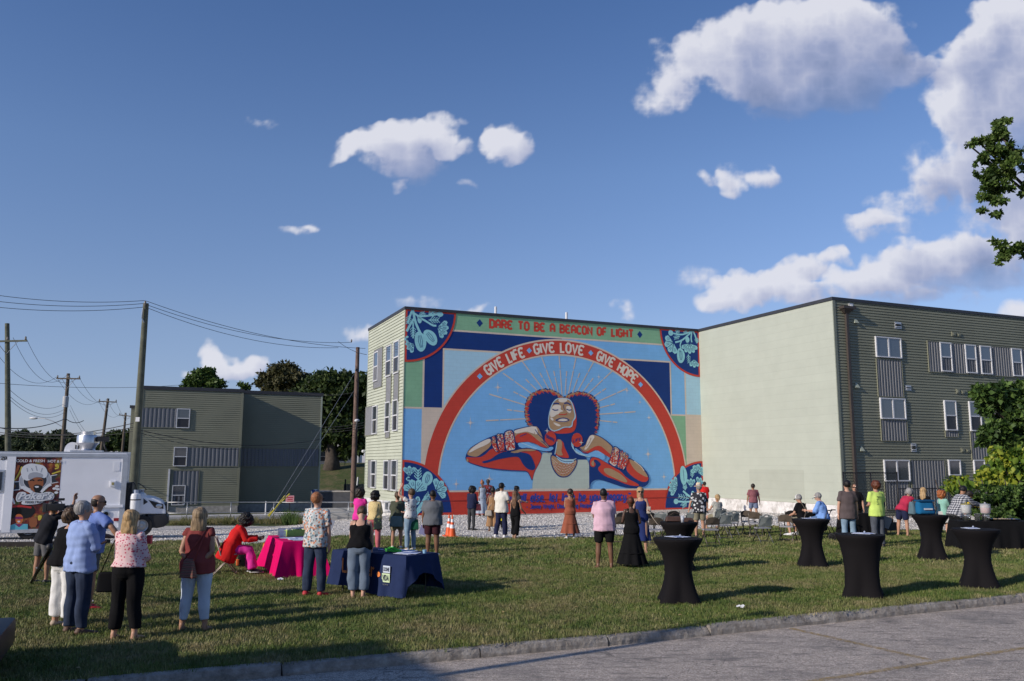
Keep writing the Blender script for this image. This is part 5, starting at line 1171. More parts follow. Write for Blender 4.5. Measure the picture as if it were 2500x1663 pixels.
a = Dec(); a.disc(*WP(zt_,(170,1120)),.30,.24,5,2.2); a.disc(*WP(zt_,(345,1110)),.32,.26,5,2.2); a.shape(zt_,[(205,1180),(230,1150),(290,1150),(318,1190),(315,1250),(280,1290),(240,1290),(208,1240)],8,3,2); a.shape(zt_,[(200,1185),(310,1185),(312,1220),(205,1220)],6,3.6,1); a.shape(zt_,[(235,1240),(282,1240),(268,1265),(245,1262)],1,3.8,1)
a.shape(zt_,[(120,1310),(210,1280),(380,1285),(380,1366),(120,1366)],7,2.9,0); a.shape(zt_,[(200,1285),(320,1285),(260,1330)],6,3.4,0); a.shape(zt_,[(400,1200),(500,1180),(515,1320),(400,1340)],4,2.6,1); a.shape(zt_,[(515,1165),(580,1165),(560,1230),(520,1240)],9,2.8,1); a.shape(zt_,[(130,940),(180,925),(215,1010),(150,1040)],10,2.4,0); a.shape(zt_,[(160,935),(185,930),(210,1005),(190,1015)],1,2.9,0); a.line(zt_,[(110,1060),(260,1035),(430,1060)],.07,10,2.3); a.line(zt_,[(750,530),(800,520),(790,470),(760,480),(775,505)],.05,9,2.4); a.line(zt_,[(710,600),(830,560)],.05,9,2.5); a.line(zt_,[(170,640),(230,560),(260,480)],.08,8,2.3); a.line(zt_,[(200,690),(250,620),(300,500)],.05,9,2.35)
for p in ((780,770),(745,800),(790,810),(770,855)): a.disc(*WP(zt_,p),.07,.045,1,2.4,10)
a.build('cartoon_print',panel)
def ptext(txt,p0,p1,m,parent=panel,shear=0.,bold=.02,y=-.03,hpx=None):
 x0,z0 = WP(zt_,p0); x1,z1 = WP(zt_,p1); return text_part('print_lettering',txt,M5(x0,z0,y),x1-x0,m,parent,shear,bold,.002,hpx and abs(WP(zt_,(p0[0],p0[1]-hpx))[1]-z0))
ptext('COLD & FRESH',(222,440),(612,440),PP[1],hpx=38); ptext('HOT & F',(655,446),(850,446),PP[1],hpx=38)
ptext("Poker's",(245,950),(725,950),PP[1],shear=.35,bold=.03,y=-.034,hpx=100); ptext('FOOD TRUCK',(345,1002),(620,1002),PP[3],bold=.03,y=-.034,hpx=32)
WPW = wm
# timber edging of the gravel in front of the truck
for i,(pa,pb) in enumerate((((-120,1338),(95,1336)),((97,1336),(268,1329)))):
 A,B = gp(*pa),gp(*pb); d = B-A; t = tag(MB().bbox(0,d.length-.03,-.1,.1,-.05,.16,.015).build('landscape_timber',mat('dark_timber',(.035,.030,.026),.9,.25,4,.5)),['dark landscape timber by the rear half of the food truck','dark landscape timber below the fuel filler of the food truck'][i],'timber','timbers edging the gravel')
 t.location = A; t.rotation_euler = (0,-math.atan2(d.z,math.hypot(d.x,d.y)),math.atan2(d.y,d.x))
# ------------------------------------------------------------------ parked car at the corner of the photograph
cp = at(-22,1600,8.9)
car = thing('parked_car','dark car in the shade cut off by the lower left corner of the photo','car',(cp.x,cp.y,G(cp.x,cp.y)-.14),GA)
CB = mat('black_car_paint',(.008,.009,.011),.5,.05,2,spec=.2)
def carsec(x,hw_,zb,zs,zr,rw): return [(x,-hw_,zb),(x,-hw_,zs*.75),(x,-hw_*.96,zs),(x,-rw,zr),(x,rw,zr),(x,hw_*.96,zs),(x,hw_,zs*.75),(x,hw_,zb)]
secs = [(-4.45,.80,.35,.80,.82,.6),(-4.35,.88,.28,.92,.95,.70),(-3.3,.90,.25,1.0,1.02,.75),(-2.5,.90,.25,1.02,1.42,.62),(-1.5,.90,.25,1.02,1.46,.60),(-.85,.90,.25,1.02,1.38,.60),(-.30,.88,.25,1.02,1.08,.70),(-.20,.84,.28,.90,.93,.70)]
mb = MB();
for s_ in secs: mb.v += [(p[0],p[1]+.95,p[2]) for p in carsec(*s_)]
for i in range(len(secs)-1):
 for j in range(8): k = (j+1) % 8; mb.f.append((i*8+j,(i+1)*8+j,(i+1)*8+k,i*8+k)); mb.mi.append(0)
mb.f += [tuple(range(8)),tuple((len(secs)-1)*8+j for j in reversed(range(8)))]; mb.mi += [0,0]
bo = mb.build('body',CB,car,smooth=True); sb = bo.modifiers.new('round','SUBSURF'); sb.levels = 2; sb.render_levels = 2
mb = MB(); mb.bbox(-.25,.0,.05,1.85,.30,.62,.07); mb.build('bumper',mat('grey_bumper',(.02,.021,.024),.5,.1,6),car,smooth=True,angle=40)
mb = MB(); mb.bbox(-.5,-.18,.045,.10,.80,.95,.02); mb.build('tail_light',mat('tail_dark',(.05,.01,.012),.25,0,coat=.4),car,smooth=True,angle=40)
mb = MB(); mb.box(-2.4,-.95,.02,.05,1.04,1.36); mb.build('side_window',GLASS_L,car)
for x,y in ((-.95,.12),(-.95,1.78),(-3.6,.12),(-3.6,1.78)): wheel(car,x,y,.33,.2)
# lamp post behind the lot: its thin shadow crosses the asphalt
q = sh_src(1900,1520,5.6,-.14)
lp = thing('lamp_post','slim grey lamp post standing beside the parking lot','lamp post',(q.x,q.y,-.14))
MB().lathe([(.16,0),(.16,.1),(.09,.12),(.055,5.6)],(0,0,0),12).build('pole',mat('lamp_grey',(.2,.2,.21),.5,.05),lp,smooth=True,angle=40)
MB().bbox(-.14,.14,-.14,.14,5.55,5.72,.03).build('lamp_head',MATS['lamp_grey'],lp)
# ------------------------------------------------------------------ poles, wires, railing, trees
WOOD = mat('weathered_pole',(.105,.085,.065),.9,.3,3,.5,bscale=25); WOODG = mat('greenish_pole',(.10,.105,.075),.9,.25,3,.5,bscale=25); PORC = mat('insulator',(.16,.14,.12),.3,.1); WIRE = mat('cable',(.02,.02,.022),.6,0); STEEL = mat('galvanised_steel',(.33,.34,.35),.4,.1,6,metal=.7)
def upole(name,label,top,bot,D,r,wood=WOOD,cross=None,extra=None):
 t,b = at(top[0],top[1],D),at(bot[0],bot[1],D); g = G(b.x,b.y); k = (g-.5-b.z)/(t.z-b.z) if t.z != b.z else 0; base = b+(t-b)*k
 p = thing(name,label,'utility pole',(base.x,base.y,g)); d = Vector((base.x,base.y,g))
 MB().tube([base-d,(base+t)/2-d,t-d],[r*1.25,r*1.1,r*.85],12).build('pole',wood,p,smooth=True,angle=50)
 if cross:
  for (x0,y0,x1,y1) in cross:
   A,B = at(x0,y0,D-.2)-d,at(x1,y1,D-.2)-d; u = (B-A).normalized(); M = Matrix.Translation(A) @ u.to_track_quat('X','Z').to_matrix().to_4x4()
   MB().box(0,(B-A).length,-.05,.05,-.06,.06,M).build('crossarm',wood,p)
   for f in (.04,.5,.96): c = A+(B-A)*f; MB().lathe([(.03,.05),(.07,.10),(.07,.16),(.05,.2),(.07,.24),(.04,.3)],tuple(c),8).build('insulator',PORC,p,smooth=True)
   mid = (A+B)/2;
   for s in (-1,1): e = mid+u*s*(B-A).length*.28; MB().tube([tuple(e),tuple(mid-Vector((0,0,.9)))],.02,4).build('brace',STEEL,p)
 return p,d
P = []
p1,d1 = upole('utility_pole','nearest thick utility pole at the left edge with a crossarm, behind the food truck',(17.5,790),(20,1120),58,.17,WOODG,[(-30,834,66,832)])
p2,d2 = upole('utility_pole','utility pole with the grey transformer and a street light arm',(167,912),(151,1110),80,.17,WOOD,[(138,924,196,925)])
c = at(160,981,79.6)-d2; MB().lathe([(.0,-.55),(.26,-.52),(.26,.45),(.2,.52),(0,.55)],tuple(c),16).build('transformer',mat('transformer_grey',(.42,.43,.44),.5,.08),p2,smooth=True,angle=40)
A,B,E_ = at(150,1041,79.8)-d2,at(110,1022,79.8)-d2,at(82,1021,79.8)-d2; MB().tube([tuple(A),tuple((A+B)/2+Vector((0,0,.1))),tuple(B),tuple(E_+Vector((.3,0,0)))],.035,6).build('lamp_arm',STEEL,p2); MB().ball(tuple(E_),(.42,.16,.12)).build('lamp_head',WHITE,p2,smooth=True)
p3,d3 = upole('utility_pole','plain utility pole with crossarm, second beyond the transformer pole',(264,973),(246,1110),102,.17,WOOD,[(241,980,285,982)])
p4,d4 = upole('utility_pole','farthest small utility pole just left of the lower block',(307,1008),(298,1110),122,.17,WOOD,[(291,1013,324,1017)])
p5,d5 = upole('utility_pole','tall bare leaning utility pole between the food truck and the lower block',(356.5,741),(326,1180),43,.165,WOODG)
c = at(354,748,42.8)-d5; MB().lathe([(.02,-.1),(.05,.05),(.07,.1),(.05,.18),(.03,.25)],tuple(c+Vector((0,0,.05))),8).build('insulator',PORC,p5,smooth=True); MB().tube([tuple(c-Vector((.1,0,.1))),tuple(c-Vector((.12,0,.6))),tuple(c-Vector((0,0,.85)))],.03,6).build('bracket',STEEL,p5)
c = at(336,1024,42.75)-d5; MB().box(c.x-.1,c.x+.1,c.y-.02,c.y,c.z-.11,c.z+.11).build('tag_plate',WHITE,p5)
p6,d6 = upole('utility_pole','brown utility pole with a round lamp right beside the mural block',(873.5,848),(862,1200),56,.15,mat('brown_pole',(.15,.10,.08),.9,.3,3,.5))
c = at(871.5,1027,55.7)-d6; MB().ball(tuple(c),(.17,.17,.11)).build('lamp_head',WHITE,p6,smooth=True); MB().tube([tuple(c),tuple(at(868,1047,55.8)-d6)],.03,6).build('lamp_bracket',STEEL,p6)
for q in ((858,836),(868,906)): c = at(*q,55.8)-d6; MB().lathe([(.03,0),(.06,.1),(.03,.2)],tuple(c),8).build('insulator',PORC,p6,smooth=True)
MB().tube([tuple(at(874,1165,55.7)-d6),tuple(at(872,1185,55.7)-d6)],.05,6).build('conduit',WHITE,p6)
nw = 0
WG = 'overhead wires'
def wire(a,b,sag,r=.014,label='',name='overhead_wire',m=None,group=WG):
 A,B = at(*a),at(*b); pts = [A+(B-A)*(i/16)-Vector((0,0,sag*4*(i/16)*(1-i/16))) for i in range(17)]; o = Vector(A)
 w = MB().tube([tuple(p-o) for p in pts],r,5).build(name,m or WIRE,smooth=True); w.location = o
 return tag(w,label,'wire' if name == 'overhead_wire' else 'cable',group)
D5,D6 = 43,56
wire((-60,713,40),(353,734,D5),.25,label='uppermost wire running from the top of the tall leaning pole out of the left edge')
wire((-60,729,40),(353,741,D5),.25,label='middle wire running from the tall leaning pole out of the left edge')
wire((-60,744,40),(350,750,D5),.25,label='lowest of the wires from the tall leaning pole out of the left edge')
wire((357,735,D5),(892,851,52),.5,label='uppermost wire sagging from the tall leaning pole to the pole by the mural block')
wire((360,745,D5),(858,836,D6),.6,label='middle wire sagging from the tall leaning pole to the pole by the mural block')
wire((360,752,D5),(826,849,D6),.6,label='lowest wire sagging from the tall leaning pole to the pole by the mural block')
wire((64,826,58),(193,920,80),1.6,label='outer wire from the crossarm of the nearest left pole to the transformer pole')
wire((32,824,58),(167,912,80),1.8,label='inner wire from the crossarm of the nearest left pole to the transformer pole')
wire((-20,846,57),(139,920,80),1.4,label='left wire arriving at the crossarm of the transformer pole')
for i,(a_,b_,l) in enumerate((((194,922,80),(284,980,102),'outer'),((167,914,80),(263,974,102),'middle'),((139,922,80),(242,979,102),'inner'))): wire(a_,b_,1.3,label=l+' wire between the transformer pole and the plain crossarm pole')
for i,(a_,b_,l) in enumerate((((284,981,102),(323,1016,122),'outer'),((263,975,102),(306,1010,122),'middle'),((242,981,102),(292,1012,122),'inner'))): wire(a_,b_,1.0,label=l+' wire between the two farthest poles on the left')
for (ya,yb,l) in ((952,986,'upper'),(968,1000,'middle'),(976,1008,'lower')): wire((24,ya,58),(156,yb,80),.8,label=l+' service line between the nearest left pole and the transformer pole')
wire((-50,932,52),(440,940,70),.3,label='thin wire crossing level behind the poles towards the lower block roof')
wire((-50,1038,50),(160,1022,79),.5,.035,'thick telephone cable from the left edge to the transformer pole'); wire((160,1022,79),(204,1027,84),.3,.035,'looped end of the thick telephone cable at the transformer pole')
wire((-50,1030,50),(330,1042,D5),.6,.02,'telephone cable passing low behind the poles to the tall leaning pole'); wire((-50,1047,50),(330,1032,D5),.5,.02,'telephone cable rising slightly to the tall leaning pole'); wire((-50,1052,50),(335,1052,D5),.4,.014,'lowest thin telephone cable at the left, just above the distant trees')
wire((340,1050,D5),(782,1072,60.2),.6,.018,'cable running across the upper wall of the lower block to its right corner'); wire((345,1058,D5),(580,1098,61.5),.2,.014,'service cable dropping diagonally onto the wall of the lower block')
wire((172,990,80),(246,1085,84),.6,.012,'upper service drop falling right from the transformer pole'); wire((170,1000,80),(236,1080,84),.6,.012,'lower service drop falling right from the transformer pole')
for ya,yb,l in ((1043,1030,'upper'),(1050,1036,'middle'),(1055,1042,'lower')): wire((785,ya,60),(897,yb,50),.1,.014,l+' cable crossing in front of the oak to the mural block')
wire((700,950,60),(866,958,D6),.3,.012,'thin cable from behind the lower block roof to the pole by the mural block')
wire((826,834,60),(895,866,50),.15,.016,'short slack cable at the top of the pole by the mural block')
gw1 = wire((869,906,D6),(655,1257,50),0,.013,'longer guy wire slanting from the pole by the mural block to a yellow guard','guy_wire',STEEL,'guy wires'); gw2 = wire((867,950,D6),(662,1262,49.5),0,.013,'lower guy wire slanting from the middle of the pole by the mural block','guy_wire',STEEL,'guy wires')
for (a_,b_,gwx) in (((707,1206,51.3),(654,1259,49.9),gw1),((695,1211,51),(657,1261,49.6),gw2)):
 A,B = at(*a_),at(*b_); MB().tube([tuple(A-gwx.location),tuple(B-gwx.location)],.035,8).build('guy_guard',mat('guard_yellow',(.60,.50,.05),.5,.05),gwx)
# railing along the back of the gravel lot
RG = lambda px,py: gp(px,py,0,50.)
rl = thing('railing','galvanised two rail pipe railing along the back of the gravel lot','railing',RG(560,1275))
posts = [(455,1276),(562,1275),(667,1272),(795,1262),(845,1262)]
rp = [RG(x,1274.5-(x-455)*.012) for x in (400,455,562,667,760,850,960)]
zt = [CAMZ+ray(x,1226.5)[2]*p.y for x,p in zip((400,455,562,667,760,850,960),rp)]
MB().tube([(p.x-rl.location.x,p.y-rl.location.y,z-rl.location.z) for p,z in zip(rp,zt)],.030,8).build('top_rail',STEEL,rl,smooth=True)
MB().tube([(p.x-rl.location.x,p.y-rl.location.y,(z+p.z)/2-.06-rl.location.z) for p,z in zip(rp,zt)],.025,8).build('mid_rail',STEEL,rl,smooth=True)
for p,z in zip(rp,zt): MB().tube([(p.x-rl.location.x,p.y-rl.location.y,p.z-.1-rl.location.z),(p.x-rl.location.x,p.y-rl.location.y,z-rl.location.z)],.030,8).build('post',STEEL,rl,smooth=True)
# steps with handrails between the blocks
sp = gp(826,1268,0,50.); st = thing('concrete_steps','short flight of concrete steps with handrails between the two apartment blocks','steps',sp,GA)
for k in range(4): MB().box(-1.5,1.5,k*.32,1.6,-.1,.13*(k+1)).build('step',CONC2,st) if k == 0 else MB().box(-1.5+.002*k,1.5-.002*k,k*.32,1.6-.002*k,.13*k+.001,.13*(k+1)).build('step',CONC2,st)
for s in (-1.25,1.25): MB().tube([(s,-.25,0),(s,-.25,.9),(s,0,1.0),(s,1.3,1.45),(s,1.3,.5)],.025,8).build('handrail',STEEL,st,smooth=True)
# small sign on a post, white marker
sp = gp(706,1262,0,50.); zs_ = [hgt(706,y,sp.y)-sp.z for y in (1228,1210)]
sg = thing('red_notice_sign','small red and white notice sign on a dark post in front of the lower block','sign',sp,GA*.5)
MB().box(-.03,.03,-.03,.03,-.1,zs_[0]+.1).build('post',BLKP,sg); MB().box(-.27,.27,-.055,-.035,zs_[0],zs_[1]).build('plate',mat('sign_pink',(.62,.30,.33),.5,.05),sg)
h = zs_[1]-zs_[0]
for k,w_ in enumerate((.20,.16,.19)): MB().box(-w_,w_,-.064,-.057,zs_[0]+h*(.15+.27*k),zs_[0]+h*(.28+.27*k)).build('sign_band',mat('sign_red',(.45,.03,.05),.5,0),sg)
sp = gp(648,1262,0,50.); MK = MB().lathe([(.05,0),(.05,.95),(.045,1.0),(0,1.02)],(0,0,0),10).build('marker_post',WHITE,smooth=True,angle=40); MK.location = sp; tag(MK,'short white plastic marker post standing behind the railing','marker')
# chain link fence by the right block
fA,fB,fC = BF.px(2064,1262,1,T3-1.2),BF.px(2196,1262,1,T3-1.2),BF.px(2340,1262,1,T3-1.2)
cf = thing('chain_link_fence','black chain link fence in front of the grey green right hand facade','fence',BF.o,GA)
BLK = mat('black_fence',(.012,.012,.013),.5,.05)
yf = T3-1.2; ztop = BF.px(2100,1155,1,yf).z; zt2 = BF.px(2240,1193,1,yf).z; zg = G(20,38)-BF.o.z
for x in (fA.x,(fA.x+fB.x)/2,fB.x): MB().tube([(x,yf,zg-.3),(x,yf,ztop+.05)],.035,8).build('post',BLK,cf,smooth=True)
for x in (fB.x+2.2,fC.x,fC.x+2.5): MB().tube([(x,yf,zg-.3),(x,yf,zt2+.04)],.03,8).build('post',BLK,cf,smooth=True)
MB().tube([(fA.x,yf,ztop),(fB.x,yf,ztop)],.025,6).build('top_rail',BLK,cf); MB().tube([(fB.x,yf,zt2),(fC.x+2.5,yf,zt2)],.025,6).build('top_rail',BLK,cf)
mb = MB(); s_ = .15
def mesh_wires(x0,x1,z0,z1):
 n = int((x1-x0+z1-z0)/s_)
 for i in range(n):
  for sg_ in (1,-1):
   c = i*s_
   pts = []
   if sg_ == 1: a_ = (x0+max(0,c-(z1-z0)),z0+min(c,z1-z0)); b_ = (x0+min(c,x1-x0),z0+max(0,c-(x1-x0)))
   else: a_ = (x1-max(0,c-(z1-z0)),z0+min(c,z1-z0)); b_ = (x1-min(c,x1-x0),z0+max(0,c-(x1-x0)))
   if math.hypot(a_[0]-b_[0],a_[1]-b_[1]) < .05: continue
   w_ = .009; mb.quad((a_[0],yf+.01*sg_,a_[1]-w_),(b_[0],yf+.01*sg_,b_[1]-w_),(b_[0],yf+.01*sg_,b_[1]+w_),(a_[0],yf+.01*sg_,a_[1]+w_))
mesh_wires(fA.x,fB.x,zg,ztop); mesh_wires(fB.x,fC.x+2.5,zg,zt2); mb.build('wire_mesh',BLK,cf,kind='stuff')
# ---- trees ---------------------------------------------------------------------
def leafmat(name,c0,c1,c2,tr=.35):
 m = bpy.data.materials.new(name); m.use_nodes = True; N = m.node_tree.nodes; K = m.node_tree.links
 b = N['Principled BSDF']; g = N.new('ShaderNodeNewGeometry'); n = N.new('ShaderNodeTexNoise'); n.inputs['Scale'].default_value = 1.3; n.inputs['Detail'].default_value = 3; K.new(g.outputs['Position'],n.inputs['Vector'])
 ad = N.new('ShaderNodeMath'); ad.operation = 'ADD'; K.new(n.outputs['Fac'],ad.inputs[0]); ml = N.new('ShaderNodeMath'); ml.operation = 'MULTIPLY_ADD'; K.new(g.outputs['Random Per Island'],ml.inputs[0]); ml.inputs[1].default_value = .7; ml.inputs[2].default_value = -.35; K.new(ml.outputs[0],ad.inputs[1])
 r = N.new('ShaderNodeValToRGB'); K.new(ad.outputs[0],r.inputs[0]); e = r.color_ramp.elements; e[0].position = .25; e[0].color = (*c0,1); e[1].position = .8; e[1].color = (*c2,1); x = e.new(.52); x.color = (*c1,1)
 K.new(r.outputs[0],b.inputs['Base Color']); b.inputs['Roughness'].default_value = .55; b.inputs['Specular IOR Level'].default_value = .3
 t = N.new('ShaderNodeBsdfTranslucent'); K.new(r.outputs[0],t.inputs[0]); mx = N.new('ShaderNodeMixShader'); mx.inputs[0].default_value = tr; K.new(b.outputs[0],mx.inputs[1]); K.new(t.outputs[0],mx.inputs[2]); K.new(mx.outputs[0],N['Material Output'].inputs[0])
 MATS[name] = m; return m
LF_DARK = leafmat('oak_leaf',(.018,.035,.010),(.045,.075,.020),(.085,.12,.035)); LF_MID = leafmat('mid_leaf',(.03,.06,.012),(.065,.12,.025),(.12,.18,.045)); LF_BRN = leafmat('bronze_leaf',(.04,.045,.018),(.085,.085,.035),(.14,.13,.06)); LF_FAR = leafmat('far_leaf',(.03,.045,.025),(.06,.085,.04),(.10,.13,.07)); LF_MAPLE = leafmat('maple_leaf',(.035,.07,.012),(.085,.15,.03),(.16,.23,.06),.4); LF_YEL = leafmat('catalpa_leaf',(.05,.10,.012),(.15,.25,.03),(.42,.44,.05),.4); LF_IVY = leafmat('ivy_leaf',(.018,.04,.010),(.05,.10,.02),(.13,.21,.05),.3)
def leafpts(blobs,n,rs,sub=9,shell=.62,subr=.30):
 """points of leaves gathered on twig clusters inside a few overlapping blobs"""
 vol = np.array([b[3]*b[4]*b[5] for b in blobs])**.67; vol /= vol.sum(); out = []
 for b,v in zip(blobs,vol):
  k = max(1,int(n*v)); m = max(6,int(sub*(b[3]*b[4]*b[5])**.34*6)); d = rs.normal(size=(m,3)); d /= np.linalg.norm(d,axis=1)[:,None]; rr_ = rs.uniform(shell,1.0,(m,1)); cc = np.array(b[:3])+d*rr_*np.array(b[3:6])
  w = rs.randint(0,m,k); e = rs.normal(size=(k,3)); e /= np.linalg.norm(e,axis=1)[:,None]; s = subr*(b[3]*b[4]*b[5])**.333*rs.uniform(.55,1.25,m)[w][:,None]
  out.append(cc[w]+e*s*rs.uniform(.35,1.,(k,1))*np.array([1,1,.7]))
 return np.concatenate(out)
def leaves(name,pts,size,m,parent,seed=1,droop=.3,asp=.6,kind=None):
 rs = np.random.RandomState(seed); n = len(pts); a = rs.normal(size=(n,3)); a[:,2] -= droop; a /= np.linalg.norm(a,axis=1)[:,None]; b = rs.normal(size=(n,3)); b -= (b*a).sum(1)[:,None]*a; b /= np.linalg.norm(b,axis=1)[:,None]; c = np.cross(a,b)
 s = size*rs.uniform(.6,1.3,(n,1)); V = np.stack([pts,pts+a*s*.45+b*s*asp*.5+c*s*.08,pts+a*s,pts+a*s*.45-b*s*asp*.5+c*s*.08],1).reshape(-1,3)
 me = bpy.data.meshes.new(name); me.vertices.add(4*n); me.vertices.foreach_set('co',V.ravel()); me.loops.add(4*n); me.loops.foreach_set('vertex_index',np.arange(4*n)); me.polygons.add(n); me.polygons.foreach_set('loop_start',np.arange(n)*4); me.polygons.foreach_set('loop_total',np.full(n,4)); me.update(); me.materials.append(m)
 o = bpy.data.objects.new(name,me); COL.objects.link(o); o.parent = parent
 if kind: o['kind'] = kind
 return o
def tree(name,label,base,H,blobs,n,size,m,trunk_r=.3,seed=1,group=None,limbs=7,wood=None,fork=.4,cat='tree',**kw):
 t = thing(name,label,cat,base,0,group); rs = np.random.RandomState(seed)
 pts = leafpts(blobs,n,rs,**kw); leaves('crown',pts,size,m,t,seed)
 mb = MB(); fz = H*fork; mb.tube([(0,0,-.5),(.05,0,fz*.3),(-.1,.1,fz*.7),(.1,0,fz)],[trunk_r*1.5,trunk_r*1.05,trunk_r*.9,trunk_r*.8],10)
 for i in range(limbs):
  b = blobs[i % len(blobs)]; e = np.array(b[:3])+rs.uniform(-.5,.5,3)*np.array(b[3:6]); mid = (np.array([0,0,fz])*.5+e*.5)+rs.uniform(-.4,.4,3); mb.tube([(.05,0,fz*.85),tuple(mid),tuple(e)],[trunk_r*.55,trunk_r*.3,trunk_r*.08],6)
 mb.build('trunk',wood or mat('bark',(.075,.06,.048),.95,.3,4,.7),t,smooth=True)
 return t
# big oak on the bank between the blocks
X = lambda px,D: (ray(px,1000)[0]*D); Zp = lambda py,D,px=800: hgt(px,py,D)
b = Vector((X(814,96),96.,G(X(814,96),96.)))
def B_(px,py,rx,ry,D,base,dy=0.,ryd=None): return (X(px,D)-base.x,D+dy-base.y,Zp(py,D,px)-base.z,rx*D/F,(ryd or rx)*D/F,ry*D/F)
ob = [B_(820,960,60,55,96,b),B_(780,990,50,60,96,b),B_(860,990,50,70,96,b,1),B_(800,925,40,25,96,b),B_(850,935,38,25,96,b),B_(770,940,25,25,96,b),B_(895,950,40,40,96,b),B_(830,1040,60,45,96,b),B_(880,1070,40,40,96,b),B_(790,1070,25,30,96,b),B_(850,1100,25,25,96,b),B_(740,985,40,60,96,b,2)]
tree('oak_tree','huge dark oak with a thick trunk on the grassy bank between the two blocks',b,16,ob,26000,.55,LF_DARK,.75,3,fork=.22,limbs=10,shell=.3)
b = Vector((X(690,100),100.,G(X(690,100),100))); tree('broad_tree','bronze tinted round tree rising behind the right half of the lower block',b,14,[B_(690,925,50,38,100,b),B_(655,935,32,28,100,b),B_(725,930,32,32,100,b),B_(690,905,35,18,100,b),B_(700,980,60,40,100,b)],15000,.42,LF_BRN,.5,4,limbs=6,shell=.5)
b = Vector((X(490,100),100.,G(X(490,100),100))); tree('broad_tree','bright green tree top showing above the left half of the lower block',b,14,[B_(490,925,36,24,100,b),B_(460,940,22,22,100,b),B_(520,938,30,14,100,b),B_(500,910,22,12,100,b),B_(485,980,50,30,100,b)],9000,.42,LF_MID,.45,5,limbs=6,shell=.4)
b = Vector((X(596,104),104.,G(X(596,104),104))); tree('broad_tree','small tree tip peeping above the roof in the middle of the lower block',b,12,[B_(596,945,14,8,104,b),B_(585,938,8,5,104,b),B_(600,985,30,30,104,b)],1800,.4,LF_MID,.3,6,limbs=3)
b = Vector((X(648,103),103.,G(X(648,103),103)))
# distant row behind the truck
r = random.Random(8); row = [(8,1085,22,22),(35,1078,22,20),(62,1062,16,14),(60,1090,26,20),(95,1075,22,18),(92,1095,30,16),(128,1082,24,22),(150,1072,26,20),(175,1080,22,22),(160,1095,34,18)]
b = Vector((X(60,150),150.,G(X(60,150),150))); tree('broad_tree','leafy tree beyond the street above the printed panel of the food truck',b,9,[B_(px,py,rx,ry,150,b) for px,py,rx,ry in row[:6]],14000,.55,LF_FAR,.3,7,'distant trees beyond the street',limbs=6,shell=.35)
b = Vector((X(150,150),150.,G(X(150,150),150))); tree('broad_tree','leafy tree beyond the street, directly behind the transformer pole',b,9,[B_(px,py,rx,ry,150,b) for px,py,rx,ry in row[6:]],10000,.55,LF_FAR,.3,8,'distant trees beyond the street',limbs=5,shell=.35)
b = Vector((X(285,140),140.,G(X(285,140),140))); tree('broad_tree','dark tree beyond the street between the roof fan and the tall leaning pole',b,9,[B_(px,py,rx,ry,140,b) for px,py,rx,ry in ((285,1070,24,20),(270,1085,26,18),(305,1080,26,26),(320,1062,14,12),(250,1098,20,12))],9000,.5,LF_DARK,.3,9,'distant trees beyond the street',limbs=5,shell=.35)
for i,(px,D,w,h_) in enumerate(((-60,170,60,26),(215,190,40,12),(420,190,60,20),(700,150,60,30),(-140,150,70,40))):
 b = Vector((X(px,D),D,G(X(px,D),D))); tree('broad_tree',['tree at the far left edge of the distant row','low distant tree behind the roof fan','distant tree hidden mostly by the lower block','tree in the gap behind the lower block and oak','tree outside the left edge of the photo'][i],b,8,[B_(px,1105-h_*.4,w*.6,h_*.6,D,b),B_(px-w*.4,1108-h_*.3,w*.5,h_*.5,D,b),B_(px+w*.4,1108-h_*.3,w*.5,h_*.5,D,b)],6000,.6,LF_FAR,.3,20+i,'distant trees beyond the street',limbs=4,shell=.3)
# right side: dark tree before the facade, catalpa shrub, ivy hedge
D = 34.; b = Vector((X(2560,D),D,G(X(2560,D),D))); R_ = lambda px,py,rx,ry,dy=0: B_(px,py,rx,ry,D,b,dy)
tree('locust_tree','dark leafy tree before the right hand facade, cut by the photo edge',b,7,[R_(2440,965,55,26),(R_(2400,960,30,18)),R_(2490,1000,60,50),R_(2420,1050,42,22,-.3),R_(2395,1075,24,12,-.2),R_(2460,1080,50,28),R_(2520,1040,60,70),R_(2500,950,40,25),R_(2405,1000,16,14),R_(2580,1000,60,80),R_(2560,1100,60,60)],15000,.26,LF_IVY,.22,11,limbs=9,shell=.45,cat='tree')
D = 31.; b = Vector((X(2460,D),D,G(X(2460,D),D))); yb = [R_(2435,1125,28,22),R_(2400,1165,32,24,-.2),R_(2460,1150,44,34),R_(2500,1130,34,40),R_(2385,1180,26,16,-.3),R_(2440,1180,40,22),R_(2530,1160,40,40),R_(2420,1105,18,14),R_(2465,1105,16,14)]
yt = tree('catalpa_shrub','tall shrub with large yellow green leaves above the hedge at the right',b,4,yb,2600,.22,LF_YEL,.08,12,limbs=8,shell=.35,cat='shrub',subr=.45)
def bigleaf(seed,s):
 rs = random.Random(seed); mb = MB(); P = [(0,0),(.30,.25),(.40,.55),(.22,.85),(0,1.05),(-.22,.85),(-.40,.55),(-.30,.25)]; mb.v = [(x*s,y*s,abs(x)*s*.30-.18*s*y*y) for x,y in P]+[(0,.5*s,-.05*s)]
 for i in range(8): mb.f.append((i,(i+1) % 8,8)); mb.mi.append(0)
 me = mb.mesh('leaf'); me.materials.append(LF_YEL); me.polygons.foreach_set('use_smooth',[True]*8); return me
LM = [bigleaf(1,.22),bigleaf(2,.27),bigleaf(3,.19)]
rs = np.random.RandomState(14); bl = leafpts(yb,200,rs,shell=.75,subr=.5)
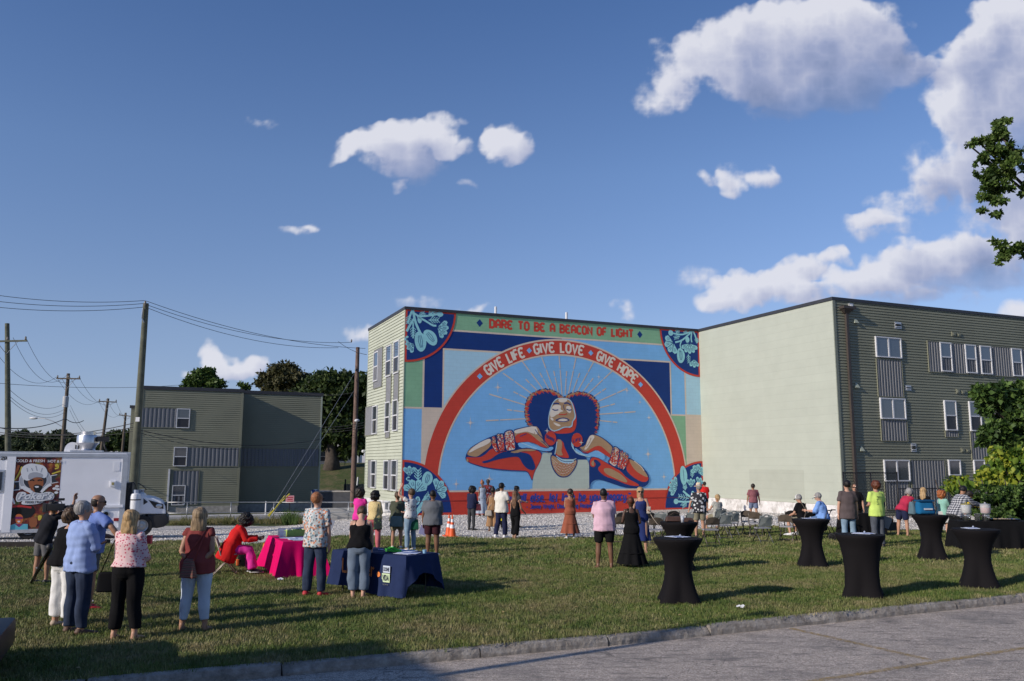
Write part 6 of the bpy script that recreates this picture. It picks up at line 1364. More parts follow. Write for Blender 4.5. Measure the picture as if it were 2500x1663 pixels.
for i,p in enumerate(bl[:230]):
 o = bpy.data.objects.new('leaf',LM[i % 3]); COL.objects.link(o); o.parent = yt; o.location = tuple(p+np.array([0,-.25,0])); o.rotation_euler = (rs.uniform(-1.9,-.9),rs.uniform(-.6,.6),rs.uniform(-1.2,1.2));
b2 = Vector((X(2325,D),D,G(X(2325,D),D))); sb_ = [B_(2325,1175,24,12,D,b2),B_(2305,1185,16,10,D,b2),B_(2345,1182,16,12,D,b2)]
y2 = tree('catalpa_shrub','small tuft of large yellow green leaves over the fence, left of the tall shrub',b2,3,sb_,320,.2,LF_YEL,.05,13,limbs=3,shell=.4,cat='shrub',subr=.45)
bl = leafpts(sb_,45,rs,shell=.7,subr=.5)
for i,p in enumerate(bl[:45]):
 o = bpy.data.objects.new('leaf',LM[i % 3]); COL.objects.link(o); o.parent = y2; o.location = tuple(p+np.array([0,-.2,0])); o.rotation_euler = (rs.uniform(-1.9,-.9),rs.uniform(-.6,.6),rs.uniform(-1.2,1.2))
D = 29.5; b = Vector((X(2450,D),D,G(X(2450,D),D))); hb_ = [R_(px,py,30,24,random.Random(px+py).uniform(-.5,.3)) for px in range(2390,2600,26) for py in (1205,1232,1260)]+[R_(2355,1210,20,14),R_(2330,1208,18,10),R_(2370,1240,22,20)]
tree('ivy_hedge','dense dark green ivy hedge behind the buffet table at the right edge',b,2.5,hb_,17000,.125,LF_IVY,.05,15,limbs=3,shell=.6,cat='hedge',asp=.8) if False else None
hg_ = thing('ivy_hedge','dense dark green ivy hedge behind the buffet table at the right edge','hedge',b); rs = np.random.RandomState(15); leaves('foliage',leafpts(hb_,20000,rs,shell=.6),.12,LF_IVY,hg_,15,.9,.8)
mb = MB();
for k in range(9): x = (k-3)*.8; mb.tube([(x,.2,-.2),(x+.1,.1,.8),(x-.1,.1,1.8)],[.04,.03,.015],5)
mb.build('stems',MATS['bark'],hg_)
# weeds along the hedge foot and along the railing
def weeds(px0,px1,py,n,label,seed,D0=30.,m=LF_MID,h=.35,tall=0):
 p0 = gp((px0+px1)/2,py,0,D0); t = thing('weeds',label,'weeds',p0); rs = np.random.RandomState(seed); mb = MB()
 for i in range(n):
  q = gp(px0+(px1-px0)*rs.rand(),py+rs.uniform(-2,2),0,D0)-p0; hh = h*rs.uniform(.4,1.3)
  for k in range(7):
   a = rs.uniform(0,6.28); l = hh*rs.uniform(.5,1); w = .018; dx,dy = math.cos(a)*l*.45,math.sin(a)*l*.45; mb.v += [(q.x-w,q.y,q.z-.02),(q.x+w,q.y,q.z-.02),(q.x+dx,q.y+dy,q.z+l)]; mb.f.append((len(mb.v)-3,len(mb.v)-2,len(mb.v)-1)); mb.mi.append(0)
 o = mb.build('blades',m,t); o['kind'] = 'stuff'; t['kind'] = 'stuff'; return t
WD_ = leafmat('dry_weed',(.06,.08,.02),(.14,.14,.05),(.26,.22,.11),.3)
weeds(440,780,1278,420,'scruffy strip of weeds and dry grass below the railing',1,50.,WD_,.45); weeds(690,725,1280,90,'darker green clump of weeds below the railing',2,50.,LF_MID,.8); weeds(415,470,1281,60,'weeds at the end of the gravel by the truck bumper',3,50.,WD_,.35); weeds(2420,2500,1262,130,'bright green weeds at the foot of the ivy hedge',4,28.,LF_MAPLE,.5)
# overhanging maple branches at the upper right
D = 15.; b = Vector((X(2500,D)+4.2,D+1,G(X(2500,D)+4.2,D))); Mb = [R_(2492,330,42,22),R_(2440,345,22,10),R_(2420,352,12,6),R_(2475,360,26,20),R_(2450,390,20,18),R_(2480,410,34,22),R_(2430,400,6,6),R_(2432,425,8,9),R_(2455,440,22,22),R_(2490,450,34,26),R_(2445,480,16,14),R_(2470,495,26,14),R_(2437,510,9,12),R_(2475,520,10,10),R_(2500,300,26,12),R_(2520,380,34,60),
 R_(2470,592,14,8),R_(2490,610,26,20),R_(2480,630,14,10),R_(2470,640,8,6),R_(2524,605,22,24),R_(2600,450,50,110),R_(2640,600,60,60),R_(2660,300,80,60)]
tree('maple_tree','maple whose lit leafy branches hang into the upper right corner of the photo',b,9,Mb,17000,.085,LF_MAPLE,.16,16,limbs=3,shell=.25,subr=.34,fork=.55)
# ------------------------------------------------------------------ people
def vec(*a): return Vector(a)
def remesh(mb,vox,smooth=2,noise=0.,nf=9.,seed=0,aniso=(1,1,1)):
 """fuse overlapping solids into one continuous surface"""
 me = mb.mesh('tmp'); ob = bpy.data.objects.new('tmp',me); COL.objects.link(ob)
 bm = bmesh.new(); bm.from_mesh(me); bmesh.ops.recalc_face_normals(bm,faces=bm.faces); bm.to_mesh(me); bm.free()
 r = ob.modifiers.new('r','REMESH'); r.mode = 'VOXEL'; r.voxel_size = vox; r.adaptivity = 0
 if smooth: s = ob.modifiers.new('s','SMOOTH'); s.factor = .5; s.iterations = smooth
 dg = bpy.context.evaluated_depsgraph_get(); me2 = bpy.data.meshes.new_from_object(ob.evaluated_get(dg)); bpy.data.objects.remove(ob); bpy.data.meshes.remove(me)
 n = len(me2.vertices)
 if noise and n:
  co = np.empty(n*3,np.float32); me2.vertices.foreach_get('co',co); co = co.reshape(-1,3); no = np.empty(n*3,np.float32); me2.vertex_normals.foreach_get('vector',no); no = no.reshape(-1,3)
  rs = np.random.RandomState(seed); h = 0
  for k in range(6):
   d = rs.normal(size=3)*np.array(aniso); d /= np.linalg.norm(d); f = nf*(1+k*.7)*6.28/3; h = h+np.sin(co@d*f+rs.uniform(0,6.28)+1.7*np.sin(co@rs.normal(size=3)*nf*.6))/(1+.5*k)
  co += no*(h*noise*.42+noise*.40)[:,None]; me2.vertices.foreach_set('co',co.ravel())
 me2.polygons.foreach_set('use_smooth',[True]*len(me2.polygons)); me2.update(); return me2
def meshobj(name,me,m,parent,label=None):
 me.name = name; me.materials.clear(); me.materials.append(m); o = bpy.data.objects.new(name,me); COL.objects.link(o); o.parent = parent
 if label: o['label'] = label
 return o
SK = {'pale': mat('skin_pale',(.52,.30,.21),.55,.06,8),'fair': mat('skin_fair',(.45,.25,.165),.55,.06,8),'tan': mat('skin_tan',(.33,.175,.105),.5,.06,8),'brown': mat('skin_brown',(.17,.085,.05),.45,.06,8),'dark': mat('skin_dark',(.075,.038,.024),.42,.06,8)}
def cloth(name,c,**k):
 k.setdefault('var',.10); return mat('cloth_'+name,c,.95,scale=7,bump=.15,bscale=120,spec=.15,**k)
def patterned(name,ground,stops,scale,kind='voronoi',rough=.85,mix=.5,stretch=(1,1,1)):
 t = NT('cloth_'+name,rough); mp = t.new('ShaderNodeMapping'); t.K.new(t.tc.outputs['Object'],mp.inputs[0]); mp.inputs['Scale'].default_value = stretch
 if kind == 'voronoi':
  v = t.new('ShaderNodeTexVoronoi',Scale=scale,Vector=mp.outputs[0]); sc = t.new('ShaderNodeSeparateColor',Color=v.outputs['Color']); c = t.ramp(sc.outputs[0],stops)
  for e in t.N[-1].color_ramp.elements: pass
  r = [n for n in t.N if n.type == 'VALTORGB'][-1]; r.color_ramp.interpolation = 'CONSTANT'
  fac = t.ramp(v.outputs['Distance'],[(mix-.04,(1,1,1)),(mix,(0,0,0))]); t.base(t.mix(fac,ground,c))
 elif kind == 'stripe':
  w = t.new('ShaderNodeTexWave',Scale=scale,Distortion=.6,Vector=mp.outputs[0]); c = t.ramp(w.outputs['Fac'],stops); t.base(c)
 elif kind == 'check':
  a = t.new('ShaderNodeTexWave',Scale=scale,Vector=mp.outputs[0]); b = t.new('ShaderNodeTexWave',Scale=scale,Vector=mp.outputs[0],bands_direction='Z')
  t.base(t.ramp(t.math('MULTIPLY',t.math('ADD',t.math('GREATER_THAN',a.outputs['Fac'],.5),t.math('GREATER_THAN',b.outputs['Fac'],.5)),.5),stops))
 return t.m
def hairmat(name,c):
 t = NT(name,.5); mp = t.new('ShaderNodeMapping'); t.K.new(t.tc.outputs['Object'],mp.inputs[0]); mp.inputs['Scale'].default_value = (60,60,7)
 n = t.noise(1.0,4,.6,mp.outputs[0]); t.base(t.ramp(n,[(.32,tuple(v*.45 for v in c)),(.5,c),(.68,tuple(min(1,v*1.55) for v in c))])); t.bump(n,.6,.01); t.b.inputs['Specular IOR Level'].default_value = .3; return t.m
HAIRC = {'brown': hairmat('hair_brown',(.075,.045,.025)),'dark': hairmat('hair_dark',(.022,.016,.013)),'black': hairmat('hair_black',(.010,.009,.009)),'blonde': hairmat('hair_blonde',(.38,.25,.12)),'dirty': hairmat('hair_dirty_blonde',(.24,.17,.10)),'grey': hairmat('hair_grey',(.26,.25,.24)),'red': hairmat('hair_red',(.30,.095,.03)),'ginger': hairmat('hair_ginger',(.30,.12,.05)),'auburn': hairmat('hair_auburn',(.10,.03,.015)),'long': hairmat('hair_long_brown',(.15,.08,.045))}
def head_y(s,yaw): return Matrix.Rotation(yaw,3,'Z') @ s
def person(label,pos,H,face=90.,sk='fair',female=False,w=1.0,lean=0.,tilt=0.,nod=0.,yaw=0.,arms=None,legs=None,top=None,bottom=None,shoes=None,hair=('short','brown'),hat=None,glasses=None,features=True,sit=None,belly=0.,group=None,extra=None,vox=None,twist=0.):
 """one figure. local axes: x to its right, y ahead, z up"""
 p = thing('person',label,'person',pos,rad(face-90),group)
 dist = pos[1]; vx = vox or (.0135 if dist < 14 else .017 if dist < 20 else .021); sm = 2; seed = int(abs(pos[0]*97+pos[1]*13))
 seat = sit
 hz = (.518*H if sit is None else sit+.10)
 P0 = vec(0,0,hz); l,ti = rad(lean),rad(tilt)
 td = vec(math.sin(ti),math.sin(l)*math.cos(ti),math.cos(l)*math.cos(ti)).normalized(); X = vec(1,0,0);
 tw = rad(twist); Xs = (Matrix.Rotation(-tw,3,td) @ X)
 fw = td.cross(X).normalized() if False else X.cross(td)*-1; fw = td.cross(X)*-1 if td.cross(X).y < 0 else td.cross(X)
 neck = P0+td*(.312*H); shw = (.083 if female else .098)*H*(1+(w-1)*.55); sh0 = P0+td*(.285*H)
 nd = rad(lean*.6+nod); hd = vec(math.sin(ti*.5),math.sin(nd),math.cos(nd)).normalized(); HC = neck+td*.012*H+hd*.078*H
 Rh = Matrix.Rotation(rad(yaw),3,'Z'); hy = Rh @ vec(0,1,0); hy = (hy-hd*hy.dot(hd)).normalized(); hx = hy.cross(hd)
 hs = (H/1.75*.5+.5)*1.07                                     # heads vary less than bodies
 def HP(x,y,z): return HC+hx*(x*hs)+hy*(y*hs)+hd*(z*hs)
 arms = arms or {}; A = {}
 for s,k in ((-1,'l'),(1,'r')):
  u,f = arms.get(k,((.11,.02,-1),(.05,.14,-1)))[:2]; S = sh0+Xs*(s*shw); u = vec(u[0]*s,u[1],u[2]).normalized(); f = vec(f[0]*s,f[1],f[2]).normalized()
  E = S+u*.172*H; Wp = E+f*.148*H; hdn = arms.get(k,(0,0,None))[2] if len(arms.get(k,())) > 2 else None
  h = vec(hdn[0]*s,hdn[1],hdn[2]).normalized() if hdn else f; A[k] = (S,E,Wp,h)
 LG = {}; legs = legs or {}
 hipw = (.056 if female else .052)*H
 for s,k in ((-1,'l'),(1,'r')):
  t_,sn = legs.get(k,((.05,.0,-1),(.03,-.02,-1)))[:2]; Hp = P0+X*(s*hipw); t_ = vec(t_[0]*s,t_[1],t_[2]).normalized(); sn = vec(sn[0]*s,sn[1],sn[2]).normalized(); Kn = Hp+t_*.240*H; An = Kn+sn*.236*H; LG[k] = [Hp,Kn,An,(legs.get(k,(0,0,12))[2] if len(legs.get(k,())) > 2 else 12)]
 low = min(LG[k][2].z for k in LG); dz = .042*H-low if sit is None else 0
 if dz:
  sft = vec(0,0,dz)
  P0 = P0+sft; neck = neck+sft; sh0 = sh0+sft; HC = HC+sft
  for k in A: A[k] = tuple(q+sft for q in A[k][:3])+(A[k][3],)
  for k in LG: LG[k][:3] = [q+sft for q in LG[k][:3]]
 g = 1.0 if not female else .9
 tor = [(-.035,.070,.055,0),(.0,.094,.066,0),(.035,.097,.068,.0),(.08,.088,.062,0),(.125,.082,.057,.0),(.175,.090,.060,.0),(.225,.096,.062,.0),(.258,.098,.055,-.003),(.282,.082,.045,-.004),(.300,.052,.037,-.002),(.318,.034,.033,0)] if not female else \
   [(-.035,.078,.058,0),(.0,.100,.070,-.004),(.035,.099,.070,-.004),(.08,.082,.058,0),(.125,.070,.050,.0),(.175,.078,.055,.004),(.225,.083,.060,.006),(.258,.084,.050,0),(.282,.070,.042,-.003),(.300,.045,.034,-.002),(.318,.030,.030,0)]
 bl = belly
 def torso(mb,inf,a=-.1,b=.4,n=18,loose=0.,topinf=0.):
  rows = [t for t in tor if a-1e-6 <= t[0] <= b+1e-6]; pts = []; rr_ = []
  for z,rx,ry,cy in rows:
   bb = bl*math.exp(-((z-.08)/.08)**2); k = 1-ss((z-.20)/.08)
   pts.append(P0+td*(z*H)+fw*((cy+bb*.5)*H)); x_ = rx*H*(1+(w-1)*(1. if z < .25 else .5))+inf+loose*k; y_ = (ry*(1+(w-1)*1.0)+bb*.5)*H+inf+loose*k*.8
   rr_.append((x_,y_))
  mb.loft(pts,rr_,hint=tuple(X if z < 0 else Xs) if False else tuple(Xs),n=n)
 def arm(mb,k,inf,fr=1.,loose=0.,r0=.036):
  S,E,Wp,h = A[k]; c = H*(.9 if female else 1.0)*(1+(w-1)*.6); rads = [(0,S,.0315*c),(.25,S.lerp(E,.5),.030*c),(.5,E,.0235*c),(.62,E.lerp(Wp,.25),.0245*c),(1.,Wp,.0165*c)]
  pts = [sh0.lerp(S,.35)+td*.0*H]; rs = [r0*c*.80+inf]
  for t,q,r in rads:
   if t <= fr+1e-6: pts.append(q); rs.append(r+inf+loose*t)
   else:
    pt,pq,pr = prev; f = (fr-pt)/(t-pt)
    if f > .02: pts.append(pq.lerp(q,f)); rs.append(pr+(r-pr)*f+inf+loose*fr)
    break
   prev = (t,q,r)
  mb.loft(pts,rs,hint=(.2,1,.1),n=10)
 def leg(mb,k,inf,fr=1.,loose=0.,flare=0.,top_=0.):
  Hp,Kn,An,_ = LG[k]; c = H*(1+(w-1)*.8); q5 = Kn.lerp(An,.35); rads = [(0,Hp,.056*c),(.12,Hp.lerp(Kn,.25),.053*c),(.3,Hp.lerp(Kn,.6),.044*c),(.5,Kn,.033*c),(.66,q5,.0335*c),(.85,Kn.lerp(An,.7),.025*c),(1.,An,.020*c)]
  pts = [Hp+vec(0,0,.02*H)]; rs = [.050*c+inf]; prev = (0,Hp,.056*c)
  for t,q,r in rads:
   if t <= fr+1e-6: pts.append(q); rs.append(r+inf+loose*t+flare*max(0,t-.4)); prev = (t,q,r)
   else:
    pt,pq,pr = prev; f = (fr-pt)/(t-pt)
    if f > .02: pts.append(pq.lerp(q,f)); rs.append(pr+(r-pr)*f+inf+loose*fr+flare*max(0,fr-.4))
    break
  mb.loft(pts,rs,hint=(1,0,0),n=12)
 # ---- the body, one surface
 mb = MB(); torso(mb,0)
 for k in 'lr':
  arm(mb,k,0); leg(mb,k,0)
  An = LG[k][2]; s = -1 if k == 'l' else 1; ta = rad(LG[k][3]); fd = vec(math.sin(ta)*s,math.cos(ta),0)
  mb.loft([An+vec(0,0,.01)-fd*.01*H,An-fd*.022*H+vec(0,0,-.024*H),An+fd*.035*H+vec(0,0,-.024*H),An+fd*.085*H+vec(0,0,-.033*H),An+fd*.115*H+vec(0,0,-.036*H)],[.021*H,(.019*H,.017*H),(.024*H,.018*H),(.026*H,.011*H),(.014*H,.006*H)],hint=(fd.y,-fd.x,0),n=10)
 mb.loft([neck-td*.02*H,neck+td*.02*H,HC-hd*.05*hs],[.036*H*g,.031*H*g,.030*H*g],n=10)
 secs = [(-.118,.020,.022,.050),(-.108,.036,.038,.040),(-.085,.052,.058,.024),(-.045,.064,.080,.008),(0,.073,.092,.0),(.045,.076,.097,-.006),(.080,.066,.084,-.010),(.104,.044,.056,-.012),(.114,.015,.02,-.012)]
 mb.loft([HP(0,c,z) for z,rx,ry,c in secs],[(rx*hs,ry*hs) for z,rx,ry,c in secs],hint=tuple(hx),n=16)
 mb.loft([HP(0,.085,.018),HP(0,.100,-.012),HP(0,.108,-.030),HP(0,.088,-.040)],[.008,.012,.015,.010],hint=tuple(hx),n=8)
 for s in (-1,1): mb.loft([HP(s*.072,-.006,.016),HP(s*.083,-.012,.012),HP(s*.082,-.006,-.03)],[(.010,.008),(.014,.012),(.008,.008)],hint=tuple(hy),n=8)
 body = remesh(mb,min(vx,.015) if dist < 24 else vx,1)
 hb = MB(); n0 = len(body.vertices)
 for k in 'lr':                                       # hands: palm, four fingers and a thumb
  S,E,Wp,h = A[k]; s = -1 if k == 'l' else 1; c = H/1.75*(.92 if female else 1); side = vec(0,1,0); side = (side-h*side.dot(h)); side = side.normalized() if side.length > .1 else vec(0,0,1); nrm = h.cross(side).normalized()*s
  hb.loft([Wp-h*.015,Wp+h*.02*c,Wp+h*.055*c,Wp+h*.09*c],[(.020*c,.017*c),(.030*c,.017*c),(.040*c,.015*c),(.036*c,.012*c)],hint=tuple(side),n=10)
  for i,ln in enumerate((.068,.078,.073,.056)):
   b0 = Wp+h*.085*c+side*((.027-.018*i)*c); d1 = (h+nrm*-.25*(1 if s > 0 else 1)).normalized(); d2 = (h*.75-nrm*.65).normalized()
   hb.loft([b0-h*.01,b0+d1*ln*.45*c,b0+d1*ln*.45*c+d2*ln*.55*c],[.0095*c,.0085*c,.0065*c],n=6)
  b0 = Wp+h*.025*c+side*.024*c; hb.loft([b0,b0+(side*.7+h*.7).normalized()*.035*c,b0+(side*.35+h).normalized()*.068*c],[.013*c,.011*c,.008*c],n=6)
 bm = bmesh.new(); bm.from_mesh(body); t = hb.mesh('t'); bm.from_mesh(t); bpy.data.meshes.remove(t); bm.to_mesh(body); bm.free(); body.polygons.foreach_set('use_smooth',[True]*len(body.polygons))
 bo = meshobj('body',body,SK[sk],p)
 if features:
  f = MB();
  for s in (-1,1): f.ball(tuple(HP(s*.031,.083,.012)),(.013*hs,.008*hs,.009*hs),8,6,None)
  f.build('eyes',mat('eye_dark',(.03,.02,.015),.2,0),bo,smooth=True)
  f = MB(); f.loft([HP(-.024,.083,-.062),HP(0,.090,-.062),HP(.024,.083,-.062)],[(.003,.004),(.007,.008),(.003,.004)],n=6,hint=(0,0,1)); f.build('mouth',mat('lip',(.30,.10,.08),.5,0),bo,smooth=True)
  f = MB()
  for s in (-1,1): f.loft([HP(s*.015,.090,.032),HP(s*.033,.088,.036),HP(s*.050,.074,.030)],[.003,.004,.002],n=5)
  f.build('eyebrows',HAIRC.get(hair[1],HAIRC['brown']) if hair else HAIRC['brown'],bo,smooth=True)
 if glasses:
  f = MB()
  for s in (-1,1): f.ball(tuple(HP(s*.033,.097,.012)),(.026*hs,.010*hs,.021*hs),10,6,Matrix((tuple(hx),tuple(hy),tuple(hd))).transposed()); f.tube([HP(s*.058,.085,.016),HP(s*.078,.03,.014),HP(s*.080,-.01,.010)],.004,5)
  f.tube([HP(-.01,.103,.016),HP(.01,.103,.016)],.004,5); f.build('sunglasses',mat('lens_black',(.01,.01,.01),.1,0,coat=.5),p,smooth=True)
 # ---- hair
 if hair and hair[0] != 'bald':
  st,hc = hair[:2]; m = HAIRC[hc]; mb = MB(); nz,nfq,vv = .003,30,vx*.8
  def cap(inf_=.010,back=-.014,low=-.045,fr=.0):
   inf = inf_+(.005 if st not in ('crop',) else 0); zs = [(low,.60),(low*.3,.92),(.02,1.0),(.06,.97),(.095,.75),(.120,.38),(.128,.10)]
   mb.loft([HP(0,back-.004*(k < 1),z) for z,k in zs],[((.076*k+inf)*hs,(.092*k+inf)*hs) for z,k in zs],hint=tuple(hx),n=16)
  if st == 'short': cap(.007,-.020,-.05)
  elif st == 'crop': cap(.002,-.016,-.04); nz = .0015
  elif st == 'ring':
   mb.loft([HP(0,-.030,-.06),HP(0,-.028,-.02),HP(0,-.026,.03),HP(0,-.024,.05)],[(.055*hs,.06*hs),(.076*hs,.076*hs),(.080*hs,.082*hs),(.070*hs,.076*hs)],hint=tuple(hx),n=14)
  elif st == 'fluffy': cap(.026,-.020,-.085); nz = .011; nfq = 26
  elif st == 'curly': cap(.036,-.020,-.10); mb.ball(tuple(HP(0,-.03,-.06)),(.085,.07,.07)); nz = .022; nfq = 30
  elif st == 'bob':
   cap(.014,-.016,-.03); mb.loft([HP(0,-.02,.06),HP(0,-.035,0),HP(0,-.045,-.08),HP(0,-.050,-.16),HP(0,-.045,-.205)],[(.084,.09),(.098,.088),(.106,.074),(.112,.058),(.098,.038)],hint=tuple(hx),n=16); nz = .006; nfq = 20
  elif st == 'long':
   cap(.012,-.016,-.03); b = vec(0,0,-1); q0 = HP(0,-.05,-.05); ln = hair[2] if len(hair) > 2 else .34
   mb.loft([HP(0,-.03,.05),HP(0,-.045,-.03),q0+b*.08+fw*-.02,q0+b*ln*.55+fw*-.035,q0+b*ln+fw*-.03],[(.080,.075),(.088,.070),(.092,.052),(.085,.038),(.045,.022)],hint=tuple(hx),n=14); nz = .007; nfq = 22
  elif st == 'bun': cap(.008,-.018,-.045); mb.ball(tuple(HP(0,-.045,.125)),(.048,.048,.055)); nz = .004
  elif st == 'lowbun': cap(.008,-.018,-.045); mb.ball(tuple(HP(0,-.115,.0)),(.04,.036,.045)); mb.loft([HP(0,-.11,-.02),HP(0,-.12,-.10)],[.03,.015]); nz = .004
  elif st == 'pony': cap(.008,-.018,-.045); mb.loft([HP(0,-.095,.03),HP(0,-.125,-.03),HP(0,-.125,-.13),HP(0,-.11,-.20)],[.020,.034,.030,.012]); nz = .004
  h = meshobj('hair',remesh(mb,max(.008,vv*.75),1,nz,nfq,seed,(1,1,.25) if st in ('bob','long') else (1,1,1)),m,p)
 if hat == 'cap' or hat == 'whitecap':
  m = cloth('white',(.70,.70,.69)) if hat == 'whitecap' else cloth('navy_cap',(.015,.018,.035)); mb = MB(); zs = [(.015,1.0),(.05,1.02),(.09,.85),(.120,.5),(.132,.1)]
  mb.loft([HP(0,-.008,z) for z,k in zs],[(.082*k*hs,.102*k*hs) for z,k in zs],hint=tuple(hx),n=16); mb.loft([HP(0,.07,.030),HP(0,.12,.026),HP(0,.165,.014)],[(.070,.006),(.062,.005),(.035,.004)],hint=tuple(hx),n=10); hh = mb.build('cap',m,p,smooth=True,angle=50)
  if hat == 'cap': mb = MB(); mb.loft([HP(-.035,-.108,.03),HP(0,-.114,.03),HP(.035,-.108,.03)],[.008,.008,.008],n=5); mb.build('cap_strap',mat('strap_yellow',(.6,.5,.05),.6,0),hh)
 if hat == 'visor':
  mb = MB(); mb.loft([HP(0,-.005,.02),HP(0,-.005,.055)],[(.082,.104),(.080,.102)],hint=tuple(hx),n=16); mb.loft([HP(0,.07,.035),HP(0,.13,.025),HP(0,.175,.008)],[(.075,.006),(.066,.005),(.035,.004)],hint=tuple(hx),n=10); mb.build('visor',cloth('white',(.70,.70,.69)),p,smooth=True,angle=50)
 if hat == 'fedora':
  st_ = mat('straw',(.62,.52,.36),.8,.12,40,.3); mb = MB(); zs = [(.045,1.0),(.09,.95),(.14,.84),(.158,.6),(.150,.2)]; mb.loft([HP(0,-.008,z) for z,k in zs],[(.088*k,.105*k) for z,k in zs],hint=tuple(hx),n=18)
  mb.loft([HP(0,-.008,.040),HP(0,-.008,.050)],[(.150,.168),(.146,.164)],hint=tuple(hx),n=22); hh = mb.build('straw_hat',st_,p,smooth=True,angle=40); mb = MB(); mb.loft([HP(0,-.008,.054),HP(0,-.008,.082)],[(.0905,.1075),(.089,.106)],hint=tuple(hx),n=18); mb.build('hat_band',mat('hat_band',(.35,.10,.03),.8,.1),hh,smooth=True,angle=40)
 # ---- clothes
 wr = .017 if dist < 20 else .013
 if top:
  kind,m = top['k'],top['m']; lo = top.get('lo',.012); mb = MB(); end = top.get('end',-.035)
  sl = {'tee': .38,'long': .98,'three': .72,'rolled': .62,'tank': 0,'sleeveless': .12,'cap': .20}[kind]
  torso(mb,.020,end,.301 if kind != 'tank' else .259,18,lo)
  if end <= -.035:
   ex = top.get('ext',.03); k = len(mb.v)
   z0,rx,ry,cy = tor[1]; q = 1+(w-1); mb.loft([P0+td*(.02*H),P0-td*(ex*.5*H),P0-td*(ex*H)],[(rx*H*q+.020+lo,ry*H*q+.020+lo*.8),(rx*H*q+.022+lo*1.1,ry*H*q+.022+lo),(rx*H*q+.024+lo*1.25,ry*H*q+.022+lo*1.1)],hint=tuple(Xs),n=18)
  if sl > 0:
   for k in 'lr': arm(mb,k,.009,sl,.02+lo*.9 if sl < .7 else .006+lo*.3,.040)
  else:
   for s in (-1,1):
    q = sh0+Xs*(s*shw*.55); mb.loft([q-fw*.055*H*1.0-td*.05*H,q-fw*.02*H+td*.022*H,q+fw*.02*H+td*.022*H,q+fw*.05*H-td*.05*H],[.016,.014,.014,.016],hint=tuple(X),n=6)
  me = remesh(mb,vx,1,wr*(1.2 if kind in ('rolled','long') else .8),7,seed,(1,1,.5)); to = meshobj('shirt' if kind != 'tank' else 'tank_top',me,m,p)
  if top.get('collar'):
   mb = MB(); mb.loft([neck-td*.008*H,neck+td*.016*H],[.040*H,.036*H],n=14); mb.build('collar',top.get('cm',m),to,smooth=True,angle=50)
  for k_,mm in top.get('undersleeve',{}).items(): mb = MB(); arm(mb,k_,.006,.98,0); meshobj('sleeve',remesh(mb,vx,1),mm,p)
 if bottom:
  kind,m = bottom['k'],bottom['m']; lo = bottom.get('lo',.010); mb = MB()
  fr = {'pants': .975,'capri': .80,'shorts': .40,'minishorts': .22,'wide': .93,'ankle': .90,'jumpsuit': .86}[kind] if kind not in ('skirt','dress','maxi') else 0
  if fr:
   torso(mb,.016,-.035,bottom.get('top',.08),18,.0); mb.loft([P0-td*.06*H,P0,P0+td*.04*H],[(.075*H*w,.050*H*w),(.096*H*w+.012,.070*H*w+.014),(.096*H*w+.012,.068*H*w+.014)],n=16)
   for k in 'lr': leg(mb,k,.008,fr,lo,bottom.get('flare',0.))
   me = remesh(mb,vx,1,wr*.8,6,seed+5,(1,1,.45)); meshobj({'shorts': 'shorts','minishorts': 'shorts'}.get(kind,'trousers'),me,m,p)
  else:
   ln = bottom['ln']*H; fl = bottom.get('flare',.10); r = random.Random(seed); ph = r.uniform(0,6); nfo = bottom.get('folds',9)
   if sit is None:
    zs = [(.11,.072 if female else .08,.052),(.06,.090,.062),(.0,.100,.072),(-.06,.104,.076)]; zs = [(z*H,rx*H*w+.012,ry*H*w+.012) for z,rx,ry in zs]; n2 = 9
    for i in range(1,n2+1): t = i/n2; zs.append((-.06*H-(ln-.06*H)*t,.104*H*w+.012+fl*t,.076*H*w+.012+fl*t))
    mb.loft([P0+td*z if z > 0 else P0+vec(0,0,z) for z,a_,b_ in zs],[(a_,b_) for z,a_,b_ in zs],n=48,fold=lambda t,a: max(0,t-.25)*bottom.get('amp',.14)*math.sin(nfo*a+ph+1.2*math.sin(2*a)))
    so = mb.build('skirt',m,p,smooth=True,angle=80)
    if 'tier' in bottom:
     for zt in bottom['tier']:
      i = zt; a_ = .104*H*w+.018+fl*zt; b_ = .076*H*w+.018+fl*zt; z = -.06*H-(ln-.06*H)*zt; q = MB(); q.loft([P0+vec(0,0,z+.012),P0+vec(0,0,z-.006)],[(a_,b_),(a_*1.05,b_*1.05)],n=40,fold=lambda t,a: .02*math.sin(22*a)); q.build('gathered_seam',m,so,smooth=True)
   else:
    torso(mb,.008,-.035,.08,18,0)
    for k in 'lr': leg(mb,k,.03,.6,.02)
    meshobj('skirt',remesh(mb,vx,1,wr,6,seed),m,p)
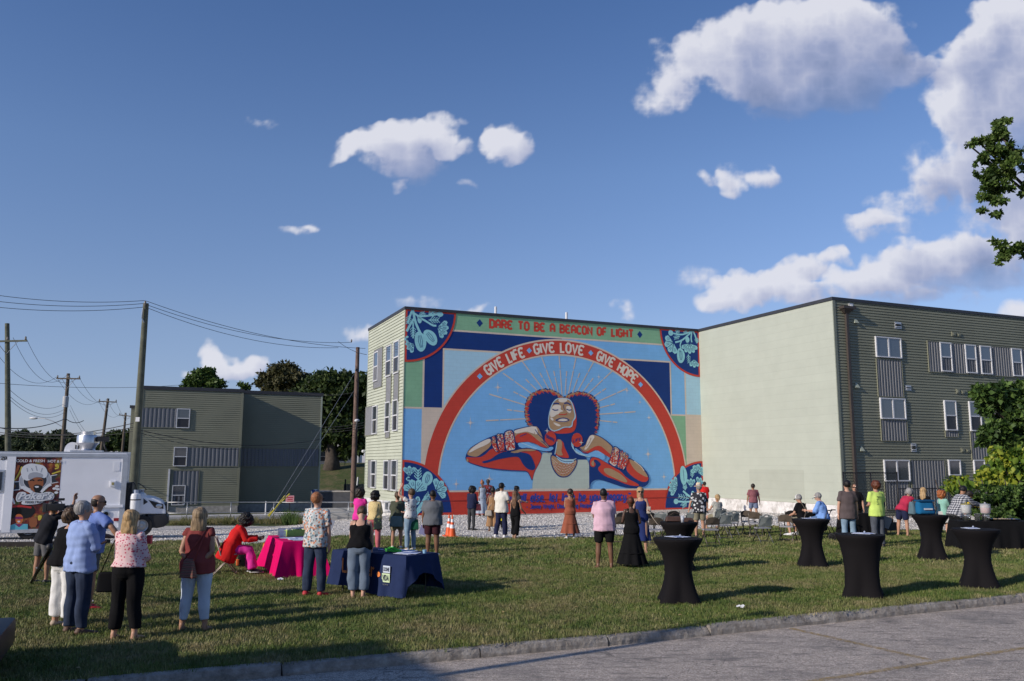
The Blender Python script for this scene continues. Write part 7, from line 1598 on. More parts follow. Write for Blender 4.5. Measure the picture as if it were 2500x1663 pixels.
 if shoes:
  kind,m = shoes[:2]
  for k in 'lr':
   An = LG[k][2]; s = -1 if k == 'l' else 1; ta = rad(LG[k][3]); fd = vec(math.sin(ta)*s,math.cos(ta),0); sd = (fd.y,-fd.x,0); mb = MB(); c = H
   if kind in ('shoe','boot'):
    hgt_ = .0 if kind == 'shoe' else .05
    mb.loft([An+vec(0,0,hgt_*H)-fd*.006*c,An-fd*.018*c+vec(0,0,-.016*c),An-fd*.005*c+vec(0,0,-.026*c)],[.028*c,.030*c,.030*c],hint=sd,n=10)
    mb.loft([An-fd*.036*c+vec(0,0,-.026*c),An-fd*.01*c+vec(0,0,-.022*c),An+fd*.05*c+vec(0,0,-.024*c),An+fd*.09*c+vec(0,0,-.030*c),An+fd*.128*c+vec(0,0,-.034*c)],[(.016*c,.012*c),(.026*c,.020*c),(.029*c,.019*c),(.030*c,.013*c),(.014*c,.007*c)],hint=sd,n=12)
    o = meshobj('shoe',remesh(mb,.012,1),m,p)
    if len(shoes) > 2: q = MB(); q.loft([An-fd*.045*c+vec(0,0,-.038*c),An+fd*.04*c+vec(0,0,-.038*c),An+fd*.133*c+vec(0,0,-.038*c)],[(.020*c,.005*c),(.031*c,.006*c),(.016*c,.005*c)],hint=sd,n=10); q.build('sole',shoes[2],o,smooth=True)
   else:
    q = MB(); q.loft([An-fd*.038*c+vec(0,0,-.040*c),An+fd*.04*c+vec(0,0,-.040*c),An+fd*.125*c+vec(0,0,-.040*c)],[(.020*c,.006*c),(.029*c,.006*c),(.018*c,.005*c)],hint=sd,n=10)
    q.loft([An+fd*.07*c+vec(*[v*-.030*c for v in sd])+vec(0,0,-.034*c),An+fd*.07*c+vec(0,0,-.016*c),An+fd*.07*c+vec(*[v*.030*c for v in sd])+vec(0,0,-.034*c)],[.006,.006,.006],n=6)
    if kind == 'sandal': q.loft([An-vec(*sd)*.022*c+vec(0,0,-.012*c),An+fd*.022*c+vec(0,0,-.008*c),An+vec(*sd)*.022*c+vec(0,0,-.012*c)],[.006,.006,.006],n=6)
    q.build('sandal',m,p,smooth=True)
 J = dict(A=A,LG=LG,P0=P0,td=td,fw=fw,X=X,HC=HC,sh0=sh0,p=p,H=H,neck=neck,HP=HP);
 return J
def wpt(J,v): return J['p'].matrix_basis @ v if False else Matrix.Translation(J['p'].location) @ Matrix.Rotation(J['p'].rotation_euler.z,4,'Z') @ v
def spot(px,ytop,ybot,Hk=None):
 """feet position from the pixel of the soles; height from the pixel of the crown"""
 f = gp(px,ybot,0,20.); Hh = hgt(px,ytop,f.y)-f.z
 return (f.x,f.y,f.z),(Hk or Hh)
W_PINK = patterned('pink_hearts',(.66,.47,.47),[(0,(.42,.05,.10)),(.5,(.48,.07,.12))],27,mix=.36,stretch=(1,1,1.15))
W_FLORAL = patterned('pale_floral',(.55,.57,.57),[(0,(.50,.20,.11)),(.28,(.16,.24,.27)),(.5,(.40,.46,.46)),(.7,(.09,.12,.15)),(.85,(.55,.36,.26))],26,mix=.62)
W_HAWAII = patterned('black_floral',(.018,.018,.024),[(0,(.60,.60,.60)),(.6,(.40,.42,.45)),(.85,(.02,.02,.03))],11,mix=.42)
W_YEL = patterned('yellow_print',(.60,.47,.22),[(0,(.14,.10,.05)),(.5,(.5,.4,.2))],26,mix=.25,stretch=(1,1,2))
W_WHF = patterned('white_floral',(.62,.62,.60),[(0,(.05,.05,.10)),(.4,(.4,.15,.15)),(.7,(.6,.6,.6))],20,mix=.35)
W_STRI = patterned('earth_stripes',(0,0,0),[(0,(.09,.05,.04)),(.3,(.42,.20,.04)),(.5,(.35,.24,.18)),(.7,(.45,.24,.05)),(1,(.18,.11,.08))],4.5,'stripe')
W_PLAID = patterned('plaid',(0,0,0),[(0,(.015,.017,.03)),(.45,(.14,.15,.18)),(.8,(.50,.50,.50))],5,'check')
W_REDP = patterned('red_print',(.16,.012,.015),[(0,(.20,.20,.26)),(.5,(.14,.015,.02))],9,mix=.5)
C = dict(black=cloth('black',(.007,.007,.008)),white=cloth('white',(.70,.70,.69)),offwhite=cloth('off_white',(.66,.64,.57)),jeans=cloth('dark_denim',(.030,.042,.075),var=.25),ljeans=cloth('light_denim',(.20,.29,.38),var=.2),blueshirt=cloth('light_blue',(.27,.36,.62)),polo=cloth('blue_polo',(.15,.22,.50)),maroon=cloth('maroon',(.20,.045,.042)),pblue=cloth('pale_jeans',(.47,.54,.64),var=.1),
 red=cloth('red',(.55,.018,.018)),magenta=cloth('magenta',(.68,.04,.30)),greybl=cloth('slate_linen',(.13,.17,.23),var=.15),olive=cloth('olive',(.075,.085,.06)),khaki=cloth('khaki',(.22,.20,.14)),rose=cloth('rose',(.50,.14,.16)),grey=cloth('heather_grey',(.12,.13,.145)),wine=cloth('wine',(.045,.014,.02)),navy=cloth('navy',(.018,.022,.055)),charcoal=cloth('charcoal',(.045,.048,.052)),denimdress=cloth('pale_denim',(.33,.38,.45),var=.15),
 brown=cloth('terracotta',(.27,.085,.05)),pink=cloth('pale_pink',(.62,.41,.49)),navyd=cloth('royal_navy',(.022,.035,.13)),mtee=cloth('faded_burgundy',(.23,.09,.10)),bshorts=cloth('blue_grey_shorts',(.14,.17,.25)),sky=cloth('sky_blue',(.19,.34,.68)),btee=cloth('brown_grey',(.095,.075,.075)),lime=cloth('lime',(.52,.68,.16)),crim=cloth('crimson',(.42,.03,.07)),mint=cloth('mint',(.25,.48,.40)),yellow=cloth('yellow',(.75,.55,.03)),gshorts=cloth('grey_shorts',(.12,.12,.125)),tee=cloth('black_tee',(.016,.017,.022)),brick=cloth('brick_orange',(.5,.2,.03)))
SH = dict(white=mat('shoe_white',(.70,.70,.70),.6,.04,10),black=mat('shoe_black',(.015,.015,.016),.5,.05,10),red=mat('shoe_red',(.42,.02,.03),.6,.1,10),brown=mat('shoe_brown',(.10,.055,.035),.6,.1,10),beige=mat('shoe_beige',(.42,.33,.25),.7,.1,10))
WALK = {'l': ((.03,.28,-1),(.02,-.10,-1)),'r': ((.03,-.16,-1),(.02,-.42,-1))}
HANG = ((.11,.0,-1),(.05,.14,-1)); FRONT = ((.10,.12,-1),(-.42,.75,-.12)); BACK = ((.24,-.22,-1),(-.75,-.30,-.75)); FWD = ((.10,.45,-1),(-.05,.95,-.30)); CROSS = ((.16,.25,-1),(-.95,.50,.12)); DOWNF = ((.12,.50,-.9),(.0,.35,-1))
PEO = {}
def add(key,label,px,ytop,ybot,Hk=None,**kw):
 pos,Hh = spot(px,ytop,ybot);
 PEO[key] = person(label,pos,Hk or Hh,**kw); PEO[key]['pos'] = Vector(pos); return PEO[key]
# left group
add('video','cameraman in a black t-shirt and grey shorts holding a video camera on his shoulder',98,1219,1425,face=62,sk='tan',top=dict(k='tee',m=C['tee'],lo=.02),bottom=dict(k='shorts',m=C['gshorts'],lo=.035),shoes=('shoe',SH['black']),lean=6,tilt=14,arms={'r': ((.35,.55,.25),(-.2,.3,.9)),'l': ((.2,.6,-.35),(.2,.5,.85))},hair=('short','black'),legs={'l': ((.07,-.05,-1),(.02,-.08,-1)),'r': ((.07,.1,-1),(.02,0,-1))})
add('polo','balding man in a blue polo shirt behind the grey haired man in light blue',212,1205,1487,face=40,sk='tan',top=dict(k='tee',m=C['polo'],lo=.02),bottom=dict(k='shorts',m=C['gshorts'],lo=.035),shoes=('shoe',SH['red']),hair=('ring','dark'),w=1.15,lean=5,yaw=-10,arms={'r': ((.75,.45,-.55),(.35,.45,-.75)),'l': FRONT},glasses=True)
add('wpants','woman with short brown hair in a black blouse and white trousers',150,1240,1530,face=68,sk='fair',female=True,w=1.34,top=dict(k='three',m=C['black'],lo=.035,end=-.0,ext=.0),bottom=dict(k='ankle',m=C['white'],lo=.022,flare=.03),shoes=('shoe',SH['beige']),hair=('fluffy','brown'),nod=8,lean=3,yaw=-18,arms={'r': FRONT,'l': FRONT})
add('bshirt','grey haired man in a light blue shirt with rolled sleeves and dark jeans',183,1220,1548,face=58,sk='fair',w=1.06,top=dict(k='rolled',m=C['blueshirt'],lo=.030,ext=.05,collar=True),bottom=dict(k='pants',m=C['jeans'],lo=.024),shoes=('shoe',SH['brown']),hair=('short','grey'),yaw=-18,glasses=None,arms={'r': CROSS,'l': CROSS},legs={'l': ((.06,.0,-1),(.03,-.04,-1)),'r': ((.09,.0,-1),(.05,-.04,-1))})
add('hearts','woman with straight blonde hair in a pink heart print blouse and black trousers',302,1243,1562,face=84,sk='fair',female=True,w=1.10,top=dict(k='three',m=W_PINK,lo=.030,end=.035),bottom=dict(k='ankle',m=C['black'],lo=.026,top=.125),shoes=('sandal',SH['black']),hair=('bob','blonde'),arms={'r': ((.16,.08,-1),(-.25,.8,-.25)),'l': FRONT},legs={'l': ((.05,0,-1),(.06,-.02,-1)),'r': ((.06,0,-1),(.08,-.02,-1))})
add('wjeans','woman with ash blonde hair in a sleeveless maroon top, hands behind her back',474,1238,1540,face=90,sk='tan',female=True,w=1.14,top=dict(k='sleeveless',m=C['maroon'],lo=.030,ext=.05),bottom=dict(k='ankle',m=C['pblue'],lo=.006),shoes=('sandal',SH['brown']),hair=('bob','dirty'),arms={'r': BACK,'l': BACK},legs={'l': ((.10,.0,-1),(.10,-.02,-1)),'r': ((.07,.0,-1),(.06,-.02,-1))})
# at the tables
f_ = Vector((-5.98,18.40,G(-5.98,18.4)))
PEO['redseat'] = person('person with curly black hair in a red shirt seated writing at the pink table',(f_.x,f_.y,f_.z),1.66,face=16,sk='dark',female=True,sit=.45,w=1.12,lean=24,nod=30,top=dict(k='long',m=C['red'],lo=.055,ext=.15),bottom=dict(k='pants',m=C['magenta'],lo=.03,flare=.04),shoes=('shoe',SH['black'],SH['white']),hair=('curly','black'),arms={'r': ((.12,.42,-.9),(-.1,1,.12)),'l': ((.12,.42,-.9),(-.1,1,.12))},legs={'l': ((.12,1,-.10),(.0,.10,-1)),'r': ((.12,1,-.10),(.0,.25,-1))})
add('floral','red haired man in a white floral short sleeved shirt, dark jeans and red shoes',767,1200,1456,face=74,sk='pale',top=dict(k='tee',m=W_FLORAL,lo=.030,ext=.05,collar=True),bottom=dict(k='pants',m=C['jeans'],lo=.022),shoes=('shoe',SH['red'],SH['white']),hair=('short','ginger'),yaw=-14,glasses=True,arms={'r': ((.16,.05,-1),(.02,.10,-1)),'l': ((.18,.15,-1),(-.15,.9,-.2))},legs={'l': ((.08,-.02,-1),(.06,-.03,-1)),'r': ((.05,.04,-1),(.04,.0,-1),40)})
add('tank','woman in a black tank top and slate blue linen trousers leaning over the navy table',874,1231,1460,face=92,sk='pale',female=True,w=1.18,top=dict(k='tank',m=C['black'],lo=.012,end=.0),bottom=dict(k='ankle',m=C['greybl'],lo=.035),shoes=('flip',SH['brown']),hair=('short','brown'),lean=14,nod=34,arms={'r': DOWNF,'l': DOWNF},legs={'l': ((.02,.0,-1),(-.02,-.05,-1)),'r': ((.02,.05,-1),(-.02,-.1,-1))})
add('pinktop','woman with piled dark curls in a hot pink top standing behind the black tank top',876,1191,1343,face=76,sk='pale',female=True,top=dict(k='cap',m=C['magenta'],lo=.018),bottom=dict(k='pants',m=C['charcoal'],lo=.02),shoes=('shoe',SH['black']),hair=('curly','dark'),arms={'l': FRONT,'r': FRONT},yaw=-10)
add('yellowp','woman with curly black hair in a yellow print blouse and rose trousers',913,1199,1345,face=72,sk='brown',female=True,w=1.08,top=dict(k='three',m=W_YEL,lo=.028,end=0),bottom=dict(k='pants',m=C['rose'],lo=.006),shoes=('shoe',SH['white']),hair=('curly','black'),yaw=14,arms={'r': FRONT,'l': FRONT})
add('olive','woman in an olive t-shirt and khaki shorts with a big teal shoulder bag',968,1200,1340,face=96,sk='fair',female=True,w=1.12,top=dict(k='tee',m=C['olive'],lo=.028,ext=.04),bottom=dict(k='shorts',m=C['khaki'],lo=.035),shoes=('shoe',SH['white']),hair=('lowbun','brown'),arms={'l': FRONT,'r': FRONT})
add('shade','woman in a white flowered top and jeans shading her eyes with a raised hand',1001,1192,1345,face=140,sk='pale',female=True,top=dict(k='cap',m=W_WHF,lo=.02,end=0),bottom=dict(k='pants',m=C['ljeans'],lo=.01),shoes=('shoe',SH['white']),hair=('short','brown'),arms={'l': ((.5,.65,.55),(-.55,.25,.75)),'r': FRONT})
add('greypolo','heavy set bald man in a grey polo shirt and wine coloured shorts',1055,1196,1357,face=84,sk='brown',w=1.28,belly=.02,top=dict(k='tee',m=C['grey'],lo=.030,ext=.05,collar=True),bottom=dict(k='shorts',m=C['wine'],lo=.035),shoes=('shoe',SH['white']),hair=('crop','black'),arms={'r': FRONT,'l': ((.2,.0,-1),(.06,.2,-1))})
# in front of the mural
add('hoodie','youth in a navy hooded sweatshirt and grey trousers with a coral handbag',1151,1187,1294,face=48,sk='dark',top=dict(k='long',m=C['navy'],lo=.030,ext=.02),bottom=dict(k='pants',m=C['charcoal'],lo=.006),shoes=('boot',SH['black']),hair=('curly','black'),nod=22,arms={'r': FRONT,'l': FRONT})
add('denimdress','woman in a pale denim maxi dress posing against the mural',1177,1173,1260,face=-62,sk='brown',female=True,top=dict(k='tank',m=C['denimdress'],lo=.008),bottom=dict(k='maxi',m=C['denimdress'],ln=.44,flare=.14),shoes=('shoe',SH['brown']),hair=('bun','ginger'),glasses=True)
add('redprint','person in a dark red patterned outfit and sunglasses posing close against the mural',1191,1170,1258,face=-88,sk='dark',top=dict(k='long',m=W_REDP,lo=.02),bottom=dict(k='wide',m=W_REDP,lo=.03),shoes=('shoe',SH['red']),hair=('short','black'),glasses=True,arms={'r': ((.5,.4,-.8),(-.5,.4,.2)),'l': HANG})
add('stripes','woman with her hair in a bun wearing a backless earth striped jumpsuit',1203,1190,1297,face=88,sk='brown',female=True,w=1.1,top=dict(k='tank',m=W_STRI,lo=.012),bottom=dict(k='jumpsuit',m=W_STRI,lo=.06,flare=.12,top=.125),shoes=('flip',SH['brown']),hair=('bun','black'),arms={'r': FRONT,'l': ((.3,.0,-1),(-.1,.7,-.4))})
add('hidden','dark haired person hidden behind the man in the cream shirt, carrying a yellow bag',1218,1193,1288,face=80,sk='dark',female=True,top=dict(k='tee',m=C['charcoal'],lo=.02),bottom=dict(k='pants',m=C['black'],lo=.01),shoes=('shoe',SH['black']),hair=('curly','black'))
add('creamshirt','man in a dark cap, cream short sleeved shirt and navy trousers',1224,1178,1313,face=58,sk='tan',top=dict(k='tee',m=C['offwhite'],lo=.050,ext=.06,collar=True),bottom=dict(k='pants',m=C['navy'],lo=.03),shoes=('shoe',SH['white'],SH['white']),hair=('short','black'),hat='cap',nod=6,arms={'r': ((.3,.1,-1),(-.3,.8,-.1)),'l': HANG},legs={'l': ((.03,-.12,-1),(.02,-.30,-1)),'r': ((.03,.08,-1),(.02,.0,-1))})
add('longhair','woman with waist long brown hair walking in a black sleeveless top and trousers',1258,1198,1316,face=62,sk='tan',female=True,top=dict(k='tank',m=C['black'],lo=.012),bottom=dict(k='ankle',m=C['black'],lo=.03,flare=.05),shoes=('flip',SH['beige']),hair=('long','long',.42),legs=WALK,arms={'r': ((.3,.1,-1),(.1,.7,-.5)),'l': HANG})
add('blackhair','woman with long black hair in jeans beside the long haired woman in black',1262,1186,1287,face=20,sk='fair',female=True,top=dict(k='tee',m=C['charcoal'],lo=.02),bottom=dict(k='pants',m=C['ljeans'],lo=.01),shoes=('shoe',SH['black']),hair=('long','black',.36),arms={'r': ((.2,.3,-1),(-.1,.9,-.2)),'l': FRONT})
add('brown','woman with a low ponytail in a tiered terracotta sundress and white sneakers',1392,1193,1316,face=93,sk='tan',female=True,top=dict(k='tank',m=C['brown'],lo=.006),bottom=dict(k='dress',m=C['brown'],ln=.40,flare=.12,tier=(.45,)),shoes=('shoe',SH['white'],SH['white']),hair=('pony','dark'),yaw=42,arms={'l': FRONT,'r': FRONT})
add('pinkshirt','man in a pale pink short sleeved shirt and black shorts',1476,1191,1388,face=88,sk='brown',w=1.10,top=dict(k='tee',m=C['pink'],lo=.040,ext=.05,collar=True),bottom=dict(k='shorts',m=C['black'],lo=.028),shoes=('sandal',SH['brown']),hair=('crop','black'),arms={'r': FRONT,'l': FRONT},yaw=-12,legs={'l': ((.08,0,-1),(.05,-.02,-1),20),'r': ((.10,0,-1),(.06,-.02,-1),25)})
add('blackdress','woman with very short auburn hair in a long black racerback dress',1543,1212,1387,face=86,sk='dark',female=True,top=dict(k='tank',m=C['black'],lo=.006),bottom=dict(k='maxi',m=C['black'],ln=.455,flare=.155,tier=(.62,),folds=11),shoes=('flip',SH['red']),hair=('crop','auburn'),arms={'r': ((.26,.0,-1),(.0,.8,-.1)),'l': ((.26,.0,-1),(.0,.8,-.1))})
add('navyw','blonde woman in sunglasses and a navy dress facing the camera, gesturing',1566,1187,1350,face=-96,sk='fair',female=True,top=dict(k='tank',m=C['navyd'],lo=.006),bottom=dict(k='dress',m=C['navyd'],ln=.32,flare=.07,folds=7),shoes=('flip',SH['beige']),hair=('long','blonde',.22),glasses=True,arms={'r': ((.2,.3,-1),(.2,.9,-.15)),'l': ((.28,.2,-1),(-.1,.9,.05))},legs=WALK)
# right side
add('fedora','man in a straw hat and black floral shirt with his hand on a chair back',1709,1180,1314,face=92,sk='fair',w=1.05,top=dict(k='tee',m=W_HAWAII,lo=.040,ext=.05),bottom=dict(k='shorts',m=C['khaki'],lo=.035),shoes=('shoe',SH['black']),hair=('short','grey'),hat='fedora',yaw=15,arms={'l': ((.35,.0,-1),(.22,.15,-1)),'r': HANG})
add('redtee','boy in a bright red t-shirt where the mural meets the cream wall',1722,1176,1252,face=85,sk='tan',top=dict(k='tee',m=C['red'],lo=.035,ext=.06),bottom=dict(k='shorts',m=C['charcoal'],lo=.03),shoes=('shoe',SH['black']),hair=('short','dark'),arms={'r': FRONT,'l': HANG})
add('burgundy','man in a faded burgundy t-shirt and blue grey shorts walking towards the cream wall',1841,1180,1270,face=96,sk='tan',w=1.08,top=dict(k='tee',m=C['mtee'],lo=.022,ext=.03),bottom=dict(k='shorts',m=C['bshorts'],lo=.035),shoes=('shoe',SH['white']),hair=('short','dark'),arms={'r': ((.34,-.05,-1),(.20,.15,-1)),'l': ((.30,.0,-1),(.1,.2,-1))},legs=WALK)
f_ = gp(1762,1302,0,28.)
PEO['bunseat'] = person('woman with a blonde bun in a small print blouse seated behind the grey chair',(f_.x,f_.y+.5,f_.z),1.62,face=104,sk='fair',female=True,sit=.45,nod=-4,top=dict(k='cap',m=patterned('grey_print',(.36,.36,.32),[(0,(.1,.1,.1)),(.5,(.4,.38,.33))],24,mix=.35),lo=.015),bottom=dict(k='shorts',m=C['khaki'],lo=.03),shoes=('sandal',SH['brown']),hair=('lowbun','blonde'),arms={'l': ((.5,.3,-.9),(.1,.9,.1)),'r': FRONT},legs={'l': ((.35,1,-.05),(.1,.1,-1)),'r': ((.2,1,-.05),(0,.1,-1))})
f_ = gp(1962,1312,0,26.)
PEO['capseat'] = person('old man in a white cap, black shirt with tan braces and khaki shorts seated sideways',(f_.x,f_.y,f_.z),1.72,face=128,sk='fair',w=1.12,sit=.46,nod=16,lean=8,top=dict(k='tee',m=C['black'],lo=.02),bottom=dict(k='shorts',m=C['khaki'],lo=.035),shoes=('shoe',SH['white'],SH['white']),hair=('short','grey'),hat='whitecap',arms={'l': ((.2,.3,-1),(-.2,.8,-.3)),'r': FRONT},legs={'l': ((.5,1,-.08),(.15,-.25,-1)),'r': ((.25,1,-.05),(0,.05,-1))})
J = PEO['capseat']
for s in (-1,1):
 mb = MB(); q = [J['sh0']+J['X']*(s*.11)-J['fw']*.135+J['td']*.03,J['P0']+J['td']*.32+J['X']*(s*.01)-J['fw']*.165,J['P0']+J['td']*.12-J['X']*(s*.05)-J['fw']*.160]; mb.loft(q,[(.018,.006)]*3,n=6); mb.build('brace',cloth('tan_strap',(.36,.30,.20)),J['p'])
f_ = gp(2012,1318,0,24.)
PEO['visorseat'] = person('grey haired woman in a white visor and sky blue shirt seated on a black rollator',(f_.x,f_.y,f_.z),1.70,face=148,sk='pale',female=True,w=1.38,sit=.55,nod=18,lean=8,top=dict(k='rolled',m=C['sky'],lo=.03),bottom=dict(k='pants',m=cloth('blue_trousers',(.10,.17,.30)),lo=.03),shoes=('shoe',SH['white']),hair=('short','grey'),hat='visor',arms={'l': ((.3,.4,-.9),(.0,.9,.1)),'r': ((.3,.2,-1),(.1,.8,.0))},legs={'l': ((.2,1,-.15),(0,.05,-1)),'r': ((.2,1,-.15),(0,.05,-1))})
J = PEO['visorseat']; mb = MB(); mb.loft([J['P0']+J['td']*.10,J['P0']+J['td']*.20],[(.235,.175),(.235,.175)],n=20); mb.build('back_support_belt',C['black'],J['p'],smooth=True,angle=50)
add('browntee','dark haired boy in a long brown grey t-shirt and light jeans',2075,1171,1338,face=92,sk='pale',top=dict(k='tee',m=C['btee'],lo=.045,ext=.09),bottom=dict(k='pants',m=C['ljeans'],lo=.012),shoes=('shoe',SH['black']),hair=('short','black'),w=.94,yaw=8,arms={'r': ((.22,.0,-1),(.10,.1,-1)),'l': ((.22,.0,-1),(.06,.1,-1))})
add('blackshirt','man in sunglasses and a black shirt facing the camera behind the black table',2092,1181,1305,face=-100,sk='fair',w=1.05,top=dict(k='tee',m=C['black'],lo=.02,collar=True),bottom=dict(k='pants',m=C['black'],lo=.02),shoes=('shoe',SH['black']),hair=('short','brown'),glasses=True,arms={'r': ((.3,.0,-1),(-.2,.6,-.8)),'l': ((.25,.0,-1),(.0,.4,-.9))})
add('lime','youth with auburn hair in a lime green printed t-shirt over dark sleeves and jeans',2146,1172,1338,face=108,sk='fair',top=dict(k='tee',m=C['lime'],lo=.030,ext=.05,undersleeve={'r': C['navy']}),bottom=dict(k='pants',m=cloth('grey_jeans',(.075,.085,.105),var=.2),lo=.022),shoes=('shoe',SH['black'],SH['white']),hair=('fluffy','auburn'),arms={'r': ((.22,.05,-1),(.15,.3,-1)),'l': FRONT},yaw=10)
add('crimson','grey haired woman in a crimson top and navy shorts bending forward',2206,1195,1310,Hk=1.66,face=22,sk='fair',female=True,w=1.12,lean=36,nod=8,top=dict(k='sleeveless',m=C['crim'],lo=.02),bottom=dict(k='shorts',m=C['navy'],lo=.025),shoes=('flip',SH['beige']),hair=('fluffy','grey'),arms={'r': ((.15,.85,-.55),(.1,.9,-.42)),'l': ((.15,.7,-.7),(.1,.9,-.4))},legs={'l': ((.12,-.05,-1),(.05,-.08,-1)),'r': ((.14,.05,-1),(.05,-.02,-1))})
add('blondeback','woman with long blonde hair in a black top behind the blue cooler bag',2262,1190,1318,face=50,sk='fair',female=True,top=dict(k='tee',m=C['black'],lo=.012),bottom=dict(k='pants',m=C['jeans'],lo=.01),shoes=('shoe',SH['black']),hair=('long','blonde',.28),nod=10)
add('redhead','red haired woman in a mint t-shirt and denim shorts with a white tote bag',2306,1198,1316,face=42,sk='pale',female=True,top=dict(k='tee',m=C['mint'],lo=.02),bottom=dict(k='minishorts',m=C['ljeans'],lo=.02),shoes=('shoe',SH['black']),hair=('curly','red'),nod=12,arms={'r': ((.15,.35,-1),(-.1,.95,.3)),'l': FRONT})
add('plaid','person in a black and white plaid shirt stooping over the buffet table',2338,1194,1330,Hk=1.78,face=18,sk='tan',w=1.05,lean=30,nod=14,top=dict(k='long',m=W_PLAID,lo=.035,ext=.08),bottom=dict(k='pants',m=C['black'],lo=.02),shoes=('shoe',SH['black']),hair=('short','black'),arms={'r': ((.1,.8,-.6),(-.1,.95,-.2)),'l': ((.1,.7,-.7),(-.1,.95,-.2))})
add('yellow','dark haired girl in a yellow and orange sweater reaching to the red drink dispenser',2352,1208,1318,Hk=1.55,face=-12,sk='tan',female=True,lean=24,nod=18,top=dict(k='long',m=patterned('yellow_orange',(.72,.52,.03),[(0,(.6,.12,.02)),(.45,(.72,.52,.03)),(.8,(.05,.08,.35))],7,mix=.4),lo=.03),bottom=dict(k='pants',m=C['jeans'],lo=.01),shoes=('shoe',SH['black']),hair=('bob','dark'),arms={'r': ((.1,.8,-.6),(.0,1,-.05)),'l': ((.1,.8,-.6),(.0,1,-.1))})
# print on the back of the lime shirt
J = PEO['lime']; mb = MB(); c0 = J['P0']+J['td']*.24*J['H']-J['X']*.03;
for k,wd_ in enumerate((.16,.12,.19,.15,.18,.13,.16)): z = -k*.035; q = c0+J['td']*z-J['fw']*(.162 if k < 3 else .155); mb.box(q.x-wd_/2,q.x+wd_/2,q.y-.004,q.y+.03,q.z-.009,q.z+.009)
mb.build('shirt_print',mat('print_olive',(.33,.45,.13),.8,.1),J['p'])
# ------------------------------------------------------------------ chairs, tables, bags and the rest
PLG = mat('grey_plastic',(.26,.285,.275),.45,.05,3); PLB = mat('brown_vinyl',(.10,.080,.062),.5,.1,4); PLK = mat('dark_vinyl',(.025,.024,.024),.5,.1,4); PLT = mat('tan_metal',(.30,.25,.20),.4,.08,4,metal=.2); SEATG = mat('seat_grey',(.26,.26,.28),.5,.06,4); TUBG = mat('grey_tube',(.11,.11,.105),.4,.05,4,metal=.4); TUBB = mat('brown_tube',(.10,.085,.07),.4,.05,4,metal=.3)
def make_chair(kind):
 back,seat,tub = {'grey': (PLG,SEATG,TUBG),'brown': (PLB,SEATG,TUBB),'dark': (PLK,PLK,TUBG),'tan': (PLT,PLT,PLT)}[kind]
 t = thing('folding_chair','x','chair'); big = kind == 'grey'
 for s in (-1,1):
  MB().tube([(s*.225,.24,0),(s*.215,-.13,.44),(s*.205,-.25,.80 if not big else .74)],.016,6).build('leg',tub,t,smooth=True); MB().tube([(s*.195,-.30,0),(s*.195,.12,.43)],.015,6).build('leg',tub,t,smooth=True)
 MB().tube([(-.22,.19,.06),(.22,.19,.06)],.008,5).build('crossbar',tub,t); MB().tube([(-.195,-.235,.08),(.195,-.235,.08)],.008,5).build('crossbar',tub,t)
 P = [(-.20,-.19),(.20,-.19),(.215,.10),(.19,.17),(.10,.195),(-.10,.195),(-.19,.17),(-.215,.10)]; MB().prism([(x,y+.02) for x,y in P],.435,.465).build('seat',seat,t)
 # backrest: curved panel with a rounded top
 mb = MB(); z0,z1 = (.50,.86) if big else (.60,.83); w0,w1 = (.175,.225) if big else (.205,.215); n = 14;
 rim = []
 for i in range(n+1):
  a = math.pi*i/n; x = w1*math.cos(a)*-1; z = z0+(z1-z0)*.35+(z1-z0)*.65*math.sin(a)**.85; rim.append((x,z))
 ring = [(-w0,z0)]+rim+[(w0,z0)]
 def yb(x,z): return -.13-(z-.44)*.33-.03*(1-(x/w1)**2)
 hole = big
 outer = ring; k = len(outer); c = (0,(z0+z1)/2-.02)
 if hole:
  # handle: the panel stops below, an arch runs above the gap
  lo = [(-w0,z0)]+[(x,min(z,z1-.075-.02*(1-(x/w1)**2)*0)) for x,z in rim]+[(w0,z0)]
  outer = lo; MB().tube([(x*.97,yb(x,z),z-.008) for x,z in rim[1:-1]],.014,6).build('handle_rim',tub if False else PLG,t,smooth=True)
  for s in (-1,1): m_ = MB(); m_.v = [];
 cx_,cz_ = 0,(z0+z1)/2-.04; vs = []
 for yo in (0,-.018):
  vs += [(x,yb(x,z)+yo,z) for x,z in outer]+[(cx_,yb(cx_,cz_)+yo,cz_)]
 k = len(outer); mb.v = vs
 for i in range(k):
  j = (i+1) % k; mb.f.append((i,j,k)); mb.f.append((k+1+j,k+1+i,2*k+1)); mb.f.append((i,k+1+i,k+1+j,j)); mb.mi += [0,0,0]
 mb.build('backrest',back,t)
 if hole:
  for s in (-1,1): MB().tube([(s*.20,yb(.2,z0+.1),z0+.02),(s*.216,yb(.2,z0+.1),(z0+z1)/2)],.013,6).build('side_rim',PLG,t)
  m2 = MB(); m2.box(-.205,-.055,yb(.13,z1-.05)-.014,yb(.13,z1-.05)+.004,z1-.085,z1-.03); m2.build('upper_panel',back,t); m2 = MB(); m2.box(.055,.205,yb(.13,z1-.05)-.014,yb(.13,z1-.05)+.004,z1-.085,z1-.03); m2.build('upper_panel',back,t)
 return t
CHS = {}
def chair(kind,px,py,face,label,at_=None,group='folding chairs set out facing the mural'):
 p = gp(px,py,0,22.) if at_ is None else Vector((at_[0],at_[1],G(*at_)))
 if kind not in CHS: c = CHS[kind] = make_chair(kind)
 else: c = dup(CHS[kind],p)
 c.location = p; c.rotation_euler = (0,0,rad(face-90)); c['label'] = label; c['group'] = group; return c
chair('grey',1612,1313,88,'grey plastic folding chair with handle hole just left of the straw hat cocktail table')
chair('dark',1641,1306,95,'dark folding chair whose arched back peeps over the rear cocktail table')
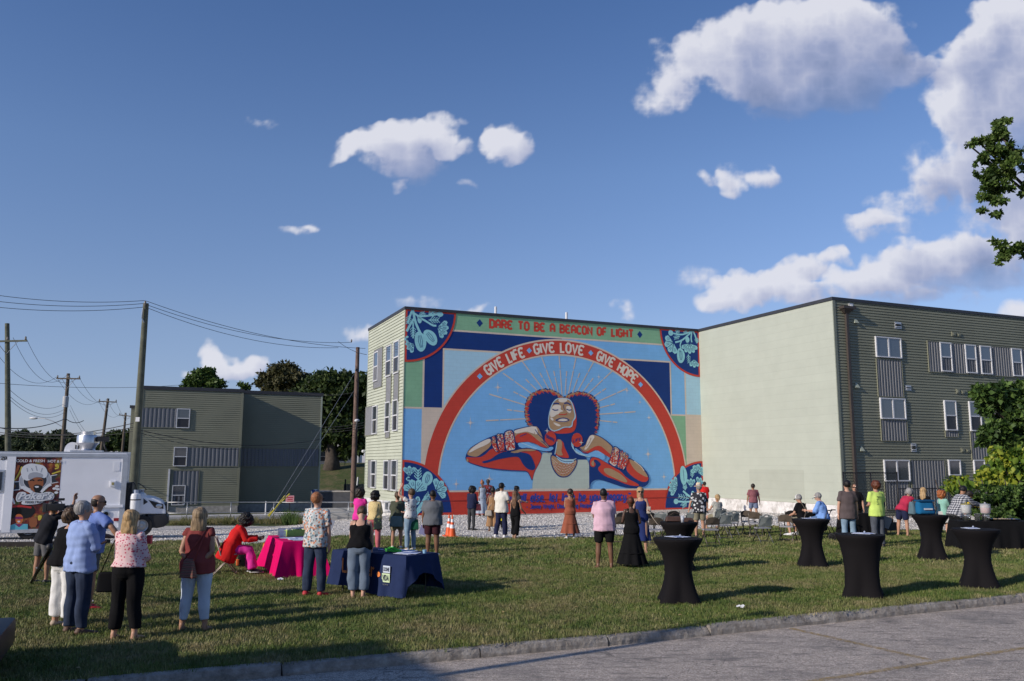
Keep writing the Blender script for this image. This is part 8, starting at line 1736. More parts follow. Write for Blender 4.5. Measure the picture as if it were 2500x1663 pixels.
chair('grey',1686,1313,96,'grey plastic folding chair under the hand of the man in the straw hat')
chair('brown',1735,1331,97,'brown folding chair with light grey seat, nearest one right of the straw hat man')
chair('grey',1766,1318,100,'grey plastic folding chair directly before the seated woman with the blonde bun')
chair('grey',1784,1311,104,'grey folding chair half hidden right of the chair before the bun woman')
chair('brown',1830,1306,60,'brown folding chair turned sideways, leftmost of the overlapping three by the cream wall')
chair('brown',1848,1312,66,'brown folding chair in the middle of the overlapping three by the cream wall')
chair('grey',1863,1326,100,'grey plastic folding chair in front, nearest of the overlapping three by the cream wall')
chair('brown',1924,1322,58,'brown folding chair angled beside the old man in the white cap')
chair('dark',1932,1306,80,'dark folding chair back showing behind the left shoulder of the old man')
chair('dark',1982,1308,92,'dark folding chair back showing right of the old man, behind a cocktail table')
chair('brown',1600,1331,90,'brown folding chair with grey seat right of the woman in the black dress')
chair('brown',1510,1328,90,'folding chair with pale seat just right of the man in the pink shirt').children
chair('dark',1518,1311,92,'black folding chair back behind the pale seated chair, left of the black dress')
chair('dark',1583,1311,92,'black folding chair back right behind the blonde woman in navy')
chair('tan',0,0,16,'tan metal folding chair of the person in red at the pink table',(-6.02,18.38),'folding chair at the pink table')
f_ = PEO['capseat']['p'].location; chair('brown',0,0,128,'brown folding chair on which the old man in the white cap sits',(f_.x,f_.y))
f_ = PEO['bunseat']['p'].location; chair('grey',0,0,104,'grey folding chair on which the woman with the blonde bun sits',(f_.x,f_.y))
# cocktail tables in stretched black covers
SPX = mat('black_spandex',(.0075,.0065,.0075),.85,.08,2,spec=.15)
def cocktail(px,py,rot,label,H=1.07,R_=.41,fat=0.):
 r_ = ray(px,py); p = gp(px,py,H,17.); t = thing('cocktail_table',label,'cocktail table',p,rad(rot),'black draped cocktail tables on the lawn')
 mb = MB(); n = 48; rows = [(0.0,.43,1),(.06,.405,.97),(.18,.345,.85),(.34,.285,.6),(.50,.245,.35),(.66,.25,.15),(.80,.285,.05),(.92,.345,0),(1.00,.40,0),(1.035,R_,0),(1.062,R_,0)]
 for z,rr_,q in rows:
  rr_ = rr_+fat*max(0,.36-rr_)
  for k in range(n):
   a = 2*math.pi*k/n; c4 = abs(math.cos(2*a)); f = 1-q*.30*(1-c4**1.6)+(.02*q if c4 > .9 else 0); zz = z+(.05*q*(1-c4)**1.2 if z < .05 else 0)
   mb.v.append((rr_*f*math.cos(a),rr_*f*math.sin(a),zz*H/1.07))
 for i in range(len(rows)-1):
  for k in range(n): a = i*n+k; b = i*n+(k+1) % n; mb.f.append((a,b,b+n,a+n)); mb.mi.append(0)
 mb.build('stretch_cover',SPX,t,smooth=True,angle=60); MB().lathe([(R_+.003,1.028),(R_+.003,1.066),(0,1.071)],(0,0,0),40).build('table_top',SPX,t,smooth=True,angle=40); MB().lathe([(.03,0.02),(.03,1.02)],(0,0,0),10).build('column',TUBG,t)
 for k in range(4): a = rad(90*k); MB().lathe([(.02,0),(.02,.03)],(.40*math.cos(a),.40*math.sin(a),0),8).build('foot',BLKP,t)
 return p,H
T1 = cocktail(1654,1313,-48,'black draped cocktail table nearest the camera, beside the open lawn'); T0 = cocktail(1657,1274,30,'black draped cocktail table with bags and clear cups, behind the nearest one'); T3 = cocktail(2099,1304,-68,'broad black draped cocktail table in front of the boy in the brown grey t-shirt',fat=.62); T2 = cocktail(1979,1267,-62,'black draped cocktail table in front of the seated old man'); T5 = cocktail(2381,1291,-70,'rightmost black draped cocktail table before the buffet'); T4 = cocktail(2270,1257,-65,'black draped cocktail table carrying the blue cooler bag')
PAPER = mat('paper_white',(.62,.66,.78),.7,.03,6); INK = mat('print_blue',(.10,.16,.38),.7,.05)
def sheets(T,dx,dy,n,rot,label,w=.21,h=.28,vial=True):
 p,H = T; t = thing('leaflets',label,'paper',(p.x+dx,p.y+dy,p.z+H+.004),rad(rot)); r = random.Random(int(dx*100)+n)
 for i in range(n):
  x,y,a = r.uniform(-.07,.07),r.uniform(-.05,.05),r.uniform(-.5,.5); M = Matrix.Translation((x,y,.004+.004*i)) @ Matrix.Rotation(a,4,'Z'); mb = MB(); mb.box(-w/2,w/2,-h/2,h/2,-.0015,.0015,M); o = mb.build('sheet',PAPER,t)
  mb = MB(); mb.box(-w*.38,w*.38,-h*.40,-h*.05,.0018,.0028,M); mb.build('print_block',INK,o) if i == n-1 else None
 if vial: MB().ball((.05,.03,.03),(.017,.017,.017)).build('glass_vial',mat('clear_glass',(.5,.55,.65),.1,0,alpha=.6),t,smooth=True)  # tiny clear vial lying on the leaflets
sheets(T1,.02,.05,3,12,'small spread of printed leaflets on the nearest cocktail table'); sheets(T2,-.02,.02,2,15,'white leaflets on the cocktail table before the old man'); sheets(T3,.05,.03,3,-10,'leaflets lying on the broad cocktail table'); sheets(T5,-.05,.02,2,10,'leaflets lying on the rightmost cocktail table')
# things on the rear cocktail table
p,H = T0
LEA = mat('brown_leather',(.075,.04,.028),.5,.2,8); CLR = mat('clear_plastic',(.75,.78,.82),.08,0,alpha=.45)
def bag(loc,w,h,d,m,label,strap=None,strap_m=None,slump=.0,rotz=0.,name='handbag',cat='bag',flap=None,taper=.85):
 b = thing(name,label,cat,loc,rotz); bm = bmesh.new(); bmesh.ops.create_cube(bm,size=1)
 for v in bm.verts: k = taper if v.co.z > 0 else 1.; v.co = Vector((v.co.x*w*k,v.co.y*d*(k if v.co.z > 0 else 1)*(1-.4*(v.co.z > 0)),v.co.z*h))
 bmesh.ops.bevel(bm,geom=bm.edges[:],offset=min(w,d,h)*.28,segments=3,profile=.6,affect='EDGES'); r = random.Random(int(loc[0]*31))
 for v in bm.verts: v.co += Vector((r.uniform(-1,1),r.uniform(-1,1),r.uniform(-1,1)))*.006
 mb = MB(); mb.bm(bm); mb.build('bag_body',m,b,smooth=True,angle=60)
 if flap: mb = MB(); mb.bbox(-w*.44,w*.44,-d*.42,d*.42,h*.40,h*.52,.01); mb.build('flap',flap,b,smooth=True,angle=50)
 if strap is not None:
  inv = Matrix.Rotation(-rotz,3,'Z'); P = [inv @ (Vector(q)-Vector(loc)) for q in strap]; mb = MB();
  mb.loft([Vector((-w*.35,0,h*.42))]+P+[Vector((w*.35,0,h*.42))],[(.013,.005)]*(len(P)+2),hint=(.3,1,.1),n=6); mb.build('strap',strap_m or m,b,smooth=True)
 return b
bag((p.x-.10,p.y+.02,p.z+H+.065),.40,.11,.24,LEA,'slumped dark brown leather bag on the rear cocktail table',[(p.x-.10,p.y,p.z+H+.20),(p.x,p.y,p.z+H+.18)]); bag((p.x+.20,p.y+.02,p.z+H+.045),.26,.08,.20,LEA,'smaller flat dark brown bag at the right of the rear cocktail table')
c_ = thing('plastic_cup','pair of stacked clear plastic cups in front of the brown bags','cup',(p.x+.04,p.y-.22,p.z+H)); MB().lathe([(.03,0),(.04,.12),(.036,.12),(.027,.005)],(0,0,0),14).build('outer_cup',CLR,c_,smooth=True); MB().lathe([(.03,.03),(.04,.15),(.036,.15),(.027,.035)],(0,0,0),14).build('inner_cup',CLR,c_,smooth=True)
def drape(w,d,h,over,flare=.05,amp=.018,seed=1,wave=9,cut=None):
 """cloth over a table top: loop of points, hanging in folds; over = function(angle parameter) giving the drop"""
 mb = MB(); r = random.Random(seed); loop = []; rc_ = .03; per = 2*(w+d); nseg = 120
 for i in range(nseg):
  s = per*i/nseg
  if s < w: p = (-w/2+s,-d/2); nrm = (0,-1)
  elif s < w+d: p = (w/2,-d/2+s-w); nrm = (1,0)
  elif s < 2*w+d: p = (w/2-(s-w-d),d/2); nrm = (0,1)
  else: p = (-w/2,d/2-(s-2*w-d)); nrm = (-1,0)
  cd_ = min(math.hypot(abs(p[0])-w/2,abs(p[1])-d/2),.5); cn = Vector((p[0]/(w/2),p[1]/(d/2))).normalized(); k = math.exp(-(cd_/.10)**2); n2 = Vector(nrm)*(1-k)+cn*k*1.4; loop.append((p,n2,s,k))
 rows = 9; ph = [r.uniform(0,6.28) for _ in range(3)]
 for j in range(rows+1):
  t = j/rows
  for p,n2,s,k in loop:
   drop = over(p[0],p[1]); f = amp*t*(math.sin(s*wave*1.9+ph[0])+.6*math.sin(s*wave*3.3+ph[1])); out = .012+flare*t*(1+.4*k)+f*(1+k); z = h-drop*t-(0 if j == 0 else 0)
   q = (.0 if j == 0 else 1); mb.v.append((p[0]+n2.x*(out if q else .004),p[1]+n2.y*(out if q else .004),z+(.004 if j == 0 else 0)+(.012*math.sin(s*5+ph[2])*t)))
 for j in range(rows):
  for i in range(nseg): a = j*nseg+i; b = j*nseg+(i+1) % nseg; mb.f.append((a,a+nseg,b+nseg,b)); mb.mi.append(0)
 mb.f.append(tuple(range(nseg))); mb.mi.append(0); return mb
def table(loc,rot,w,d,h,label,m,over,seed=1,label2='',**kw):
 t = thing('folding_table',label,'table',loc,rot); MB().bbox(-w/2,w/2,-d/2,d/2,h-.05,h-.005,.01).build('tabletop',mat('table_plastic',(.3,.3,.3),.6,.05),t)
 for sx in (-1,1):
  for sy in (-1,1): MB().tube([(sx*w*.40,sy*d*.38,0),(sx*w*.40,sy*d*.38,h-.05)],.014,6).build('leg',TUBG,t)
 c = drape(w,d,h+.004,over,seed=seed,**kw).build('tablecloth',m,smooth=True,angle=50); c.location = loc; c.rotation_euler = (0,0,rot); tag(c,label2,'tablecloth'); return t,c
MAG = cloth('magenta_cloth',(.62,.002,.115),var=.05); NVY = cloth('navy_cloth',(.018,.030,.085),var=.08); BLC = cloth('black_cloth',(.006,.006,.007))
# pink table
pr = rad(25.5); pu = Vector((math.cos(pr),math.sin(pr),0)); pv = Vector((-pu.y,pu.x,0)); Fp = gp(692.5,1322,.745,18.); Fp = Vector((Fp.x,Fp.y,0)); pc = Fp+pu*.38+pv*.89; pc.z = G(pc.x,pc.y)
table(pc,pr,.76,1.78,.735,'folding table under the hot pink cloth',MAG,lambda x,y: .715-(.04 if y > 0 else 0),3,'hot pink tablecloth hanging to the grass, written on by the person in red',flare=.09,amp=.035,wave=9)
tz = pc.z+.743
def flat(name,label,cat,loc,w,d,th,m,rot,pr_=None,n=1,seed=0,spread=.05):
 t = thing(name,label,cat,loc,rot); r = random.Random(seed)
 for i in range(n):
  M = Matrix.Translation((r.uniform(-spread,spread) if i else 0,r.uniform(-spread,spread) if i else 0,th*1.3*i+th/2+.001)) @ Matrix.Rotation(r.uniform(-.4,.4) if i else 0,4,'Z'); mb = MB(); mb.box(-w/2,w/2,-d/2,d/2,-th/2,th/2,M); o = mb.build('sheet',m,t)
  if pr_ and i == n-1: mb = MB(); mb.box(-w*.4,w*.4,-d*.1,d*.42,th/2,th/2+.001,M); mb.build('print_block',pr_,o)
 return t
q = pc-pv*.62+pu*.02; flat('leaflets','fan of leaflets at the near end of the pink table','paper',(q.x,q.y,tz),.22,.30,.003,PAPER,pr,INK,5,1,.12)
q = pc-pv*.22+pu*.10; flat('leaflets','rows of leaflets in the middle of the pink table','paper',(q.x,q.y,tz),.30,.26,.003,PAPER,pr+.3,INK,5,2,.14)
q = pc+pv*.05-pu*.12; flat('form_sheet','white form before the writing hands on the pink table','paper',(q.x,q.y,tz),.30,.22,.002,PAPER,pr,None,2,3,.03)
q = pc+pv*.45+pu*.10; gb = thing('snack_box','open lime green box of goods on the pink table','box',(q.x,q.y,tz),pr+.2); GRB = mat('lime_box',(.30,.48,.10),.6,.1,8)
mb = MB(); mb.box(-.20,.20,-.12,-.11,0,.14); mb.box(-.20,.20,.11,.12,0,.14); mb.box(-.20,-.19,-.11,.11,0,.14); mb.box(.19,.20,-.11,.11,0,.14); mb.box(-.19,.19,-.11,.11,0,.01); mb.build('box_sides',GRB,gb)
r = random.Random(2)
for i in range(10): x,y = r.uniform(-.14,.14),r.uniform(-.07,.07); MB().bbox(x-.05,x+.05,y-.03,y+.03,.08,.15+r.uniform(0,.02),.01).build('packet',[mat('packet_green',(.25,.42,.12),.5,.1),mat('packet_pale',(.5,.5,.42),.5,.1),mat('packet_dark',(.10,.10,.12),.5,.1)][i % 3],gb,smooth=True,angle=50)
q = pc+pv*.62-pu*.10; ds = thing('display_stand','small dark framed display behind the clear holder on the pink table','display',(q.x,q.y,tz),pr-.4); mb = MB(); mb.box(-.13,.13,-.01,.01,0,.17,Matrix.Rotation(-.2,4,'X')); mb.build('frame',mat('display_blue',(.10,.13,.20),.4,.1),ds); mb = MB(); mb.box(-.11,.11,-.016,-.011,.02,.15,Matrix.Rotation(-.2,4,'X')); mb.build('card',mat('display_card',(.3,.33,.42),.5,.2,30),ds)
q = pc+pv*.25-pu*.20; hd_ = thing('leaflet_holder','clear plastic holder near the hands of the person in red','holder',(q.x,q.y,tz),pr); mb = MB(); mb.box(-.07,.07,-.05,-.045,0,.14); mb.box(-.07,-.065,-.045,.04,0,.12); mb.box(.065,.07,-.045,.04,0,.12); mb.box(-.065,.065,.035,.04,0,.18); mb.build('holder_body',CLR,hd_)
q = gp(597,1385,0,18.); bag((q.x,q.y,q.z+.15),.34,.30,.24,C['black'],'black backpack with an orange patch under the tan chair',rotz=.4,name='backpack'); mb = MB();
pb_ = bpy.data.objects.get('backpack'); mb.bbox(-.19,-.13,-.10,.02,-.10,.04,.02); mb.build('orange_pocket',mat('orange_nylon',(.65,.14,.03),.6,.05),pb_)
q = gp(634,1384,0,18.); bag((q.x,q.y,q.z+.09),.36,.16,.22,patterned('sneaker_print',(.02,.02,.03),[(0,(.5,.5,.5)),(.5,(.03,.03,.05))],18,mix=.35),'black and white patterned bag on the grass at the pink cloth',rotz=.2,name='patterned_bag'); q = gp(641,1372,0,18.5); bag((q.x,q.y+.12,q.z+.25),.14,.40,.12,mat('orange_cloth',(.70,.26,.03),.8,.15,14),'orange patterned scarf hanging beside the pink tablecloth',rotz=.4,name='scarf',cat='scarf',taper=.45)
# navy table
tp = [gp(*q_,.745,15.) for q_ in ((817,1342),(992,1357),(1057,1348))]; e1 = tp[1]-tp[0]; e1.z = 0; br_ = math.atan2(e1.y,e1.x); bu = e1.normalized(); bv = Vector((-bu.y,bu.x,0)); bw,bd = 1.88,.80; bc = tp[1]-bu*bw/2+bv*bd/2; bc.z = G(bc.x,bc.y)
table(bc,br_,bw,bd,.735,'folding table under the navy cloth',NVY,lambda x,y: (.60+.10*ss((x+.9)/1.6) if y < -bd/2+.01 else (.64-.34*math.sin(math.pi*min(1,max(0,(y+bd/2)/bd)))**.6 if x > bw/2-.01 else .62)),5,'navy tablecloth with orange lettering hanging over the front table',flare=.07,amp=.026,wave=9)
clo = [o for o in bpy.data.objects if o.name.startswith('tablecloth')][-1]
bz = bc.z+.745
def on_blue(x,y): q = bc+bu*x+bv*y; return (q.x,q.y,bz)
for x,y,w_,d_,n_,pk,l in ((-.75,.05,.22,.28,3,None,'blue and white leaflets at the left end of the navy table'),(-.05,.22,.40,.30,2,INK,'large blue brochures at the back of the navy table'),(.38,.18,.30,.24,4,INK,'stack of printed sheets beside the green lanyards'),(.62,-.10,.34,.26,3,INK,'white forms at the right end of the navy table')):
 flat('leaflets',l,'paper',on_blue(x,y),w_,d_,.003,PAPER if 'large blue' not in l else mat('brochure_blue',(.10,.17,.42),.5,.1,8),br_+.1,pk,n_,int(x*10)+30,.08)
ln_ = thing('lanyard_pile','heap of bright green lanyards on the navy table','lanyards',on_blue(.18,.0),br_); r = random.Random(6); GRN = mat('lanyard_green',(.07,.50,.05),.6,.2,30)
for i in range(16):
 cx_,cy_,a0_ = r.uniform(-.18,.18),r.uniform(-.08,.08),r.uniform(0,6); rr_ = r.uniform(.04,.09); z = .012+.05*r.random()*(1-abs(cx_)/.2); MB().tube([(cx_+rr_*1.5*math.cos(a0_+t*.6),cy_+rr_*.8*math.sin(a0_+t*.6),z+.012*math.sin(t*1.3)) for t in range(10)],.010,5).build('lanyard',GRN,ln_,smooth=True)
tb = thing('tumbler','dark travel tumbler at the left end of the navy table','tumbler',on_blue(-.90,.25),0); MB().lathe([(.033,-.10),(.042,.10)],(0,0,0),14).build('tumbler_body',mat('tumbler_dark',(.03,.02,.025),.3,.1),tb,smooth=True,angle=40); MB().lathe([(.043,.10),(.043,.125),(.0,.13)],(0,0,0),14).build('lid',mat('lid_grey',(.2,.2,.2),.3,0),tb,smooth=True,angle=40); tb.location.z += .10
cpb = thing('paper_cup','small pale blue cup at the right corner of the navy table','cup',on_blue(.86,.15),0); MB().lathe([(.03,0),(.04,.06),(.0,.062)],(0,0,0),12).build('cup_body',mat('cup_blue',(.25,.45,.65),.5,.1),cpb,smooth=True,angle=40)
# lettering on the front of the cloth
def cloth_M(x,z,out=.035):
 return Matrix.Translation((x,-bd/2-out,z)) @ Matrix.Rotation(rad(90),4,'X')
ORG = mat('print_orange_logo',(.75,.22,.05),.6,0); text_part('print_lettering','Li',cloth_M(-.62,.36,.055),.17,ORG,clo,0,.01,.003,.26); text_part('print_lettering','er',cloth_M(.02,.34,.058),.20,ORG,clo,0,.01,.003,.18)
LGR = mat('print_label_white',(.55,.62,.72),.6,0); LGG = mat('print_label_green',(.55,.68,.42),.6,0); LBK = mat('print_ink',(.012,.02,.05),.6,0)
def plate(x,z,w_,h_,m,out): mb = MB(); mb.box(x,x+w_,-bd/2-out-.002,-bd/2-out,z,z+h_); return mb.build('print_label',m,clo)
plate(.45,.44,.17,.12,LGR,.066); plate(.43,.28,.19,.15,LGG,.070); text_part('print_lettering','DONE',cloth_M(.465,.465,.070),.14,LBK,clo,0,.03,.002,.07); text_part('print_lettering','VIDA',cloth_M(.445,.305,.074),.16,LBK,clo,0,.03,.002,.10); text_part('print_lettering','y tejidos',cloth_M(.42,.225,.076),.17,mat('print_grey_text',(.16,.17,.19),.7,0),clo,0,0,.002,.035)
mb = MB(); mb.lathe([(.0,.0),(.045,.0),(.045,.004),(0,.004)],(0,0,0),16,Matrix.Translation((.34,-bd/2-.066,.40)) @ Matrix.Rotation(rad(90),4,'X')); mb.build('print_dot',ORG,clo)
# buffet table and the second black table
q = gp(2330,1272,.75,24.); q2 = gp(2560,1272,.75,24.); tb_c = Vector(((q.x+q2.x)/2,(q.y+q2.y)/2,0)); tb_c.z = G(tb_c.x,tb_c.y); bw2 = (q2-q).length
table(tb_c,math.atan2(q2.y-q.y,q2.x-q.x),bw2,.76,.74,'long folding buffet table under black cloths',BLC,lambda x,y: .71,8,'long black tablecloth hanging to the grass on the buffet table',flare=.05,amp=.04,wave=7)
bz2 = tb_c.z+.75
q = gp(2052,1253,.75,26.); q2 = gp(2150,1253,.75,26.); t2c = Vector(((q.x+q2.x)/2,(q.y+q2.y)/2,0)); t2c.z = G(t2c.x,t2c.y)
table(t2c,.05,(q2-q).length,.6,.74,'small folding table under a black cloth behind the boy in brown grey',BLC,lambda x,y: .70,9,'black tablecloth hanging behind the boy in the brown grey t-shirt',flare=.05,amp=.03)
STN = mat('stainless',(.62,.62,.62),.2,.05,4,metal=1.)
def dispenser(px,label,liquid,lm,lid):
 x = ray(px,1260)[0]*tb_c.y; y = tb_c.y-.1; t = thing('drink_dispenser',label,'dispenser',(x,y,bz2)); MB().lathe([(.10,0),(.105,.01),(.095,.17),(.0,.18)],(0,0,0),24).build('metal_base',STN,t,smooth=True,angle=35)
 MB().lathe([(.09,.185),(.125,.22),(.135,.40),(.13,.44),(.122,.44),(.127,.40),(.117,.225),(.0,.19)],(0,0,0),24).build('jar',mat('jar_glass',(.75,.78,.8),.05,0,alpha=.35),t,smooth=True)
 MB().lathe([(.0,.195),(.11,.225),(.122,.36),(.0,.362)],(0,0,0),24).build('drink',lm,t,smooth=True,angle=40); MB().lathe([(.136,.44),(.136,.455),(.05,.47),(.02,.475),(.025,.50),(0,.51)],(0,0,0),24).build('lid',lid,t,smooth=True,angle=40); MB().tube([(0,-.10,.10),(0,-.15,.10),(0,-.15,.07)],.014,6).build('tap',STN,t,smooth=True)
dispenser(2355,'clear drink dispenser with pale lemonade and a yellow rimmed lid on the buffet',1,mat('lemonade',(.45,.42,.36),.2,.3,12),mat('lid_yellow',(.30,.26,.08),.4,.1)); dispenser(2402,'drink dispenser full of red punch on the buffet',1,mat('red_punch',(.50,.03,.03),.2,.5,20,col2=(.55,.12,.03)),mat('lid_clear',(.35,.36,.38),.2,0))
for i,px in enumerate((2375,2380,2386)): x = ray(px,1260)[0]*tb_c.y; o = MB().lathe([(.03,0),(.042,.20),(.038,.20),(.027,.01)],(0,0,0),14).build('metal_tumbler',STN,smooth=True,angle=40); o.location = (x,tb_c.y-.15+.04*i,bz2); tag(o,['left','middle','right'][i]+' of the three tall silver tumblers between the dispensers','tumbler','silver tumblers on the buffet')
x = ray(2447,1268)[0]*tb_c.y; o = thing('foil_tray','foil tray of food with white napkins on the buffet','tray',(x,tb_c.y-.05,bz2)); mb = MB(); mb.v = [(-.30,-.18,0),(.30,-.18,0),(.30,.18,0),(-.30,.18,0),(-.36,-.22,.06),(.36,-.22,.06),(.36,.22,.06),(-.36,.22,.06)]; mb.f = [(3,2,1,0),(0,1,5,4),(1,2,6,5),(2,3,7,6),(3,0,4,7)]; mb.mi = [0]*5; mb.build('tray_body',STN,o)
r = random.Random(9)
for i in range(26): a_,b_ = r.uniform(-.28,.28),r.uniform(-.16,.16); MB().ball((a_,b_,.045),(.035,.03,.025),8,5).build('snack',mat('snack_tan',(.30,.24,.17),.7,.3,20),o,smooth=True)
x = ray(2425,1268)[0]*tb_c.y; o = thing('food_bowl','small dark bowl between the red dispenser and the foil tray','bowl',(x,tb_c.y-.1,bz2)); MB().lathe([(.05,0),(.10,.05),(.09,.05),(.04,.01)],(0,0,0),16).build('bowl_body',PLK,o,smooth=True); MB().ball((0,0,.04),(.07,.07,.03),10,6).build('dip',mat('dip_tan',(.4,.3,.15),.6,.2),o,smooth=True)
# red crate, box and bin behind the lime shirt
q = gp(2140,1297,0,26.); o = thing('red_cooler','red cooler on the ground behind the youth in the lime shirt','cooler',q,.1); MB().bbox(-.32,.32,-.2,.2,0,.36,.03).build('cooler_body',mat('cooler_red',(.55,.02,.02),.45,.05),o,smooth=True,angle=40); MB().bbox(-.33,.33,-.21,.21,.365,.43,.02).build('lid',mat('cooler_lid',(.60,.60,.58),.5,.05),o,smooth=True,angle=40)
q = gp(2170,1297,0,26.); o = thing('storage_crate','dark crate with bottles right of the red cooler','crate',q,.05); mb = MB(); mb.bbox(-.25,.25,-.2,.2,0,.32,.02); mb.build('crate_body',BLKP,o);
for i in range(4): MB().lathe([(.035,.3),(.035,.42),(.015,.47),(.015,.5)],(-.15+i*.1,0,0),10).build('bottle',mat('amber_glass',(.18,.08,.01),.1,0),o,smooth=True)
# bags carried or set down
p,H = T4
cb = bag((p.x-.13,p.y-.02,p.z+H+.185),.46,.34,.28,cloth('cooler_blue',(.012,.12,.26)),'large teal blue cooler backpack standing on a cocktail table',rotz=.1,name='cooler_bag',flap=cloth('cooler_blue_dark',(.01,.07,.16)))
MB().box(-.10,.12,-.152,-.140,-.06,-.02).build('reflective_strip',mat('silver_strip',(.5,.52,.55),.4,0),cb)
bag((p.x-.40,p.y+.05,p.z+H+.16),.10,.30,.20,cloth('cooler_side',(.10,.16,.19)),'grey green side bag leaning against the blue cooler backpack',rotz=.3,name='lunch_bag')
J = PEO['redhead']; q = Vector(J['pos']); sh_ = wpt(J,J['A']['l'][0]); TOTE = patterned('tote_print',(.70,.68,.64),[(0,(.25,.08,.08)),(.5,(.10,.10,.10))],9,mix=.22)
bag((sh_.x+.02,sh_.y-.20,sh_.z-.52),.40,.36,.12,TOTE,'white canvas tote with a red and black drawing on the red haired woman\'s shoulder',[(sh_.x-.04,sh_.y-.06,sh_.z+.02),(sh_.x+.06,sh_.y-.04,sh_.z+.02)],rotz=.05,name='tote_bag')
def hang(key,arm_,off,w_,h_,d_,m,label,drop,name='handbag',rot=.2,sm=None,from_='shoulder',mid=None):
 J = PEO[key]; s_ = wpt(J,J['A'][arm_][0]) if from_ == 'shoulder' else wpt(J,J['A'][arm_][2]); c = (s_.x+off[0],s_.y+off[1],s_.z-drop); st_ = [(s_.x-.01,s_.y-.03,s_.z+.04),(s_.x+.02,s_.y+.01,s_.z+.04)] if mid is None else mid(s_)
 return bag(c,w_,h_,d_,m,label,st_,sm,rotz=rot,name=name)
hang('hearts','l',(-.13,-.02),.24,.26,.12,C['black'],'large black shoulder bag hanging beside the blonde woman in the heart blouse',.62,'shoulder_bag')
J = PEO['wjeans']; s_ = wpt(J,J['A']['r'][0]); c_ = wpt(J,J['P0']+Vector((-.03,-.26,.0))); WOV = NT('woven_stripes',.9); w__ = WOV.new('ShaderNodeTexWave',Scale=7.,Distortion=1.5,Vector=WOV.tc.outputs['Object'],bands_direction='Z'); WOV.base(WOV.ramp(w__.outputs['Fac'],[(0,(.10,.03,.03)),(.3,(.25,.17,.10)),(.55,(.09,.08,.09)),(.75,(.28,.10,.06)),(1,(.16,.05,.05))]))
bag((c_.x,c_.y,c_.z),.25,.26,.12,WOV.m,'striped woven pouch bag held behind the back of the woman in maroon',[(c_.x+.06,c_.y,c_.z+.3),(s_.x-.04,s_.y-.10,s_.z),(s_.x-.03,s_.y-.09,s_.z)],C['maroon'],rotz=-.35,name='woven_bag',taper=.6)
hang('hoodie','r',(.0,-.10),.30,.25,.12,cloth('coral_leather',(.60,.14,.13)),'coral pink handbag on the arm of the youth in the navy hoodie',.16,from_='wrist')
hang('stripes','l',(-.02,-.16),.26,.20,.09,cloth('cream_leather',(.50,.44,.36)),'small cream crossbody bag of the woman in stripes',.62,'crossbody_bag',mid=lambda s: [(s.x+.08,s.y-.12,s.z-.3),(s.x+.30,s.y-.08,s.z+.02)])
hang('hidden','r',(.02,-.05),.22,.50,.08,cloth('bright_yellow',(.72,.62,.03)),'bright yellow bag hanging beside the man in the cream shirt',.70,'yellow_bag')
hang('olive','r',(-.14,-.20),.38,.30,.14,cloth('teal_canvas',(.13,.20,.21)),'large teal tote bag on the back of the woman in olive',.52,'tote_bag',rot=.1)
hang('shade','r',(.02,-.14),.24,.28,.09,cloth('bottle_green',(.02,.11,.06)),'dark green shoulder bag of the woman shading her eyes',.66)
hang('yellowp','r',(-.02,-.14),.24,.32,.10,patterned('dark_leaf_print',(.02,.035,.03),[(0,(.10,.16,.06)),(.5,(.02,.03,.03))],14,mix=.4),'dark leafy print shoulder bag of the woman in yellow',.56)
# things held in hands
def held(key,arm_,label,name,cat,w_,h_,m,rot=(0,0,0),off=(0,0,0),d_=.004):
 J = PEO[key]; q = wpt(J,J['A'][arm_][2]+J['A'][arm_][3]*.10); t = thing(name,label,cat,(q.x+off[0],q.y+off[1],q.z+off[2])); t.rotation_euler = rot; MB().box(-w_/2,w_/2,-d_/2,d_/2,-h_/2,h_/2).build('sheet',m,t); return t
held('greypolo','l','folded lavender papers in the left hand of the man in grey','papers','paper',.18,.24,mat('lavender_paper',(.30,.30,.52),.7,.05),(0,.3,.2),(0,0,-.08))
q = gp(790,1350,0,16.5); t = thing('poster_board','white printed poster board held at the side of the man in the floral shirt','poster',at(785,1292,16.2)); t.rotation_euler = (0,.35,.25); MB().box(-.14,.18,-.004,.004,-.22,.22).build('board',mat('poster_white',(.42,.45,.52),.7,.08,14),t)
held('brown','l','small white phone held by the woman in the terracotta dress','phone','phone',.08,.15,WHITE,(0,1.2,0)); held('lime','r','grey clipboard hanging from the hand of the youth in lime','clipboard','clipboard',.26,.32,mat('clipboard_grey',(.22,.23,.25),.4,.05),(.2,.35,.1),(.08,-.02,-.14),.01)
held('polo','l','red drink can behind the man in the light blue shirt','drink_can','can',.07,.14,mat('can_red',(.5,.05,.06),.3,.2,20),(0,0,0),(.45,.2,-.05),.07)
# leash or strings in the hand of the blonde woman in navy
J = PEO['navyw']; q = wpt(J,J['A']['l'][2]); o = MB().tube([(0,0,0),(.10,-.02,-.18),(.22,0,-.34),(.33,0,-.42)],.008,5).build('cord',mat('cream_cord',(.55,.46,.36),.8,.1),smooth=True); o.location = q; tag(o,'cream cord dangling from the hand of the blonde woman in navy','cord'); o = bag((q.x,q.y-.03,q.z+.02),.12,.18,.06,cloth('cream_leather',(.50,.44,.36)),'small cream pouch in the hand of the blonde woman in navy',name='pouch')
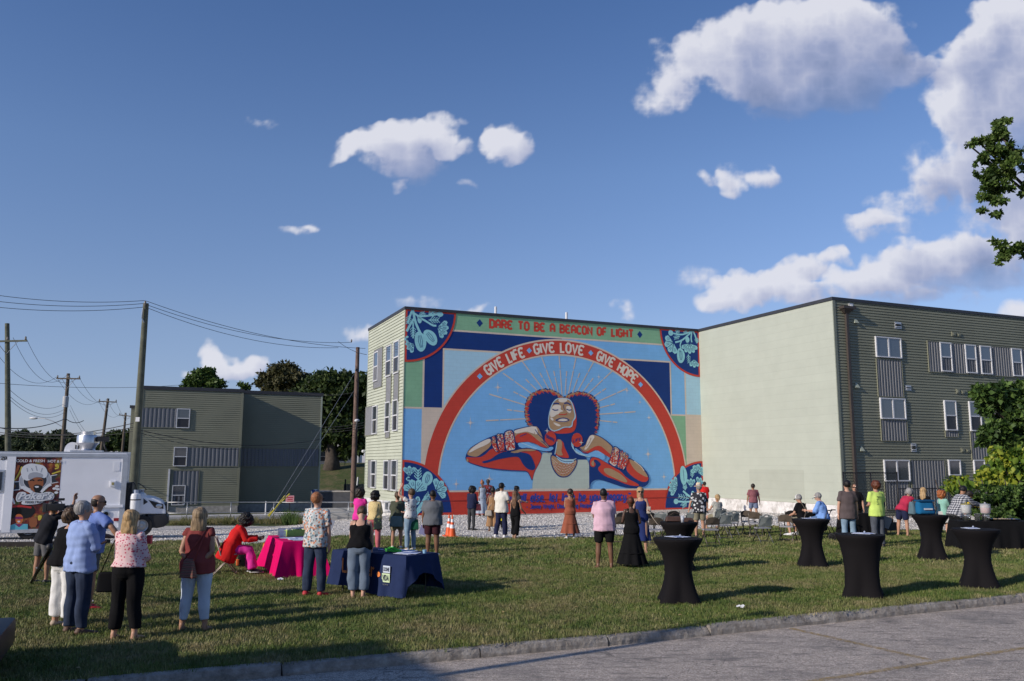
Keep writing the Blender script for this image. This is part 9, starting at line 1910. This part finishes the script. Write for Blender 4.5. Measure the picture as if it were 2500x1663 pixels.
# video camera and folded tripod
J = PEO['video']; hp = wpt(J,J['HC']); vc = thing('video_camera','black shoulder video camera with a square light on top','video camera',(hp.x+.16,hp.y-.12,hp.z+.0),rad(20)); vc.scale = (.66,.66,.66); vc['label'] = 'black shoulder video camera with a lamp on top held by the cameraman'
MB().bbox(-.30,.16,-.07,.07,-.09,.11,.02).build('camera_body',BLKP,vc,smooth=True,angle=40); MB().lathe([(.05,0),(.055,.14),(.075,.15),(.08,.22)],(0,0,0),18,Matrix.Translation((.16,0,.01)) @ Matrix.Rotation(rad(90),4,'Y')).build('lens',BLKP,vc,smooth=True,angle=40); MB().bbox(.32,.50,-.10,.10,.03,.05,.01).build('hood_flap',BLKP,vc); MB().tube([(-.15,0,.11),(-.12,0,.18),(.05,0,.18),(.08,0,.11)],.014,6).build('top_handle',BLKP,vc,smooth=True)
MB().bbox(-.02,.14,-.06,.06,.20,.27,.01).build('top_light',BLKP,vc); MB().bbox(-.42,-.31,-.05,.05,-.14,.12,.015).build('battery',mat('battery_grey',(.05,.05,.05),.5,.1),vc); MB().box(-.426,-.42,-.02,.02,-.08,-.03).build('tape_mark',mat('tape_yellow',(.5,.45,.05),.6,0),vc); MB().bbox(.02,.05,-.045,-.0,.21,.26,.005).build('screen',mat('screen_blue',(.02,.08,.45),.2,0),vc)
A,B = at(120,1345,13.3),gp(74,1426,0,13.); o = thing('tripod','folded black tripod slanting to the grass beside the cameraman','tripod',B); d_ = A-B
for i in range(3): off = Vector(((i-1)*.022,(i % 2)*.03,0)); MB().tube([tuple(off*.6),tuple(d_*.55+off),tuple(d_+off)],[.011,.015,.018],6).build('leg',BLKP,o,smooth=True);
MB().ball(tuple(d_+Vector((0,0,.05))),(.05,.05,.06)).build('tripod_head',BLKP,o,smooth=True); MB().tube([tuple(d_*.5+Vector((-.05,0,.03))),tuple(d_*.5+Vector((.07,0,-.02)))],.012,6).build('knob',STEEL,o)
# rollator under the woman with the visor
J = PEO['visorseat']; o = thing('rollator','black rollator with large wheels under the woman in the white visor','walker',J['p'].location,J['p'].rotation_euler.z)
for s in (-1,1):
 MB().tube([(s*.27,-.28,.18),(s*.25,-.10,.60),(s*.25,-.20,.92)],.014,6).build('frame_tube',BLKP,o,smooth=True); MB().tube([(s*.27,.32,.12),(s*.25,-.08,.58)],.014,6).build('frame_tube',TUBG,o,smooth=True); MB().tube([(s*.25,-.20,.92),(s*.25,-.34,.92)],.020,6).build('handgrip',BLKP,o)
 for y in (-.30,.32):
  M = Matrix.Translation((s*.27,y,.12)) @ Matrix.Rotation(rad(90),4,'Y'); wq = MB().lathe([(.085,-.02),(.115,-.02),(.12,0),(.115,.02),(.085,.02),(.085,-.02)],(0,0,0),20,M).build('wheel',RUB,o,smooth=True); MB().lathe([(.0,.01),(.085,.01),(.085,-.01),(0,-.01)],(0,0,0),12,M).build('hub',TUBG,wq)
MB().bbox(-.22,.22,-.12,.16,.52,.56,.015).build('seat_pad',BLKP,o); MB().bbox(-.20,.20,-.08,.14,.28,.50,.03).build('carry_pouch',C['black'],o,smooth=True)
# traffic cones
def cone(px,py,label):
 p = gp(px,py,0,28.); t = thing('traffic_cone',label,'traffic cone',p,.3,'traffic cones at the edge of the gravel'); OR = mat('cone_orange',(.72,.10,.015),.5,.06,4); WH = mat('reflective_white',(.72,.73,.74),.4,.03)
 MB().bbox(-.19,.19,-.19,.19,0,.035,.012).build('base',OR,t); rr_ = lambda z: .135-.115*(z/.72)
 for z0,z1,m_,nm in ((.035,.30,OR,'cone_body'),(.30,.42,WH,'white_band'),(.42,.50,OR,'cone_body'),(.50,.60,WH,'white_band'),(.60,.74,OR,'cone_body')): MB().lathe([(rr_(z0),z0),(rr_(z1),z1)]+([(0,z1)] if z1 > .7 else []),(0,0,0),20).build(nm,m_,t,smooth=True,angle=50)
cone(1104,1312,'orange and white traffic cone on the right, in front of its twin'); cone(1096,1309,'orange and white traffic cone on the left, half behind its twin')
# fallen leaves and clover specks on the lawn
LV = mat('dry_leaf',(.30,.22,.10),.8,.3,20)
r = random.Random(21); dl = thing('fallen_leaves','scattered dry leaves on the grass and along the kerb','leaves',(0,12,0)); dl['kind'] = 'stuff'; mb = MB()
for i in range(160):
 x = r.uniform(-9,13); y = yk(x)+(r.uniform(-.8,0) if r.random() < .3 else r.uniform(.3,9)); z = G(x,y)+(-.125 if y < yk(x) else .045); s = r.uniform(.02,.045); a = r.uniform(0,6.3); c_,s_ = math.cos(a)*s,math.sin(a)*s; mb.quad((x-c_,y-12-s_,z),(x+s_*.5,y-12-c_*.5,z+.01),(x+c_,y-12+s_,z+.004),(x-s_*.5,y-12+c_*.5,z+.015))
mb.build('leaf_litter',LV,dl)['kind'] = 'stuff'
